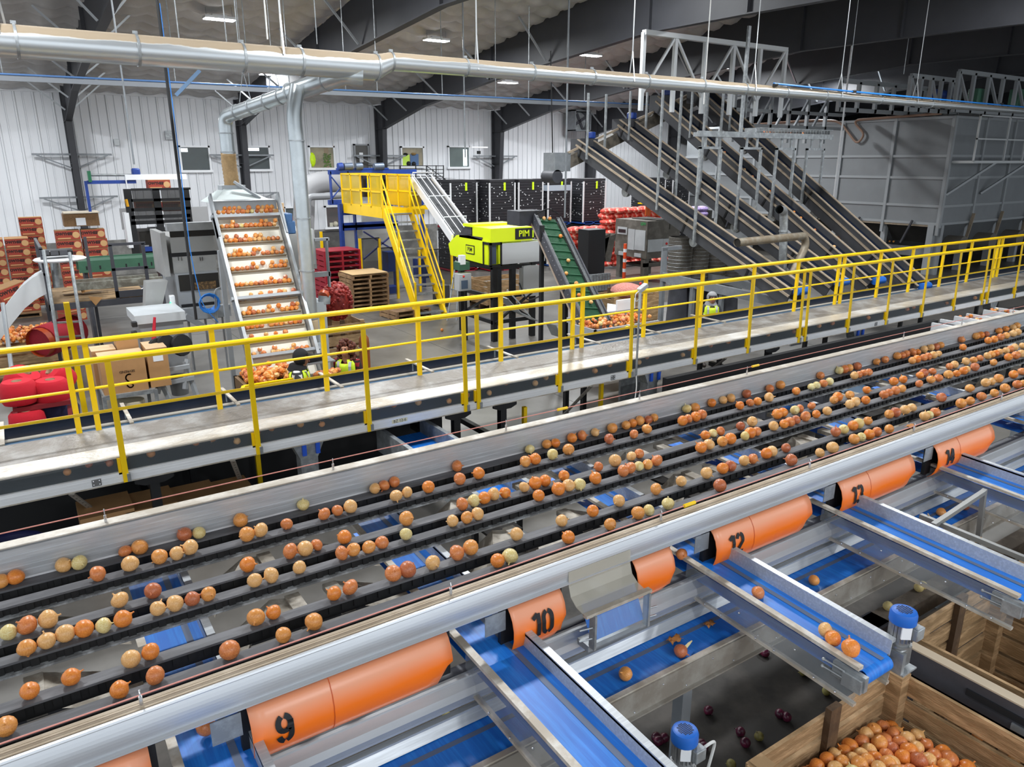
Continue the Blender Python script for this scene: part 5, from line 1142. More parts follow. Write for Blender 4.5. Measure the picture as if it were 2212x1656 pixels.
v2, f2 = text_mesh('SEVREND', .05, 0, .0005); P(MB().add([(a.x + .36 - x, 12.045, sz + .32 - z) for x, z, _ in v2], f2), 'printed_name', CINK, t, smooth=False)
v3, f3 = stroke(arc(0, .05, .045, .05, -60, 150, 8) + arc(0, -.05, .05, .055, 60, -120, 8), .018); P(MB().add([(a.x + .38 - x, 12.045, sz + .17 - z) for x, z, _ in v3], [f[::-1] for f in f3] + f3), 'printed_swirl', CINK, t, smooth=False)
kbox(a.x + .66, 12.1, sz, a.x + .95, 12.65, sz + .60, 'cardboard box with a white label at the right end of the grey rack')
P(MB().box((a.x + .74, 12.095, sz + .40), (a.x + .88, 12.1, sz + .55)), 'white_label', WHITEP, bpy.data.objects['cardboard_box.001'], smooth=False)
kbox(a.x - .03, 12.52, sz, a.x + .3, 12.9, sz + .57, 'rear left cardboard box on the grey rack'); kbox(a.x + .32, 12.54, sz, a.x + .62, 12.9, sz + .70, 'tallest cardboard box at the back of the grey rack')
t = thing('plastic_bucket', 'grey plastic bucket on the floor behind the cardboard boxes', 'bucket', at(390, 840, Y=12.6)); P(MB().lathe([(.0, 0), (.13, 0), (.15, .3), (.16, .31), (.14, .3), (.12, .05), (0, .05)], at(390, 850, Y=12.6), 18), 'bucket_shell', mat('grey plastic', '77797b', .5), t)
# sorting table at the elevator foot, speaker, box hopper
t = thing('feed_hopper', 'yellow rimmed hopper full of onions at the foot of the elevator', 'hopper', (3.0, 11.2, 0))
hz = at(575, 830, Y=10.9).z
b = MB(); b.box((2.6, 10.85, .4), (3.5, 10.9, hz)).box((2.6, 11.6, .4), (3.5, 11.65, hz)).box((2.6, 10.85, .4), (2.65, 11.65, hz)).box((3.45, 10.85, .4), (3.5, 11.65, hz)); P(b, 'hopper_walls', mat('brown hopper', '6f5638', .7), t, smooth=False)
P(MB().box((2.55, 10.83, hz), (3.5, 10.88, hz + .05)), 'yellow_rim', YEL, t, smooth=False); P(MB().bar((2.55, 10.85, hz + .03), (2.3, 10.5, hz - .15), .05, .05), 'yellow_brace', YEL, t, smooth=False)
pile('onions', 'pale onions filling the yellow rimmed hopper behind the man in the black cap', [(rnd.uniform(2.68, 3.42), rnd.uniform(10.95, 11.6), hz - .03 + .16 * ((Y_ := rnd.random())) ) for i in range(190)], .085, 7)
sp = at(665, 788, Y=11.0); t = thing('sorting_table', 'small steel sorting table with onions between the two workers', 'table', (sp.x, 11.1, 0))
P(MB().box((sp.x + .0, 11.15, sp.z - .05), (sp.x + .5, 11.5, sp.z - .03)), 'table_top', FRM, t, smooth=False); P(MB().box((sp.x + .02, 11.2, 0), (sp.x + .06, 11.24, sp.z - .05)).box((sp.x + .44, 11.2, 0), (sp.x + .48, 11.24, sp.z - .05)), 'table_legs', FRM, t, smooth=False)
pile('onions', 'dark onions on the sorting table in front of the woman in the red shirt', [(sp.x + rnd.uniform(.1, .5), 10.98 + rnd.uniform(0, .15), sp.z - .18 + rnd.uniform(-.02, .02)) for i in range(24)], .085, 7)
t = thing('speaker', 'small black cylinder speaker lying on the sorting table', 'speaker', sp); P(MB().tube([(sp.x + .05, 11.25, sp.z + .03), (sp.x + .38, 11.25, sp.z + .035)], .06, 16), 'speaker_barrel', mat('black speaker cloth', '19191b', .7), t)
# grey control cabinet behind the drop duct
t = thing('control_cabinet', 'tall grey control cabinet behind the silver drop duct', 'cabinet', (5.0, 13.4, 0)); face('cabinet_shell', mat('pale grey cabinet', 'aab0b4', .45), 668, 655, 718, 845, 13.2, .6, t)
P(MB().tube([at(700, 655, Y=13.3), at(701, 638, Y=13.3)], .11, 16), 'orange_tube_collar', GALV, t); P(MB().tube([at(698, 640, Y=13.25), at(701, 634, Y=13.3)], .1, 16), 'orange_tube', mat('orange tube', 'a8431c'), t)
t = thing('brown_bollard', 'brown capped cylinder with a steel band standing on the floor behind the woman', 'cylinder', (5.33, 13, 0))
P(MB().lathe([(.1, 0), (.1, 1.2), (.09, 1.3), (.05, 1.36), (0, 1.37)], (5.33, 13, 0), 18), 'cylinder', mat('brown tube', '8a4a22', .4), t); P(MB().tube([(5.33, 13, 1.08), (5.33, 13, 1.12)], .112, 18), 'steel_band', GALV, t)
# large grey flexible duct on the wall and floor machine behind the palletiser
t = thing('flexible_trunk', 'big grey flexible air trunk arching in front of the back wall', 'trunk', at(660, 420, Y=30)); P(MB().tube(bend([at(655, 520, Y=30), at(658, 405, Y=30), at(700, 390, Y=30), at(765, 400, Y=30), at(775, 415, Y=30)], 1.0, 8), .42, 18), 'trunk_hose', mat('grey trunk fabric', '9a9a9c', .6), t)
P(MB().tube(bend([at(665, 520, Y=29), at(665, 425, Y=29), at(700, 424, Y=29), at(760, 420, Y=29)], .2), .13, 12), 'grey_pipe', mat('grey pipe', '8b8d90', .4), t)
t = thing('side_machine', 'grey machine body right of the onion elevator behind the drop duct', 'machine', (5.6, 15.5, 0)); face('machine_body', SS, 612, 500, 685, 580, 15.0, 1.2, t); face('machine_base', DKIN, 622, 580, 672, 800, 15.3, .8, t); face('dark_base', DKIN, 612, 580, 680, 640, 15.1, 1, t); face('end_plate', mat('pale end plate', 'c9cbcb', .4), 662, 495, 682, 570, 14.9, .1, t); face('floor_frame', GRY, 668, 590, 715, 596, 14.9, .1, t); face('floor_frame', GRY, 708, 515, 712, 620, 14.9, .1, t); face('floor_frame', GRY, 680, 515, 712, 519, 14.9, .1, t)
t = thing('slat_stack', 'small stack of pale flattened cartons behind the elevator head', 'cartons', at(600, 440, Y=22)); face('carton_layer', CART, 590, 452, 616, 463, 22, .5, t); face('carton_column', CART, 592, 463, 612, 690, 22.05, .5, t); face('carton_layer', KRT, 594, 439, 614, 450, 22.1, .5, t); face('red_carton', CRED, 612, 468, 634, 490, 22, .5, t)
# ------------------------------------------------------------------ middle: palletiser with stairs, crate stacks, weigher, green elevator
def faceX(n, m, u0, v0, u1, v1, X, d, r, **k):
    "a box whose left face lies at X and spans these photo corners"
    a, c = at(u0, v0, X=X), at(u1, v1, X=X); return P(MB().box((X, a.y, a.z), (X + d, c.y, c.z)), n, m, r, smooth=False, **k)
st = thing('access_stairs', 'yellow steel stairs with grey treads and a railed yellow platform beside the blue frame', 'stairs', (10.25, 20.5, 0))
SX0, SX1, SB, SY, SZ_ = 9.8, 10.7, 19.65, 21.75, 3.09
for x in (SX0, SX1): P(MB().bar((x, SB, .05), (x, SY, SZ_ - .05), .06, .24, (0, 0, 1)), 'stringer', YEL, st, smooth=False)
for i in range(12):
    t = (i + .6) / 12.2; P(MB().cbox(((SX0 + SX1) / 2, SB + (SY - SB) * t, SZ_ * t), (SX1 - SX0 - .06, .2, .035)), 'tread', GALV, st, smooth=False)
for x in (SX0 - .02, SX1 + .02):
    for h in (.5, .95): P(MB().tube([(x, SB + .1, h + .1), (x, SY, SZ_ + h)], .024, 8), 'hand_rail', YEL, st)
    for t in (.03, .5, 1): y = SB + (SY - SB) * t; P(MB().box((x - .025, y - .02, SZ_ * t), (x + .025, y + .02, SZ_ * t + 1.0)), 'rail_post', YEL, st, smooth=False)
PY1_ = 25.0
P(MB().box((SX0 - .05, SY, SZ_ - .28), (SX0, PY1_, SZ_ + .05)).box((SX0, SY, SZ_ - .05), (SX1, PY1_, SZ_)), 'platform_deck', YEL, st, smooth=False)
P(MB().box((SX0, SY - .04, SZ_ - .2), (SX1 + .5, SY + .02, SZ_ - .04)), 'platform_beam', YEL, st, smooth=False)
for i in range(5):
    y = SY + (PY1_ - SY) * i / 4; P(MB().box((SX0 - .05, y - .025, SZ_), (SX0, y + .025, SZ_ + 1.02)), 'platform_post', YEL, st, smooth=False)
    P(MB().box((SX1, y - .025, SZ_), (SX1 + .05, y + .025, SZ_ + 1.02)), 'platform_post', YEL, st, smooth=False)
for h in (.5, 1.0):
    for x in (SX0 - .05, SX1): P(MB().box((x, SY, SZ_ + h - .025), (x + .05, PY1_, SZ_ + h + .025)), 'platform_rail', YEL, st, smooth=False)
    P(MB().box((SX0, PY1_ - .05, SZ_ + h - .025), (SX1, PY1_, SZ_ + h + .025)), 'platform_rail', YEL, st, smooth=False)
YMESH = mat('yellow mesh panel', 'd8bb10', .5, 0, alpha=.6)
for a, c in ((0, .24), (.5, .75), (.76, 1)): P(MB().box((SX0 - .03, SY + (PY1_ - SY) * a, SZ_ + .05), (SX0 - .02, SY + (PY1_ - SY) * c, SZ_ + .98)), 'mesh_panel', YMESH, st, smooth=False)
P(MB().box((SX1 + .02, SY, SZ_ + .05), (SX1 + .03, PY1_ - 1.5, SZ_ + .98)), 'mesh_panel', YMESH, st, smooth=False)
for i in range(5): P(MB().box((SX1 + .3, 22.5 + i * .3, SZ_), (SX1 + .8, 22.75 + i * .3, SZ_ + .35 + .1 * (i % 2))), 'stacked_card', mat('yellowish card', 'b9a25a', .7), st, smooth=False)
pz = thing('palletiser', 'tall royal blue palletiser frame with grey motors on top behind the yellow stairs', 'machine', (11, 25.5, 0))
YP = 25.2
for u in (713, 750): face('upper_post', BLUEP, u, 370, u + 7, 440, YP, .15, pz)
face('upper_beam', BLUEP, 711, 367, 900, 375, YP, .15, pz); face('lower_beam', BLUEP, 711, 432, 765, 441, YP, .15, pz)
b = MB().bar(at(716, 382, Y=YP), at(754, 430, Y=YP), .06, .03).bar(at(754, 382, Y=YP), at(716, 430, Y=YP), .06, .03); P(b, 'cross_brace', BLUEP, pz, smooth=False)
for u in (740, 768, 848, 912): face('floor_post', BLUEP, u, 440, u + (10 if u > 750 else 7), 655, YP - .3, .2, pz)
for v in (455, 482, 487): face('tie_beam', BLUEP, 740, v, 860, v + 5, YP - .3, .12, pz)
face('rear_panel', mat('pale grey plastic sheet', 'a9a9a4', .5, 0, var=.1, scale=2), 782, 462, 850, 560, YP + .5, .05, pz); face('clear_door', mat('hazy clear door', 'b9c0c4', .2, 0, alpha=.4), 742, 492, 768, 545, YP - .25, .02, pz)
b = MB().bar(at(785, 500, Y=YP - .2), at(850, 540, Y=YP - .2), .06, .05).bar(at(785, 560, Y=YP - .2), at(850, 505, Y=YP - .2), .06, .05); P(b, 'diagonal_brace', mat('slate blue brace', '3e4684', .5), pz, smooth=False)
for u, w in ((735, 10), (752, 18), (775, 14), (818, 20)): P(MB().tube([at(u - w / 2, 360, Y=YP), at(u + w / 2, 359, Y=YP)], .12, 12), 'top_motor', mat('slate motor', '5e6a7c', .4, .2) if w > 12 else BLUEP, pz)
face('motor_bed', BLUEP, 730, 363, 840, 367, YP, .2, pz); face('dark_drive', DKIN, 784, 380, 800, 425, YP - .1, .3, pz); face('blue_drive', BLUEP, 792, 385, 805, 415, YP - .2, .2, pz)
for u, v in ((838, 545), (842, 620), (905, 560)): face('base_unit', BLUEP, u, v, u + 22, v + 40, YP - 1, .5, pz)
face('side_table', BLUEP, 880, 430, 925, 440, YP - .8, .4, pz); face('side_table', YEL, 880, 445, 930, 452, YP - .8, .3, pz)
wc = thing('bag_conveyor', 'steep white conveyor with a dark belt and wire guards running down to the lime weigher', 'conveyor', (11, 20, 3))
A, B_ = at(912, 385, Y=22.4), at(1002, 510, Y=18.0)
d_ = (B_ - A).normalized(); s_ = Vector((1, 0, 0)); n_ = s_.cross(d_) * -1
if n_.z < 0: n_ = -n_
P(MB().add([A - s_ * .3, A + s_ * .3, B_ + s_ * .3, B_ - s_ * .3], [(0, 1, 2, 3), (3, 2, 1, 0)]), 'belt', mat('dark slate belt', '33373e', .5, 0, var=.25, scale=6), wc, smooth=False)
for k in (-.36, .36): P(MB().bar(A + s_ * k - n_ * .05, B_ + s_ * k - n_ * .05, .06, .22, n_), 'side_wall', WHITEP, wc, smooth=False)
for k in (-.32, -.1, .12, .32): P(MB().tube([A + s_ * k + n_ * .1, B_ + s_ * k + n_ * .1], .012, 6), 'wire_guard', WHITEP, wc)
for t in (.0, .45, .8): q = A + (B_ - A) * t; P(MB().tube([q - s_ * .36, q - s_ * .36 + n_ * .2, q + s_ * .36 + n_ * .2, q + s_ * .36], .016, 6), 'guard_hoop', WHITEP, wc)
bs = thing('mezzanine_stairs', 'black steel stairs and landing rail against the white back wall', 'stairs', at(950, 440, Y=32.5))
for v in (358, 366, 374, 381): P(MB().tube([at(795, v, Y=33), at(958, v, Y=33)], .02, 6), 'landing_rail', BLACK, bs); P(MB().tube([at(921, v, Y=32.5), at(962, v + 36 * .95, Y=32.2) if 0 else at(986, v + 46, Y=32)], .02, 6), 'stair_rail', BLACK, bs)
for u in (830, 865, 898, 921, 942, 958): P(MB().tube([at(u, 357, Y=33), at(u, 388, Y=33)], .025, 6), 'rail_post', BLACK, bs)
for u, v in ((935, 365), (960, 385), (983, 402)): P(MB().tube([at(u, v, Y=32.2), at(u, v + 30, Y=32.2)], .025, 6), 'stair_post', BLACK, bs)
P(MB().bar(at(918, 392, Y=32.2), at(990, 450, Y=32), .9, .35), 'stair_flight', BLACK, bs, smooth=False); P(MB().box(tuple(at(795, 388, Y=32.6)), tuple(at(955, 384, Y=34))), 'landing', BLACK, bs, smooth=False)
# black crate loads
CRM = mat('stacked black mesh crates', '29292e', .55, 0, var=.3, scale=7, stretch=(1, 1, 4)); TAGM = mat('white crate tag', 'c9cbcd', .5); BRD = mat('white corner board', 'd6d8da', .5)
PLR = mat('red plastic pallet', 'a3172f', .45, 0, var=.1, scale=4); PLB = mat('blue plastic pallet', '1d4f9e', .45)
def crate_load(x, y, z0, h, pm_, lab, w=1.25, d=1.2, wrap=False):
    r = thing('crate_load', lab, 'pallet load', (x, y, z0), 0, 'pallet loads of black crates')
    MB().box((0, 0, .0), (w, d, .03)).box((0, 0, .1), (w, d, .13)).box((0, 0, 0), (.12, d, .13)).box((w / 2 - .06, 0, 0), (w / 2 + .06, d, .13)).box((w - .12, 0, 0), (w, d, .13)).build('pallet', pm_, r, smooth=False)
    b = MB(); n = int(h / .11)
    for i in range(n): e = rnd.uniform(0, .015); b.box((e, e, .14 + i * h / n), (w - e, d - e, .14 + (i + 1) * h / n - .012))
    ld = b.build('crates', CRM, r, smooth=False)
    b = MB()
    for i in range(int(15 * h)):
        a, z = rnd.uniform(.05, w - .1), rnd.uniform(.2, h); b.box((a, -.006, z), (a + .05, 0, z + .035)); a = rnd.uniform(.05, d - .1); z = rnd.uniform(.2, h); b.box((-.006, a, z), (0, a + .05, z + .035))
    b.build('white_tags', TAGM, ld, smooth=False)
    for a, c in ((0, 0), (w, 0), (0, d)): MB().box((a - .03, c - .02, .1), (a + .03, c + .03, .14 + h * .93)).build('corner_board', BRD, r, smooth=False)
    MB().box((w * .55, -.01, h - .3), (w * .55 + .1, -.004, h + .02)).build('lime_label', VEST, r, smooth=False)
    if wrap: MB().box((-.012, -.012, h * .8), (w + .012, d, h * .93)).build('stretch_wrap', mat('stretch wrap', 'c9d4e2', .2, 0, alpha=.65), r, smooth=False)
CRX = [(15.45, 27.6, PLR, 'leftmost', False), (16.9, 26.9, PLR, 'second from the left', False), (18.35, 26.9, PLR, 'third from the left', False), (19.9, 26.9, PLB, 'fourth from the left, with stretch wrap', True), (21.55, 26.5, PLB, 'fifth from the left beside the red sacks', False)]
for x, y, m_, w_, wr in CRX:
    crate_load(x, y, 0.0, 1.62, m_, 'lower pallet load of black mesh crates, ' + w_); crate_load(x, y, 1.78, 1.85, m_, 'upper pallet load of black mesh crates, ' + w_, wrap=wr)
for i, u in enumerate((1400, 1455)): q = at(u, 380, Y=29); crate_load(q.x, 29, 0, 1.62, PLR, 'lower pallet load of black crates behind the inclined conveyors, %s' % ('left', 'right')[i]); crate_load(q.x, 29, 1.78, q.z - 2.0, PLR, 'upper pallet load of black crates behind the inclined conveyors, %s' % ('left', 'right')[i])
# red mesh sacks
SACK = mat('red mesh sack', 'd63a2a', .6, 0, col2='efc0aa', scale=7, patch=(.36, .5)); SACKP = mat('purple mesh sack', '6d4a9a', .6, 0, col2='b9a6d6', scale=22)
SK0 = None
def sack(loc, lab, grp, s=1., m=None):
    global SK0
    o = MB().sph((0, 0, 0), .34, 12, 8, (1, 1, .42)).build('onion_sack', m or SACK) if m or not SK0 else SK0.copy()
    if o.name not in C.objects: C.objects.link(o)
    SK0 = SK0 or (None if m else o)
    o.location = loc; o.scale = (s * rnd.uniform(.95, 1.08), s * rnd.uniform(.8, .95), s * rnd.uniform(.9, 1.1)); o.rotation_euler = (rnd.uniform(-.06, .06), rnd.uniform(-.06, .06), rnd.uniform(-.3, .3))
    return tag(o, lab, 'sack', grp)
q0 = at(1228, 575, Y=22.5)
for k in range(9):
    for j in range(3): sack((q0.x + .25 + j * .48, 22.5 + .1 * (k % 2), .2 + k * .225), 'red mesh onion sack in the column left of the black cabinet', 'red sacks left of the black cabinet')
MB_ = MB()
for k in range(3): MB_.box((q0.x + .5, 22.2, .5 + k * .62), (q0.x + .75, 22.24, .75 + k * .62))
tag(MB_.build('sack_labels', mat('orange sack label', 'e8962a', .5), smooth=False), 'orange printed labels on the red sacks left of the black cabinet', 'labels')
q1 = at(1300, 470, Y=25)
for k in range(11):
    for j in range(9): sack((q1.x + .3 + j * .52, 25 + .1 * (k % 2), .2 + k * .225), 'red mesh onion sack in the wide pile behind the grey bagging machine', 'red sacks behind the bagging machine')
for k in range(3):
    for j in range(3): sack((q1.x + 5.1 + j * .52, 25, 1.9 + k * .225), 'purple mesh sack at the right end of the red sack pile', 'purple sacks', 1., SACKP)
t = thing('black_cabinet', 'tall plain black cabinet between the red sacks and the bagging machine', 'cabinet', (q0.x + 1.8, 21, 0)); face('cabinet_body', mat('matt black cabinet', '1d1e21', .5), 1272, 497, 1304, 622, 21, .6, t)
for i in range(7): q = at(1277 + i * 6, 606, Y=20.4); tag(MB().lathe([(.1, 0), (.1, .55), (.09, .56), (.09, .6), (.0, .6)], (q.x, 20.4, .05), 14).build('film_roll', GALV), 'silver wrapped film roll standing on the floor before the black cabinet', 'roll', 'silver film rolls')
# pallets
for k in range(8): pallet((9.36, 22.55, .0 + k * .135), 'timber pallet in the stack before the yellow stairs, %s' % ('lowest', 'second', 'third', 'fourth', 'fifth', 'sixth', 'seventh', 'topmost')[k], 'stacked timber pallets', None, rnd.uniform(-.05, .05), 1.25, 1.1)
tag(MB().box((8.76, 22.0, 1.1), (9.95, 23.1, 1.12)).build('cardboard_sheet', mat('tan card sheet', 'c9aa7c', .8), smooth=False), 'flat tan cardboard sheet on top of the timber pallet stack', 'cardboard')
for k in range(10): pallet((9.05, 24.0, .0 + k * .172), 'dark red plastic pallet in the stack behind the timber pallets, %s' % ('lowest', 'second', 'third', 'fourth', 'fifth', 'sixth', 'seventh', 'eighth', 'ninth', 'topmost')[k], 'stacked red pallets', PLR, 0, 1.25, 1.1).scale = (1, 1, 1.28)
for k in range(2): pallet((9.7, 20.3, k * .135), 'worn timber pallet of the low pair beside the stair foot, %s' % ('lower', 'upper')[k], 'low pallet pair', None, .12)
# fence around the palletiser
FM = mat('black wire mesh', '1c1c1e', .5, 0, alpha=.35)
for i, (u0, u1, vt, Y, lab) in enumerate(((693, 740, 500, 25.5, 'left end behind the drop duct'), (777, 819, 515, 24.6, 'behind the red pallets'), (819, 856, 535, 23.2, 'behind the timber pallets'), (905, 975, 540, 24, 'right of the yellow stairs'))):
    t = thing('safety_fence', 'black mesh safety fence with yellow posts, ' + lab, 'fence', at(u0, vt + 20, Y=Y), 0, 'palletiser fences')
    for u in (u0, u1): q = at(u, vt, Y=Y); P(MB().box((q.x - .04, Y - .04, 0), (q.x + .04, Y + .04, q.z)), 'fence_post', YEL, t, smooth=False)
    a, c = at(u0, vt, Y=Y), at(u1, vt, Y=Y); P(MB().box((a.x, Y - .01, .15), (c.x, Y + .01, a.z)), 'mesh_panel', FM, t, smooth=False); P(MB().box((a.x, Y - .02, a.z - .03), (c.x, Y + .02, a.z)), 'top_bar', BLACK, t, smooth=False)
# net bag of onions on a timber bin
t = wood_bin(5.55, 6.6, 16.0, 16.9, 1.0, 'small timber bin under a red net bag right of the grey control cabinet', .1, 3)
NETR = mat('red onions in net', 'b5382b', .45, 0, col2='8a2320', scale=20); b = MB()
for i in range(260):
    u_, w_ = rnd.random() * 6.28, rnd.uniform(-1, 1); q_ = math.sqrt(1 - w_ * w_); b.sph((6.1 + .34 * q_ * math.cos(u_), 16.35 + .3 * q_ * math.sin(u_), 1.42 + .42 * w_), rnd.uniform(.04, .05), 7, 5)
b.sph((6.1, 16.35, 1.42), .36, 12, 8, (.9, .9, 1.15))
t = b.build('onion_sack', NETR); tag(t, 'big red net bag of onions standing on the timber bin by the red pallets', 'sack')
# lime weigher
wg = thing('lime_weigher', 'lime yellow weighing machine with black logo plates on a black steel frame', 'weighing machine', (10.8, 16.8, 0))
LIME = mat('lime machine paint', 'e4f614', .35); WX, WY = 9.97, 15.85; GPL = mat('grey side panel', 'c6c9ca', .4, .2)
lf = MB().extr([(WY + .12, 1.99), (17.9, 2.06), (18.0, 2.35), (17.55, 2.62), (16.9, 2.66), (WY + .12, 2.58)], 'x', WX + .0, WX + 1.0); P(lf, 'hopper_cover', LIME, wg, smooth=False)
P(MB().extr([(16.85, 2.68), (17.5, 2.64), (17.2, 2.86), (16.85, 2.88)], 'x', WX + .05, WX + 1.0).box((WX + .0, WY + .4, 2.58), (WX + .1, 17.4, 2.66)), 'dark_lid', DSTEEL, wg, smooth=False)
P(MB().box((WX + .02, WY + .02, 2.56), (11.25, WY + .9, 2.90)), 'top_box', LIME, wg, smooth=False); P(MB().box((WX, WY + .85, 2.88), (11.2, 17.2, 2.95)), 'top_cover', LIME, wg, smooth=False)
P(MB().box((WX + .32, WY, 2.0), (11.62, WY + .05, 2.52)).box((11.6, WY, 2.0), (11.65, WY + 1.8, 2.52)), 'side_panel', GPL, wg, smooth=False)
b = MB()
for a in ((WX - .02, WY - .02), (WX + .28, WY - .02), (WX - .02, WY + .3)): b.box((a[0], a[1], 1.97), (a[0] + .05, a[1] + .05, 2.56))
b.box((WX - .02, WY - .02, 2.5), (WX + .33, WY + .33, 2.56)).box((WX - .02, WY - .02, 1.95), (WX + .33, WY + .33, 2.0)); P(b, 'window_frame', BLACK, wg, smooth=False)
P(MB().box((WX + .06, WY + .05, 2.02), (WX + .2, WY + .08, 2.5)), 'poster_panel', mat('dark blue poster', '3c4a5e', .4), wg, smooth=False)
P(MB().box((WX + .24, WY + .0, 2.02), (WX + .29, WY + .04, 2.5)), 'lime_strip', LIME, wg, smooth=False)
vs, fs = text_mesh('PIM', .2, 0, .004)
q = P(MB().box((WX - .012, 16.62, 2.19), (WX, 17.05, 2.42)), 'logo_plate', INK, wg, smooth=False); q2 = P(MB().box((WX - .016, 16.645, 2.215), (WX - .01, 17.025, 2.395)), 'logo_field', LIME, q, smooth=False); P(MB().add([(WX - .018, 16.835 - x * .8, 2.305 + y * .8) for x, y, _ in vs], fs), 'logo_letters', INK, q2, smooth=False)
q = P(MB().box((10.72, WY + .0, 2.6), (11.24, WY + .02, 2.87)), 'logo_plate', INK, wg, smooth=False); P(MB().add([(10.98 + x * 1.1, WY - .006, 2.735 + y * 1.1) for x, y, _ in vs], fs), 'logo_letters', LIME, q, smooth=False)
for x, y in ((10.1, 15.95), (10.1, 17.6), (11.3, 15.95), (11.3, 17.6), (10.7, 16.0)): P(MB().box((x, y, 0), (x + .13, y + .13, 1.98)), 'frame_leg', BLACK, wg, smooth=False)
for z in (.45, 1.1, 1.85): P(MB().box((10.1, 15.98, z), (11.4, 16.06, z + .1)).box((10.12, 15.98, z), (10.2, 17.7, z + .1)), 'frame_beam', BLACK, wg, smooth=False)
for a, c in (((10.15, 15.93, .5), (11.3, 15.93, 1.2)), ((10.15, 15.93, 1.2), (11.3, 15.93, .5)), ((10.08, 16, 1.2), (10.08, 17.6, .5))): P(MB().bar(a, c, .07, .05), 'cross_brace', BLACK, wg, smooth=False)
P(MB().box((11.0, 15.9, 1.1), (11.5, 16.1, 1.9)), 'junction_box', GPL, wg, smooth=False)
P(MB().tube(bend([(WX - .0, WY - .05, 1.9), (WX - .05, WY - .1, 1.6), (WX + .1, WY - .1, 1.2)], .1), .02, 6).tube(bend([(10.8, 15.8, 1.5), (11.0, 15.75, 1.0), (11.5, 15.8, 1.1)], .2), .02, 6), 'cable', CABLE, wg)
P(MB().sheet([(9.9, 1.3), (10.3, .9), (10.9, .6), (11.4, .45), (11.6, .1)], 'y', 15.0, 15.45, .02).sheet([(9.9, 1.5), (10.3, 1.1), (10.6, .75)], 'y', 15.0, 15.02, .03), 'curved_chute', mat('scuffed white chute', 'b9bfc2', .35, .4, var=.2, scale=3), wg, ang=50)
pb = at(1000, 608, Y=16.5); t = thing('operator_panel', 'pale grey operator box with a screen hanging at the left of the lime weigher', 'control box', pb)
P(MB().cbox(pb, (.36, .25, .44)), 'box_shell', GPL, t, bevel=.01); P(MB().box((pb.x - .12, 16.37, pb.z - .17), (pb.x + .07, 16.375, pb.z + .05)), 'screen', mat('dim screen', '5d6f86', .2), t, smooth=False); P(MB().sph((pb.x - .05, 16.37, pb.z + .15), .03, 8, 6), 'red_switch', mat('red button', 'd0261e'), t); P(MB().tube([(pb.x + .1, 16.55, pb.z - .2), (pb.x + .1, 16.55, 0)], .04, 8), 'stand', BLACK, t)
P(MB().box((pb.x - .15, 16.4, pb.z + .3), (pb.x + .15, 16.7, pb.z + .5)), 'green_tray', GRN2, t, smooth=False); P(MB().box((pb.x - .13, 16.38, pb.z + .45), (pb.x + .02, 16.5, pb.z + .68)), 'white_hopper', WHITEP, t, smooth=False)
t = thing('step_ladder', 'narrow aluminium ladder leaning left of the operator box', 'ladder', at(972, 690, z=0))
for u0, u1 in ((985, 966), (992, 986)): P(MB().tube([at(u0, 562, Y=19), at(u1, 692, Y=18.6)], .025, 6), 'stile', GALV, t)
for v in (600, 625, 650, 672): P(MB().tube([at(983 - (v - 562) * .14, v, Y=18.8), at(992 - (v - 562) * .05, v, Y=18.8)], .018, 6), 'rung', GALV, t)
for u in (920, 945): q = at(u, 640, Y=24.3); 
t = thing('dark_bin', 'dark grey plastic waste bin behind the foot of the yellow stairs', 'bin', at(958, 650, Y=21)); face('bin_body', mat('dark grey plastic', '3a3b3d', .5), 950, 618, 972, 660, 21, .5, t)
# green cleated elevator
ge = thing('green_elevator', 'green cleated belt elevator with dark side frames feeding the lime weigher', 'elevator', (9.8, 12.5, 0))
GA, GB = at(1284, 695, Y=11.35), at(1180, 472, Y=13.9); gd = (GB - GA).normalized(); gs = Vector((1, 0, 0)); gs = (gs - gd * gs.dot(gd)).normalized(); gn = gs.cross(gd)
if gn.z < 0: gn = -gn
P(MB().add([GA - gs * .23, GA + gs * .23, GB + gs * .23, GB - gs * .23], [(0, 1, 2, 3), (3, 2, 1, 0)]), 'belt', mat('green ribbed belt', '2c6b47', .55, 0, var=.2, scale=10, bump=.4, bscale=40), ge, smooth=False)
for i in range(13): q = GA + (GB - GA) * ((i + .5) / 13); P(MB().bar(q - gs * .22, q + gs * .22, .02, .05, gn), 'cleat', mat('dark green cleat', '1e5236', .5), ge, smooth=False)
for k in (-1, 1):
    P(MB().bar(GA + gs * k * .33 - gn * .03, GB + gs * k * .33 - gn * .03, .03, .26, gn), 'side_frame', DSTEEL, ge, smooth=False); P(MB().bar(GA + gs * k * .275 + gn * .06, GB + gs * k * .275 + gn * .06, .08, .012, gn), 'perforated_strip', mat('perforated grey strip', '7d8082', .5, .3, col2='4a4c4e', scale=60), ge, smooth=False)
b = MB()
for i in range(22): b.sph(GA + (GB - GA) * (i / 22) - gs * .352 + gn * .02, .012, 5, 4)
P(b, 'bolts', BOLT, ge); P(MB().tube([GA - gs * .36 - gn * .12, GB - gs * .36 - gn * .12], .02, 6), 'edge_conduit', mat('tan conduit', '8f7f70', .5), ge)
P(MB().cbox(GB + Vector((-.35, .3, .02)), (.7, .5, .32)), 'head_box', DSTEEL, ge, smooth=False); P(MB().tube(bend([GB + gn * .1 - gs * .3, GB + gn * .22 + gd * .1, GB + gn * .12 + gs * .3 + gd * .05], .1), .012, 6), 'head_hoop', BLACK, ge)
q = at(1152, 600, Y=13.2)
for dx_, dy_ in ((-.45, 0), (.3, .2)): P(MB().box((GB.x + dx_ - .04, 13.4 + dy_, 0), (GB.x + dx_ + .04, 13.48 + dy_, GB.z - .1)), 'support_post', BLACK, ge, smooth=False)
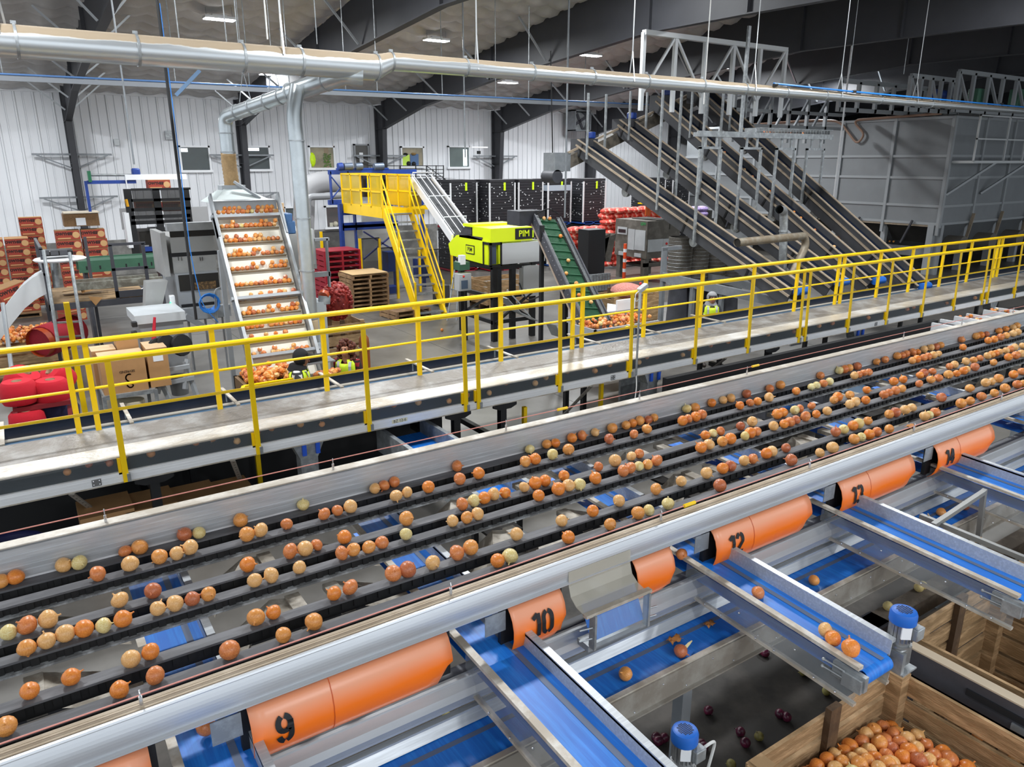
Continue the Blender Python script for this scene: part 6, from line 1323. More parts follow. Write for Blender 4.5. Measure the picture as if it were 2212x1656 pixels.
q = GA + (GB - GA) * .3; P(MB().box((q.x - .35, q.y, 0), (q.x - .27, q.y + .08, q.z)), 'support_post', BLACK, ge, smooth=False)
for i, (t_, k) in enumerate(((.98, -.1), (.985, .05), (.8, .12), (.55, .02), (.33, -.05), (.16, .1), (.22, -.12), (.42, -.18))): onion(GA + (GB - GA) * t_ + gs * k + gn * .05, .09, 'onion riding up the green elevator belt', 'onions on the green elevator')
# onion hopper at the foot of the green elevator, timber bin behind
t = thing('onion_trough', 'grey trough heaped with pale onions at the foot of the green elevator', 'hopper', (11.0, 11.1, 0)); tz = at(1330, 705, Y=10.8).z
a, c = at(1283, 700, Y=10.8), at(1420, 700, Y=10.8); P(MB().box((a.x, 10.75, .6), (c.x, 10.8, tz)).box((a.x, 11.6, .6), (c.x, 11.65, tz + .1)).box((a.x, 10.75, .6), (a.x + .04, 11.65, tz)).box((a.x, 10.75, .6), (c.x, 11.65, .65)), 'trough_walls', GRY, t, smooth=False)
P(MB().box((a.x + 1.3, 11.6, tz + .1), (a.x + 1.8, 11.65, tz + .32)).add([at(1310, 690, Y=11.6), at(1352, 690, Y=11.6), at(1350, 660, Y=11.9), at(1312, 655, Y=11.9)], [(0, 1, 2, 3), (3, 2, 1, 0)]), 'white_guide', WHITEP, t, smooth=False); P(MB().box((a.x + .9, 10.7, tz - .25), (c.x + .1, 10.74, tz - .02)), 'card_panel', CART, t, smooth=False)
P(MB().bar((a.x + .6, 10.72, tz - .1), (a.x + .95, 10.72, tz + .02), .05, .05), 'yellow_bracket', YEL, t, smooth=False)
pile('onions', 'pale onions heaped in the grey trough at the foot of the green elevator', [(rnd.uniform(a.x + .1, c.x - .1), rnd.uniform(10.85, 11.55), tz - .08 + rnd.uniform(0, .16)) for i in range(150)], .088, 8)
wood_bin(11.3, 12.7, 12.7, 13.7, at(1340, 640, Y=12.7).z, 'brown timber bin with bundled nets behind the onion trough', .1, 4)
tag(MB().sph((11.95, 13.0, at(1340, 640, Y=12.7).z + .05), .3, 14, 8, (1.3, .9, .6)).build('net_bundle', mat('pale pink net bundle', 'd8a79c', .8, 0, col2='b66a5e', scale=30, stretch=(6, 1, 1))), 'pale pink bundle of folded nets in the brown timber bin', 'nets')
wood_bin(12.2, 13.9, 19.5, 20.7, .95, 'open timber bin on the floor behind the frame of the lime weigher', .1, 4)
t = thing('delineator_post', 'orange and white striped floor post beside the bagging machine', 'post', at(1345, 610, Y=20.5)); q = at(1346, 640, Y=20)
P(MB().tube([(q.x, 20, 0), (q.x, 20, 1.7)], .06, 10), 'post_tube', mat('safety orange', 'e8501e', .5), t)
for z in (.7, 1.05, 1.4): P(MB().tube([(q.x, 20, z), (q.x, 20, z + .12)], .064, 10), 'white_band', WHITEP, t)
# ------------------------------------------------------------------ right half: bagging machine, inclined conveyors, storage bin bank
DUSTG = mat('dusty grey machine paint', '77736c', .65, 0, col2='5f5b54', scale=3)
bm = thing('bagging_machine', 'dusty grey bagging machine with pale cover plates and dark legs behind the green elevator', 'machine', (21, 22.5, 0))
BX = 20.4; BYf = at(1399, 480, X=BX).y
za, zb_ = at(1399, 478, X=BX).z, at(1399, 560, X=BX).z; yb = at(1330, 478, X=BX).y; xr_ = at(1470, 480, Y=BYf).x
P(MB().box((BX, BYf, zb_), (xr_, yb, za)), 'body', DUSTG, bm, smooth=False)
P(MB().box((BX + .5, BYf + .05, za), (xr_ - .3, yb - .4, za + .03)), 'open_top', DKIN, bm, smooth=False); P(MB().box((BX + 1.2, BYf - .02, za - .35), (xr_ - .6, BYf + .05, za + .01)), 'top_notch', mat('dark notch', '3b3a34', .8), bm, smooth=False)
for a in ((1334, 489, 1354, 507), (1357, 494, 1369, 540), (1372, 496, 1392, 542)): faceX('cover_plate', GREYP, *a, BX - .03, .03, bm)
faceX('display_window', mat('dark display', '3a2c30', .3), 1336, 494, 1351, 503, BX - .04, .02, bm); faceX('low_plate', GREYP, 1336, 542, 1350, 552, BX - .03, .03, bm); faceX('low_plate', GREYP, 1370, 546, 1384, 556, BX - .03, .03, bm)
for a in ((1401, 518, 1431, 542), (1433, 516, 1452, 536), (1453, 515, 1464, 534)): face('door_plate', GREYP, *a, BYf - .03, .03, bm)
P(MB().sph(at(1440, 526, Y=BYf - .05), .05, 8, 6), 'red_switch', mat('red button', 'd0261e'), bm)
v4, f4 = text_mesh('GPV', .16, 0, .004); q = at(1389, 484, X=BX - .02); P(MB().add([(BX - .01, q.y - x, q.z + y) for x, y, _ in v4], f4), 'green_lettering', mat('green print', '2f9a53', .5), bm, smooth=False)
for y in (BYf + .1, yb - .3): 
    for x in (BX + .05, xr_ - .2): P(MB().box((x, y, 0), (x + .22, y + .22, zb_)), 'leg', DUSTG, bm, smooth=False)
P(MB().box((BX + .05, BYf + .1, .55), (xr_, BYf + .2, .7)), 'tie_bar', DUSTG, bm, smooth=False); P(MB().box((BX + .3, BYf + .3, .5), (xr_ - .3, yb - .3, zb_ - .3)), 'dark_underside', DKIN, bm, smooth=False)
for u, w in ((1304, 14), (1318, 16)): a = at(u, 520, Y=21.6); P(MB().add([a + Vector(p) for p in ((-.25, 0, .1), (.3, 0, .25), (.3, .35, .25), (-.25, .35, .1), (-.2, 0, -.75), (.05, 0, -.8), (.05, .35, -.8), (-.2, .35, -.75))], [(0, 4, 5, 1), (1, 5, 6, 2), (2, 6, 7, 3), (3, 7, 4, 0)]), 'drop_spout', DUSTG, bm, smooth=False)
t = thing('yellow_stool', 'yellow and red folding stool standing on top of the bagging machine', 'stool', (BX + .8, BYf + .6, za))
for a, c in (((1403, 441), (1402, 466)), ((1412, 440), (1420, 466)), ((1398, 440), (1396, 465))): P(MB().bar(at(*a, Y=BYf + .6), at(*c, Y=BYf + .6), .1, .06), 'stool_leg', mat('red yellow stool', 'd9641e', .5), t, smooth=False)
P(MB().box(tuple(at(1393, 441, Y=BYf + .5)), tuple(at(1416, 436, Y=BYf + .9))), 'stool_top', YEL, t, smooth=False)
# mesh drums on a grey frame
DRM = mat('wire mesh drum', '6f6a62', .6, .2, col2='4b4741', scale=40, stretch=(1, 1, 3), bump=.5, bscale=50)
for i, u in enumerate((1472, 1508, 1546, 1583)):
    q = at(u, 512 + i * 6, Y=14.8 - .15 * i); t = thing('mesh_drum', 'tall wire mesh drum under the inclined conveyors, %s' % ('leftmost', 'second from the left', 'third from the left', 'rightmost')[i], 'drum', (q.x, q.y, 0), 0, 'mesh drums'); zt = q.z
    P(MB().lathe([(.33, zt - 1.15), (.34, zt), (.31, zt + .01), (.30, zt - .06), (0, zt - .06)], (q.x, q.y, 0), 22), 'drum_wall', DRM, t); P(MB().lathe([(.35, zt - 1.3), (.35, zt - 1.12)], (q.x, q.y, 0), 22), 'base_ring', GALV, t)
    b = MB()
    for k in range(11): b.lathe([(.336, zt - 1.1 + k * .1), (.341, zt - 1.095 + k * .1), (.336, zt - 1.09 + k * .1)], (q.x, q.y, 0), 22)
    P(b, 'wire_hoops', GALV, t); P(MB().lathe([(.3, 0), (.25, zt - 1.3)], (q.x, q.y, 0), 14), 'drum_stand', DSTEEL, t)
gf = thing('grey_support_frame', 'grey steel beam frame carrying the mesh drums behind the man in the grey hood', 'frame', (15, 13, 0))
P(MB().bar(at(1430, 597, Y=14.0), at(1690, 655, Y=11.4), .12, .22), 'long_beam', STEEL, gf, smooth=False); P(MB().bar(at(1500, 590, Y=14.8), at(1720, 640, Y=12.2), .12, .2), 'rear_beam', STEEL, gf, smooth=False)
for u, v, Y in ((1432, 600, 14.0), (1497, 612, 13.3), (1560, 625, 12.7)): q = at(u, v, Y=Y); P(MB().box((q.x - .05, Y - .05, 0), (q.x + .05, Y + .05, q.z)), 'frame_leg', STEEL, gf, smooth=False)
P(MB().box(tuple(at(1432, 536, Y=14.0)), tuple(at(1436, 600, Y=14.05))).box(tuple(at(1432, 534, Y=14.0)), tuple(at(1470, 538, Y=14.05))), 'side_bracket', STEEL, gf, smooth=False)
# four parallel inclined conveyors
CSIDE = mat('slate conveyor side', '4b4c50', .5, .15, var=.15, scale=2); CFL = mat('dusty tan flange', 'a89884', .75, 0, var=.15, scale=6); CBELT = mat('dark navy conveyor belt', '22304a', .38, .1, var=.3, scale=4, stretch=(1, .2, 1))
INC = [(15.5, 19.1, 5.0, 10.9, 1.45), (17.1, 19.0, 5.62, 10.9, 1.52), (18.55, 18.85, 6.38, 10.8, 1.45), (19.9, 18.5, 6.72, 10.3, 1.25)]
for i, (X, yt, zt, yb_, zb2) in enumerate(INC):
    r = thing('inclined_conveyor', 'long dark inclined conveyor with tan edges, %s' % ('lowest and nearest of the four', 'second of the four', 'third of the four', 'highest and furthest of the four')[i], 'conveyor', (X, yb_, 0), 0, 'inclined conveyors')
    A, B_ = Vector((X, yb_, zb2)), Vector((X, yt, zt)); d_ = (B_ - A).normalized(); s_ = Vector((1, 0, 0)); n_ = s_.cross(d_)
    w = .26
    P(MB().add([A - s_ * w, A + s_ * w, B_ + s_ * w, B_ - s_ * w], [(0, 1, 2, 3), (3, 2, 1, 0)]), 'belt', CBELT, r, smooth=False)
    for k in (-1, 1):
        P(MB().bar(A + s_ * k * (w + .02) - n_ * .08, B_ + s_ * k * (w + .02) - n_ * .08, .03, .46, n_), 'side_frame', CSIDE, r, smooth=False)
        P(MB().bar(A + s_ * k * (w + .04) + n_ * .155, B_ + s_ * k * (w + .04) + n_ * .155, .08, .02, n_), 'dusty_edge', CFL, r, smooth=False)
        P(MB().bar(A + s_ * k * (w + .05) - n_ * .02, B_ + s_ * k * (w + .05) - n_ * .02, .05, .05, n_), 'lower_flange', CFL, r, smooth=False)
    for t_ in (.15, .42, .7, .97): q = A + (B_ - A) * t_ - s_ * (w + .045); P(MB().bar(q + n_ * .14, q - n_ * .3, .012, .06, d_), 'splice_rib', BLACK, r, smooth=False)
    for t_ in (.38, .72): q = A + (B_ - A) * t_ - n_ * .4 - s_ * .1; P(MB().lathe([(0, -.05), (.15, -.05), (.15, .05), (0, .05)], q, 16, Euler((0, math.pi / 2, 0)).to_matrix()), 'return_roller', GALV, r)
    P(MB().cbox(B_ + Vector((.1, .12, -.1)), (.7, .5, .55)), 'head_chute', CSIDE, r, smooth=False); P(MB().cbox(B_ + Vector((.3, .05, .28)), (.18, .3, .2)), 'head_motor', BLUEP, r, bevel=.03)
    P(MB().tube([A + Vector((-.2, -.1, .1)), A + Vector((.2, -.1, .1))], .095, 14), 'tail_drum', mat('blue drum', '2a6fd0', .4), r)
    for t_ in ((.55, .93) if i < 2 else (.8,)):
        for k in (-1, 1): q = A + (B_ - A) * t_ + s_ * k * (w + .09); P(MB().bar(q - Vector((0, 0, .2)), (q.x, q.y, 6.45 + .12 * i), .055, .055), 'hanger', GALV, r, smooth=False)
    # inverted U frame straddling the conveyor
    y = 13.9; zc = zb2 + (zt - zb2) * (y - yb_) / (yt - yb_); b = MB()
    P(MB().box((X - .42, y, zc - .35), (X - .36, y + .06, 4.85)).box((X + .36, y, zc - .35), (X + .42, y + .06, 4.85)).box((X - .42, y, 4.8), (X + .42, y + .06, 4.86)), 'u_frame', GALV, r, smooth=False)
    P(MB().box((X - .24, y + .01, 4.86), (X - .18, y + .05, 5.12)).box((X + .18, y + .01, 4.86), (X + .24, y + .05, 5.12)), 'u_frame_bolt', GALV, r, smooth=False)
q = thing('overhead_rail', 'grey overhead rail and wire tray crossing above the four inclined conveyors', 'rail', (17.4, 13.9, 5.1))
P(MB().box((14.9, 13.86, 5.1), (20.6, 14.0, 5.2)).box((14.9, 13.86, 5.2), (20.6, 13.88, 5.24)), 'rail_beam', GALV, q, smooth=False); b = MB()
for i in range(26): b.box((17.2 + i * .13, 13.9, 5.2), (17.215 + i * .13, 14.3, 5.36))
b.box((17.2, 13.9, 5.35), (20.6, 13.92, 5.37)); P(b, 'wire_tray', GALV, q, smooth=False); P(MB().bar((16.6, 13.93, 5.2), (16.6, 13.93, 7.8), .09, .06), 'drop_rod', GALV, q, smooth=False)
pile('onions', 'onions lying in the wire tray above the inclined conveyors', [(rnd.uniform(17.5, 19.4), rnd.uniform(13.95, 14.1), 5.25) for i in range(30)], .085, 6)
cc = thing('collecting_conveyor', 'dark collecting conveyor climbing past the heads of the inclined conveyors', 'conveyor', (17.5, 19.3, 5.5))
P(MB().bar((14.6, 19.35, 4.35), (21, 19.35, 6.75), .6, .35), 'trough', mat('dark dusty trough', '4a4640', .7, 0, col2='6d665c', scale=5), cc, smooth=False); P(MB().bar((14.8, 19.0, 4.75), (21, 19.0, 7.05), .05, .06), 'edge_angle', CFL, cc, smooth=False)
P(MB().box((14.3, 19.0, 4.2), (14.9, 19.6, 4.75)), 'end_hopper', STEEL, cc, smooth=False); P(MB().tube([(14.4, 19.0, 4.05), (14.4, 19.6, 4.05)], .2, 14), 'end_drum', DSTEEL, cc)
P(MB().tube([(14.35, 19.2, 4.75), (14.15, 19.1, 7.6)], .02, 6), 'cable', CABLE, cc)
pile('onions', 'onions carried on the collecting conveyor near the roof', [(19.3 + i * .1, 19.3, 6.32 + i * .0375) for i in range(12)], .085, 6)
b = MB()
for u in (1440, 1484, 1507, 1533): pass
pile('onions', 'scattered onions riding on the third inclined conveyor', [Vector((18.55, 10.8 + t_ * 8.05, 1.5 + t_ * 4.93)) for t_ in (.12, .16, .24, .3, .33, .44, .52, .56, .66)], .09, 8)
# bright gantry truss
gt = thing('gantry_truss', 'bright galvanised truss gantry hanging over the inclined conveyors', 'truss', (16, 15.5, 7))
a, c = at(1393, 71, Y=15.5), at(1700, 106, Y=15.5); zz = (a.z + c.z) / 2; x0, x1 = a.x, c.x; BRT = mat('bright galvanised truss', 'd3d6d8', .35, .35)
P(MB().box((x0, 15.45, zz - .06), (x1, 15.6, zz + .06)), 'top_chord', BRT, gt, smooth=False)
n = 5
for i in range(n + 1): x = x0 + (x1 - x0) * i / n; P(MB().box((x - .05, 15.48, zz - 1.9), (x + .05, 15.58, zz)), 'upright', BRT, gt, smooth=False)
for i in range(n): xa, xb = x0 + (x1 - x0) * i / n, x0 + (x1 - x0) * (i + 1) / n; P(MB().bar((xa, 15.53, zz - (0 if i % 2 else 1.5)), (xb, 15.53, zz - (1.5 if i % 2 else 0)), .06, .06), 'diagonal', BRT, gt, smooth=False)
# extraction pipes
xp = thing('extraction_pipe', 'galvanised pipe with an open elbow rising between the inclined conveyors', 'pipe', at(1690, 600, Y=11.9)); a = at(1693, 480, Y=11.9)
P(MB().tube(bend([at(1690, 610, Y=11.9), a, at(1693, 455, Y=11.9), at(1683, 452, Y=11.4)], .16), .1, 16, False), 'pipe', GALV, xp)
for v in (500, 560): q = at(1692, v, Y=11.9); P(MB().tube([q, q + Vector((0, 0, .02))], .11, 16), 'pipe_seam', GALV, xp)
xp = thing('extraction_pipe', 'dusty galvanised pipe lying level with its elbow bent down before the inclined conveyors', 'pipe', at(1660, 520, Y=11.5))
P(MB().tube(bend([at(1592, 524, Y=11.3), at(1738, 509, Y=11.6), at(1741, 530, Y=11.6), at(1712, 590, Y=11.6)], .14), .095, 16, False), 'pipe', mat('dusty galvanised pipe', '9b9486', .5, .4, col2='8a7c68', scale=5), xp); P(MB().tube([at(1593, 524, Y=11.31), at(1594, 524, Y=11.31)], .1, 16), 'dark_mouth', DKIN, xp)
# storage bin bank
BK = mat('grey storage bin sheet', '8d9194', .5, .1, var=.1, scale=.8); BKR = mat('grey storage bin rib', 'a2a6a9', .5, .1); 
bk = thing('storage_bin_bank', 'huge grey steel storage bin bank with ribbed walls and hopper bottoms on the right', 'storage bins', (31.5, 16, 0))
BX0, BYF, BT = 31.5, 16.0, 6.2
P(MB().box((BX0, BYF, 2.05), (50, 30, BT)), 'bin_walls', BK, bk, smooth=False)
for z in (2.05, 2.75, 3.85, 4.7, 6.15): P(MB().box((BX0 - .06, BYF - .06, z - .05), (BX0, 30, z + .05)).box((BX0, BYF - .06, z - .05), (50, BYF, z + .05)), 'level_rib', BKR, bk, smooth=False)
for i in range(6): y = BYF + i * 2.35; P(MB().box((BX0 - .08, y - .06, 1.6), (BX0, y + .06, BT)), 'upright_rib', BKR, bk, smooth=False)
for i in range(7): x = BX0 + i * 2.5; P(MB().box((x - .07, BYF - .09, 1.9), (x + .07, BYF, BT)), 'upright_rib', BKR, bk, smooth=False); P(MB().box((x - .12, BYF + .1, 0), (x + .12, BYF + .35, 2.0)), 'leg', BKR, bk, smooth=False)
for i in range(6): x = BX0 + i * 2.5; P(MB().add([(x + .07, BYF - .02, 2.05), (x + 2.43, BYF - .02, 2.05), (x + 1.7, BYF + .3, .9), (x + .8, BYF + .3, .9)], [(0, 3, 2, 1), (0, 1, 2, 3)]), 'hopper_front', BK, bk, smooth=False); P(MB().tube([(x + 1.25, BYF - .5, 1.2), (x + 1.25, BYF + .3, 1.2)], .35, 14), 'outlet_drum', mat('dusty outlet', '6f6a62', .7), bk); P(MB().bar((x + 2.1, BYF - .15, 1.3), (x + 2.45, BYF - .15, 2.4), .12, .05), 'gate_lever', CFL, bk, smooth=False)
for i in range(5):
    y = BYF + i * 2.35; P(MB().add([(BX0, y + .1, 2.05), (BX0, y + 2.25, 2.05), (BX0 + .8, y + 2.25, 1.2), (BX0 + .8, y + .1, 1.2)], [(0, 1, 2, 3), (3, 2, 1, 0)]), 'hopper_side', mat('dark hopper sheet', '4c4b49', .6, 0, var=.2, scale=2), bk, smooth=False)
    P(MB().box((BX0 - .03, y + .05, 1.92), (BX0 + .03, y + 2.3, 2.0)), 'hopper_ledge', CFL, bk, smooth=False); P(MB().bar((BX0 - .15, y + 1.0, 2.15), (BX0 - .1, y + 1.4, 1.2), .07, .07), 'gate_ram', DSTEEL, bk, smooth=False)
    for q_ in (0, ): P(MB().box((BX0 + .1, y - .1, 0), (BX0 + .3, y + .1, 2.0)), 'leg', BKR, bk, smooth=False)
P(MB().box((BX0 + .8, BYF + .2, .6), (BX0 + .9, 28, 1.0)), 'outfeed_side', BK, bk, smooth=False)
pile('onions', 'onions spilling on the outfeed belt under the storage bins', [(BX0 + .5, rnd.uniform(18, 26), 1.1 + rnd.uniform(0, .1)) for i in range(60)], .1, 6)
# service gangway on the bank front and gantries on the roof of the bins
gw = thing('bin_gangway', 'white railed gangway bolted to the front of the storage bin bank', 'gangway', (34, 15.4, 4.5)); LG = mat('pale grey rail', 'd3d6d7', .4)
P(MB().box((31.6, 15.1, 4.42), (46, 15.95, 4.52)), 'gangway_deck', LG, gw, smooth=False)
for z in (5.3, 6.15): P(MB().box((31.6, 15.1, z), (46, 15.15, z + .05)), 'gangway_rail', LG, gw, smooth=False)
for x in (31.6, 34.0, 35.6, 37.2, 40): P(MB().box((x, 15.1, 4.5), (x + .06, 15.16, 6.2)), 'gangway_post', LG, gw, smooth=False)
for x in (33.5, 36.3): P(MB().bar((x - 1.9, 15.95, 3.2), (x, 15.15, 4.45), .08, .08), 'gangway_brace', BKR, gw, smooth=False)
for k, (u0, u1, vt0, vt1, vb, Y, lab) in enumerate(((1820, 2005, 175, 190, 232, 18, 'low rail gantry on the left of the bin roof'), (1972, 2080, 163, 175, 240, 16.5, 'middle gantry with a blue motor on the bin roof'), (2076, 2230, 155, 172, 240, 15.8, 'right gantry with green motors on the bin roof'))):
    g = thing('roof_gantry', 'grey tube ' + lab, 'gantry', at(u0, vb, Y=Y), 0, 'gantries on the bin roof'); a, c = at(u0, vt0, Y=Y), at(u1, vt1, Y=Y); zt = (a.z + c.z) / 2; n = 5
    P(MB().box((a.x, Y, zt - .08), (c.x, Y + .12, zt + .08)), 'top_chord', BKR, g, smooth=False); P(MB().box((a.x, Y, 6.3), (c.x, Y + .12, 6.45)), 'bottom_chord', BKR, g, smooth=False)
    for i in range(n + 1): x = a.x + (c.x - a.x) * i / n; P(MB().box((x - .07, Y, 6.3), (x + .07, Y + .12, zt)), 'upright', BKR, g, smooth=False)
    if k:
        for i in range(0, n, 2): x = a.x + (c.x - a.x) * i / n; x2 = a.x + (c.x - a.x) * (i + 1) / n; P(MB().bar((x, Y + .06, zt), (x2, Y + .06, 6.4), .1, .08), 'diagonal', BKR, g, smooth=False)
    if k == 1: q = at(2020, 202, Y=16.8); P(MB().tube([q, q + Vector((1.1, 0, 0))], .16, 12), 'blue_motor', BLUEP, g)
    if k == 2:
        for u in (2107, 2195): P(MB().cbox(at(u, 212, Y=16.2), (.5, .4, .7)), 'green_motor', mat('green motor', '4d7a64', .4), g, bevel=.03)
hh = thing('hose_loop', 'looped tan hose hanging over the edge of the storage bin roof', 'hose', (BX0 - .15, 21, BT)); o_ = [(BX0 - .12, 27, 6.2), (BX0 - .12, 22.2, 6.28), (BX0 - .14, 20.9, 6.2), (BX0 - .16, 20.3, 5.6), (BX0 - .16, 19.9, 5.2), (BX0 - .16, 19.6, 5.6), (BX0 - .15, 20.3, 6.2), (BX0 - .12, 16.5, 6.3)]
P(MB().tube(bend(o_, .4), .05, 8), 'hose', mat('tan hose', '9a7c6a', .5), hh)
# roof machinery left of the bins, seen in pieces between the conveyors
rm_ = thing('overhead_frame', 'tangle of grey overhead frames between the inclined conveyors and the storage bins', 'frame', (24, 19, 6)); Y = 20
for i in range(6): a = at(1590 + i * 40, 215, Y=Y); P(MB().box((a.x - .06, Y, 5.2), (a.x + .06, Y + .12, 6.9)), 'upright', BKR, rm_, smooth=False)
for z in (5.75, 6.3, 6.9): P(MB().box((at(1570, 220, Y=Y).x, Y, z), (at(1830, 220, Y=Y).x, Y + .12, z + .12)), 'level_bar', BKR, rm_, smooth=False)
for i in range(5): a, c = at(1590 + i * 40, 215, Y=Y), at(1630 + i * 40, 215, Y=Y); P(MB().bar((a.x, Y + .05, 5.3), (c.x, Y + .05, 6.9), .08, .08), 'brace', STEEL, rm_, smooth=False)
# ------------------------------------------------------------------ things seen in the gap between catwalk and sizer
def crossrun(name, lab, xa, xc, y0, y1, z, bm_, frame_m, ons=0, h=.12):
    t = thing(name, lab, 'conveyor', ((xa + xc) / 2, y0, 0))
    P(MB().box((xa, y0, z), (xc, y1, z + .01)), 'belt', bm_, t, smooth=False)
    for x in (xa, xc): P(MB().box((x - .03, y0, z - .12), (x + .03, y1, z + h)), 'side_rail', frame_m, t, smooth=False)
    for y in (y0 + .2, y1 - .2): P(MB().box((xa, y, 0), (xa + .06, y + .06, z - .1)), 'leg', BLACK, t, smooth=False); P(MB().box((xc - .06, y, 0), (xc, y + .06, z - .1)), 'leg', BLACK, t, smooth=False)
    if ons: pile('onions', 'onions carried on the ' + lab, [(rnd.uniform(xa + .08, xc - .08), rnd.uniform(y0, y1), z + .05) for i in range(ons)], .085, 7)
    return t
a, c = at(845, 965, z=.9), at(950, 950, z=.9)
crossrun('blue_feed_belt', 'short blue belt between grey walls passing under the catwalk', a.x, c.x, 6.2, 8.9, .85, BLUE, GALV, 0, .22)
onion((a.x + .35, 7.9, .9), .085, 'lone onion on the short blue belt under the catwalk', None)
for i, (u0, u1, v) in enumerate(((1990, 2050, 700), (2065, 2120, 690), (2140, 2190, 678))):
    a, c = at(u0, v, z=1.0), at(u1, v, z=1.0); crossrun('white_feed_belt', 'white railed feed belt under the far end of the catwalk, %s' % ('left', 'middle', 'right')[i], a.x, a.x + .55, 6.6, 8.4, 1.0, mat('dark feed belt', '3b3f45', .6), WHITEP, 22 if i else 0, .08)
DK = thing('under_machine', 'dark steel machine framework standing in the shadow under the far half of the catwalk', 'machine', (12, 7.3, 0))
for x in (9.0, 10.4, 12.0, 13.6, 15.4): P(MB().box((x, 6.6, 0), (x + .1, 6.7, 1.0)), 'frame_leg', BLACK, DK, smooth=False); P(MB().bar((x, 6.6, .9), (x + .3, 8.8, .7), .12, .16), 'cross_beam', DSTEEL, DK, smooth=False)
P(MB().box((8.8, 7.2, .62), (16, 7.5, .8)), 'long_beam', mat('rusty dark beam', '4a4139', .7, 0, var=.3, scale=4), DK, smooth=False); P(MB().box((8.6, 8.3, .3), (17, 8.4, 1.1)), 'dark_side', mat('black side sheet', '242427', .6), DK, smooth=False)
P(MB().add([(11.2, 6.7, .75), (13.4, 6.7, .75), (12.6, 8.0, .95), (11.9, 8.0, .95)], [(0, 1, 2, 3)]), 'blue_apron', mat('blue grey apron', '53687e', .3, .2), DK, smooth=False)
for i, (u, w, h_) in enumerate(((1340, .5, .5), (1710, .4, .5))): q = at(u, 850 - i * 120, z=.5); P(MB().box((q.x, q.y, .3), (q.x + w, q.y + .05, .3 + h_)), 'grey_guard', GALV, DK, smooth=False)
for i, (u, v, s) in enumerate(((215, 1075, .55), (300, 1070, .5), (385, 1060, .5), (455, 1045, .5))):
    q = at(u, v + 30, z=.0); x = q.x; t = thing('cardboard_box', 'kraft cardboard box under the catwalk, %s' % ('leftmost', 'second from the left', 'third from the left, with a swirl mark', 'rightmost, with a swirl mark')[i], 'box', (x, 9.0, 0), 0, 'boxes under the catwalk')
    P(MB().box((x - .28, 8.75, 0), (x + .26, 9.3, .75 - .04 * i)), 'box_sides', KR, t, smooth=False)
    if i > 1: v3, f3 = stroke(arc(0, .05, .045, .05, -60, 150, 8) + arc(0, -.05, .05, .055, 60, -120, 8), .018); P(MB().add([(x - x_, 8.745, .5 - z_) for x_, z_, _ in v3], f3 + [f[::-1] for f in f3]), 'printed_swirl', CINK, t, smooth=False)
q = at(30, 1110, z=.1); t = thing('navy_tub', 'dark navy plastic tub under the left end of the catwalk', 'tub', (q.x, 8.6, 0)); P(MB().lathe([(.26, 0), (.32, .55), (.34, .56), (.31, .54), (.25, .05), (0, .05)], (q.x, 8.6, .15), 18), 'tub_shell', mat('navy plastic', '202350', .5), t)
for i, u in enumerate((560, 1135, 1300)): q = at(u, 1010 - i * 70, z=.5); t = thing('yellow_guard_post', 'small yellow post glimpsed under the catwalk, %s' % ('left, near the silver leg', 'in the middle', 'right, before the grey leg')[i], 'post', (q.x, q.y, 0)); P(MB().box((q.x - .03, q.y, 0), (q.x + .03, q.y + .06, .95)), 'post_tube', YEL, t, smooth=False)
# onions under the catwalk behind the clear panel
for i in range(46):
    x = XU(150 + i * 45 + rnd.uniform(-14, 14), 8.7, 1.34); d = rnd.uniform(.08, .098); onion((x, 8.6 + rnd.random() * .35, 1.30 + d * .46), d, 'onion on the dark belt under the catwalk, seen through the clear panel', 'onions behind the clear panel')
for u, v in ((610, 935), (915, 830), (955, 712), (1170, 735), (860, 905)): 
    p = at(u, v, z=.045)
    if p.y > 11: onion(p, .09, 'single onion lying on the grey concrete floor of the hall', 'onions on the hall floor')
# ------------------------------------------------------------------ three workers standing behind the catwalk
SKIN = mat('warm skin', 'b07c60', .5); HV = mat('lime vest cloth', 'd6f22a', .6, 0, var=.08, scale=20); REFL = mat('silver reflective tape', 'cfd3d4', .3, .3); DENIM = mat('dark trousers', '2a2d38', .8); BOOT = mat('dark boots', '2b221c', .6)
def plaid(name, c1, c2):
    m = bpy.data.materials.new(name); m.use_nodes = True; nt = m.node_tree; N = nt.nodes; L = nt.links; b = N['Principled BSDF']; b.inputs['Roughness'].default_value = .85
    tc = N.new('ShaderNodeTexCoord'); out = None
    for ax in ('X', 'Z'):
        w = N.new('ShaderNodeTexWave'); w.bands_direction = ax; w.inputs['Scale'].default_value = 3.2; L.new(tc.outputs['Object'], w.inputs[0])
        r = N.new('ShaderNodeMath'); r.operation = 'GREATER_THAN'; r.inputs[1].default_value = .72; L.new(w.outputs['Fac'], r.inputs[0])
        if out is None: out = r
        else:
            s_ = N.new('ShaderNodeMath'); s_.operation = 'MAXIMUM'; L.new(out.outputs[0], s_.inputs[0]); L.new(r.outputs[0], s_.inputs[1]); out = s_
    mx = N.new('ShaderNodeMix'); mx.data_type = 'RGBA'; mx.inputs['A'].default_value = lin(c1); mx.inputs['B'].default_value = lin(c2); L.new(out.outputs[0], mx.inputs['Factor']); L.new(mx.outputs['Result'], b.inputs['Base Color'])
    return m
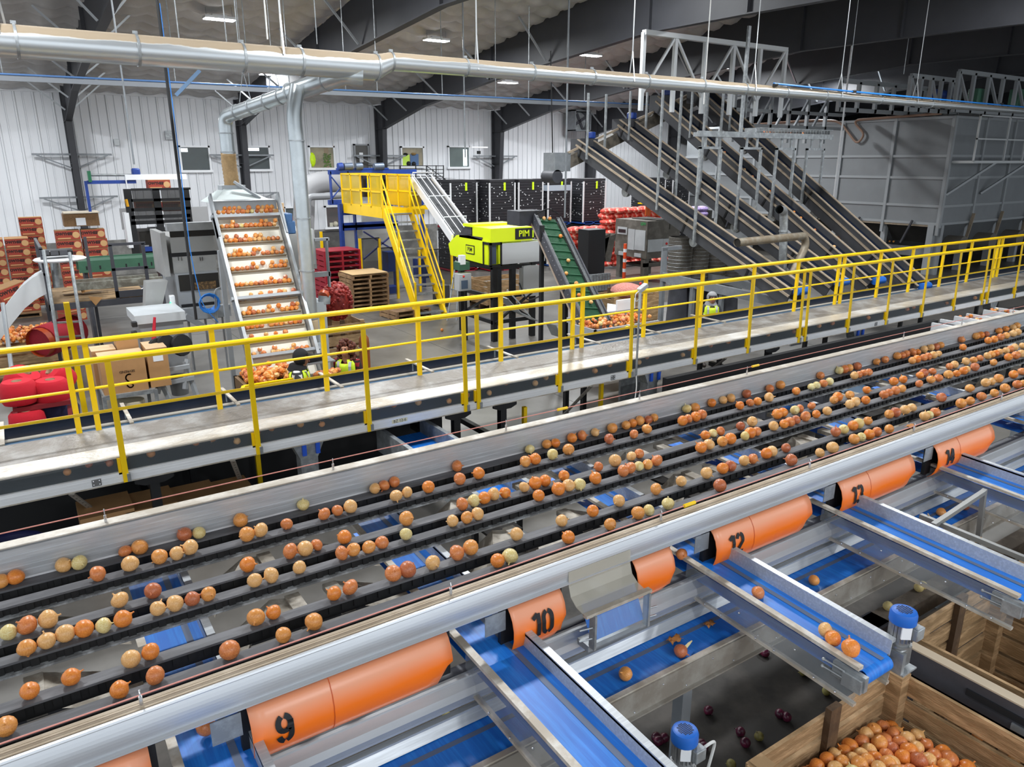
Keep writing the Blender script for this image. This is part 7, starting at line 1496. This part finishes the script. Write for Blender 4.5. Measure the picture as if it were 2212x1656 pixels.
def skinned(name, pts, edges, m, parent, sub=2):
    "pts: name -> (position, radius x, radius y); first point is the root"
    ks = list(pts); me = bpy.data.meshes.new(name); me.from_pydata([pts[k][0] for k in ks], [(ks.index(a), ks.index(b)) for a, b in edges], []); me.update()
    o = bpy.data.objects.new(name, me); C.objects.link(o); o.parent = parent; me.materials.append(m)
    md_ = o.modifiers.new('skin', 'SKIN'); md_.use_smooth_shade = True
    for i, k in enumerate(ks): v = me.skin_vertices[0].data[i]; v.radius = (pts[k][1], pts[k][2]); v.use_root = i == 0
    s_ = o.modifiers.new('subdivision', 'SUBSURF'); s_.levels = sub; s_.render_levels = sub
    return o
def person(loc, rz, label, shirt, hair, armL, armR, nod=.0, s=1.):
    "built facing -y; armL / armR give elbow and wrist offsets from the shoulder"
    r = thing('person', label, 'person', loc, rz, None); r.scale = (s, s, s)
    B = {'pelvis': ((0, 0, .95), .15, .11), 'waist': ((0, 0, 1.12), .135, .1), 'chest': ((0, .01, 1.32), .16, .115), 'neck': ((0, .0, 1.48), .055, .055), 'jaw': ((0, -.03 - nod, 1.555), .062, .075), 'face': ((0, -.025 - nod, 1.625), .075, .092), 'crown': ((0, -.005 - nod, 1.69), .068, .08), 'nose': ((0, -.125 - nod, 1.60), .012, .014)}
    E_ = [('pelvis', 'waist'), ('waist', 'chest'), ('chest', 'neck'), ('neck', 'jaw'), ('jaw', 'face'), ('face', 'crown'), ('face', 'nose')]
    S = {'waist': ((0, 0, .98), .165, .125), 'mid': ((0, 0, 1.14), .155, .12), 'chest': ((0, .01, 1.32), .175, .13), 'collar': ((0, .005, 1.45), .085, .075)}; SE = [('waist', 'mid'), ('mid', 'chest'), ('chest', 'collar')]
    for sd, (el_, wr_) in ((-1, armL), (1, armR)):
        k = 'L' if sd < 0 else 'R'; sh = Vector((sd * .18, .01, 1.40)); e = sh + Vector(el_); w = sh + Vector(wr_); d_ = (w - e).normalized(); pm_ = w + d_ * .06; sv = d_.cross(Vector((0, 0, 1))).normalized() if abs(d_.z) < .95 else Vector((1, 0, 0))
        B.update({'sh' + k: (tuple(sh), .058, .058), 'el' + k: (tuple(e), .043, .043), 'wr' + k: (tuple(w), .028, .032), 'pa' + k: (tuple(pm_), .036, .018)}); E_ += [('chest', 'sh' + k), ('sh' + k, 'el' + k), ('el' + k, 'wr' + k), ('wr' + k, 'pa' + k)]
        for f, (off, ln) in enumerate(((-.03, .055), (-.01, .068), (.01, .064), (.03, .048))):
            a = pm_ + sv * off + d_ * .035; c = a + d_ * ln * .55 - Vector((0, 0, .008)); c2 = c + d_ * ln * .5 - Vector((0, 0, .022))
            B.update({'f%s%d' % (k, f): (tuple(a), .010, .010), 'g%s%d' % (k, f): (tuple(c), .009, .009), 'h%s%d' % (k, f): (tuple(c2), .007, .007)}); E_ += [('pa' + k, 'f%s%d' % (k, f)), ('f%s%d' % (k, f), 'g%s%d' % (k, f)), ('g%s%d' % (k, f), 'h%s%d' % (k, f))]
        t0 = w + d_ * .03 - sv * sd * .035; t1 = t0 + d_ * .05 - sv * sd * .018; B.update({'t' + k: (tuple(t0), .012, .012), 'u' + k: (tuple(t1), .009, .009)}); E_ += [('wr' + k, 't' + k), ('t' + k, 'u' + k)]
        S.update({'sh' + k: (tuple(sh), .075, .075), 'el' + k: (tuple(e), .06, .06), 'wr' + k: (tuple(w), .045, .045)}); SE += [('chest', 'sh' + k), ('sh' + k, 'el' + k), ('el' + k, 'wr' + k)]
        B.update({'hip' + k: ((sd * .09, 0, .88), .085, .085), 'kn' + k: ((sd * .1, -.015, .49), .058, .058), 'an' + k: ((sd * .1, .02, .1), .042, .042), 'to' + k: ((sd * .105, -.14, .045), .038, .03)}); E_ += [('pelvis', 'hip' + k), ('hip' + k, 'kn' + k), ('kn' + k, 'an' + k), ('an' + k, 'to' + k)]
    skinned('body', B, E_, SKIN, r); skinned('shirt', S, SE, shirt, r)
    T = {'pelvis': ((0, 0, .98), .16, .125)}; TE = []
    for sd, k in ((-1, 'L'), (1, 'R')): T.update({'hip' + k: ((sd * .095, 0, .87), .1, .1), 'kn' + k: ((sd * .1, -.015, .49), .078, .078), 'an' + k: ((sd * .1, .02, .13), .065, .065)}); TE += [('pelvis', 'hip' + k), ('hip' + k, 'kn' + k), ('kn' + k, 'an' + k)]; MB().sph((sd * .105, -.06, .055), .055, 12, 8, (1, 1, 1)).sph((sd * .105, -.1, .045), .05, 12, 8).build('boot', BOOT, r).scale = (1, 1.6, 1)
    skinned('trousers', T, TE, DENIM, r)
    def torso(z, g): 
        a = [(.93, .17, .13), (1.14, .165, .13), (1.32, .19, .145), (1.42, .17, .12), (1.47, .09, .08)]
        for i in range(len(a) - 1):
            if a[i][0] <= z <= a[i + 1][0]: t_ = (z - a[i][0]) / (a[i + 1][0] - a[i][0]); return [a[i][j] + (a[i + 1][j] - a[i][j]) * t_ + g for j in (1, 2)]
    def shell(z0, z1, g, n, m, cut=None, par=None, seg=30):
        vs = []; fs = []; K = 9
        for i in range(K):
            z = z0 + (z1 - z0) * i / (K - 1); rx, ry = torso(z, g)
            for j in range(seg): a = 2 * math.pi * j / seg; vs.append((rx * math.cos(a), .008 + ry * math.sin(a), z))
        for i in range(K - 1):
            for j in range(seg):
                a = 2 * math.pi * (j + .5) / seg; z = z0 + (z1 - z0) * (i + .5) / (K - 1)
                if cut and cut(a, z): continue
                fs.append((i * seg + j, i * seg + (j + 1) % seg, (i + 1) * seg + (j + 1) % seg, (i + 1) * seg + j))
        o = MB().add(vs, fs).build(n, m, par or r, ang=80); t_ = o.modifiers.new('thickness', 'SOLIDIFY'); t_.thickness = .006; return o
    arm = lambda a, z: abs(math.cos(a)) > .86 and z > 1.26
    vst = shell(.98, 1.465, .03, 'hi_vis_vest', HV, lambda a, z: arm(a, z) or (math.sin(a) < -.75 and abs(math.cos(a)) < .35 and z > 1.38))
    shell(1.06, 1.11, .035, 'reflective_band', REFL, None, vst); shell(1.2, 1.245, .035, 'reflective_band', REFL, None, vst)
    for sx in (-1, 1):
        b = MB(); pts_ = [(sx * .10, -(torso(z, .042)[1]) * math.sqrt(max(0, 1 - (.10 / torso(z, .042)[0]) ** 2)) + .008, z) for z in (1.0, 1.12, 1.25, 1.36, 1.43)]
        for i in range(4): b.bar(pts_[i], pts_[i + 1], .045, .006, (0, 1, 0))
        pb = [(sx * .10, (torso(z, .042)[1]) * math.sqrt(max(0, 1 - (.10 / torso(z, .042)[0]) ** 2)) + .008, z) for z in (1.0, 1.12, 1.25, 1.36, 1.43)]
        for i in range(4): b.bar(pb[i], pb[i + 1], .045, .006, (0, 1, 0))
        b.bar(pts_[4], pb[4], .045, .006); b.build('reflective_strap', REFL, vst, smooth=False)
    for sx in (-1, 1): MB().sph((sx * .032, -.103 - nod, 1.632), .011, 8, 6).build('eye', mat('dark eye', '1d1512', .3), r); MB().bar((sx * .018, -.108 - nod, 1.655), (sx * .05, -.1 - nod, 1.655), .008, .008).build('eyebrow', mat('dark brow', '2a1a14', .8), r, smooth=False); MB().sph((sx * .078, -.01 - nod, 1.615), .022, 8, 6, (.5, 1, 1.4)).build('ear', SKIN, r)
    MB().tube([(-.024, -.105 - nod, 1.562), (0, -.112 - nod, 1.56), (.024, -.105 - nod, 1.562)], .007, 8).build('mouth', mat('lips', '94524a', .5), r)
    hair(r, nod)
    return r
BLK = mat('black cap cloth', '17171a', .85); HOODG = mat('grey hood cloth', '9a9a9c', .9, 0, var=.1, scale=30); HAIRC = mat('curly auburn hair', '7d3f26', .7, 0, col2='4a2114', scale=40, bump=.8, bscale=50)
def hood(m, cap):
    def f(r, nod):
        b = MB().sph((0, .015 - nod, 1.635), .122, 18, 12, (1, 1, 1.1)); b.f = [q for q in b.f if not (sum(b.v[i][1] for i in q) / len(q) < -.055 - nod and sum(b.v[i][2] for i in q) / len(q) < 1.68)]
        o = b.build('hood', m, r); t_ = o.modifiers.new('thickness', 'SOLIDIFY'); t_.thickness = .012
        MB().lathe([(.11, 1.53), (.13, 1.49), (.15, 1.45), (.13, 1.42)], (0, .02, 0), 20).build('hood_collar', m, r)
        if cap: MB().add([(x, y - nod, z) for x, y, z in ((-.075, -.09, 1.665), (.075, -.09, 1.665), (.07, -.17, 1.652), (.0, -.2, 1.647), (-.07, -.17, 1.652))], [(0, 1, 2, 3, 4)]).build('cap_visor', BLK, r).modifiers.new('thickness', 'SOLIDIFY').thickness = .012
        else: MB().lathe([(.1, 1.66), (.108, 1.68), (.1, 1.7)], (0, -.01 - nod, 0), 20).build('beanie_edge', mat('dark grey knit', '6b6b6e', .9), r)
    return f
def curls(r, nod):
    b = MB(); rh = random.Random(5)
    for i in range(150):
        a = rh.uniform(0, 6.28); z = rh.uniform(1.46, 1.76); q = .125 if z < 1.7 else .08
        x, y = q * math.cos(a) * rh.uniform(.9, 1.15), q * math.sin(a) + .02
        if y < -.055 and z < 1.70: continue
        b.sph((x, y - nod, z), rh.uniform(.022, .038), 6, 5)
    b.build('curly_hair', HAIRC, r)
person((3.42, 11.0, 0), 1.15, 'worker in black cap and hood, checked shirt and lime vest, leaning over the table', plaid('black and white check shirt', 'dcdad6', '3a3a3e'), hood(BLK, True), ((-.06, -.08, -.26), (.02, -.34, -.33)), ((.06, -.1, -.25), (-.0, -.36, -.3)), .06)
person((4.30, 11.25, 0), -.75, 'woman with long curly auburn hair, red checked shirt and lime vest, facing left', plaid('red and black check shirt', '8e1f24', '2a1416'), curls, ((-.06, -.05, -.27), (.02, -.25, -.36)), ((.06, -.05, -.27), (-.02, -.25, -.36)), .02, .98)
person((12.95, 11.3, 0), -.55, 'worker in a pale grey hood, dark jacket and lime vest, looking down behind the catwalk', mat('charcoal jacket cloth', '3b3d41', .85), hood(HOODG, False), ((-.06, -.05, -.27), (.04, -.25, -.33)), ((.06, -.05, -.27), (-.04, -.25, -.33)), .05, .97)
# ------------------------------------------------------------------ the 330 onions that show largest stay single things; the smaller, farther ones form one mass
ons = [o for o in bpy.data.objects if o.parent is None and o.get('category') == 'onion' and o.get('group')]
def seen(o): return o.scale.x / max(.1, (Vector(o.location) - Vector((0, 0, H))).dot(CAM_F))
ons.sort(key=seen, reverse=True)
b = MB(); mi = []; slots = []
for o in ons[300:]:
    M = Matrix.LocRotScale(o.location, o.rotation_euler, o.scale); m = o.data.materials[0]
    if m not in slots: slots.append(m)
    b.add([M @ v.co for v in o.data.vertices], [tuple(p.vertices) for p in o.data.polygons]); mi += [slots.index(m)] * len(o.data.polygons)
    bpy.data.objects.remove(o)
rest = b.build('onions', None)
for m in slots: rest.data.materials.append(m)
rest.data.polygons.foreach_set('material_index', mi)
tag(rest, 'small far onions on the distant stretch of the sizing belts and under the catwalk', 'onions', None, 'stuff')
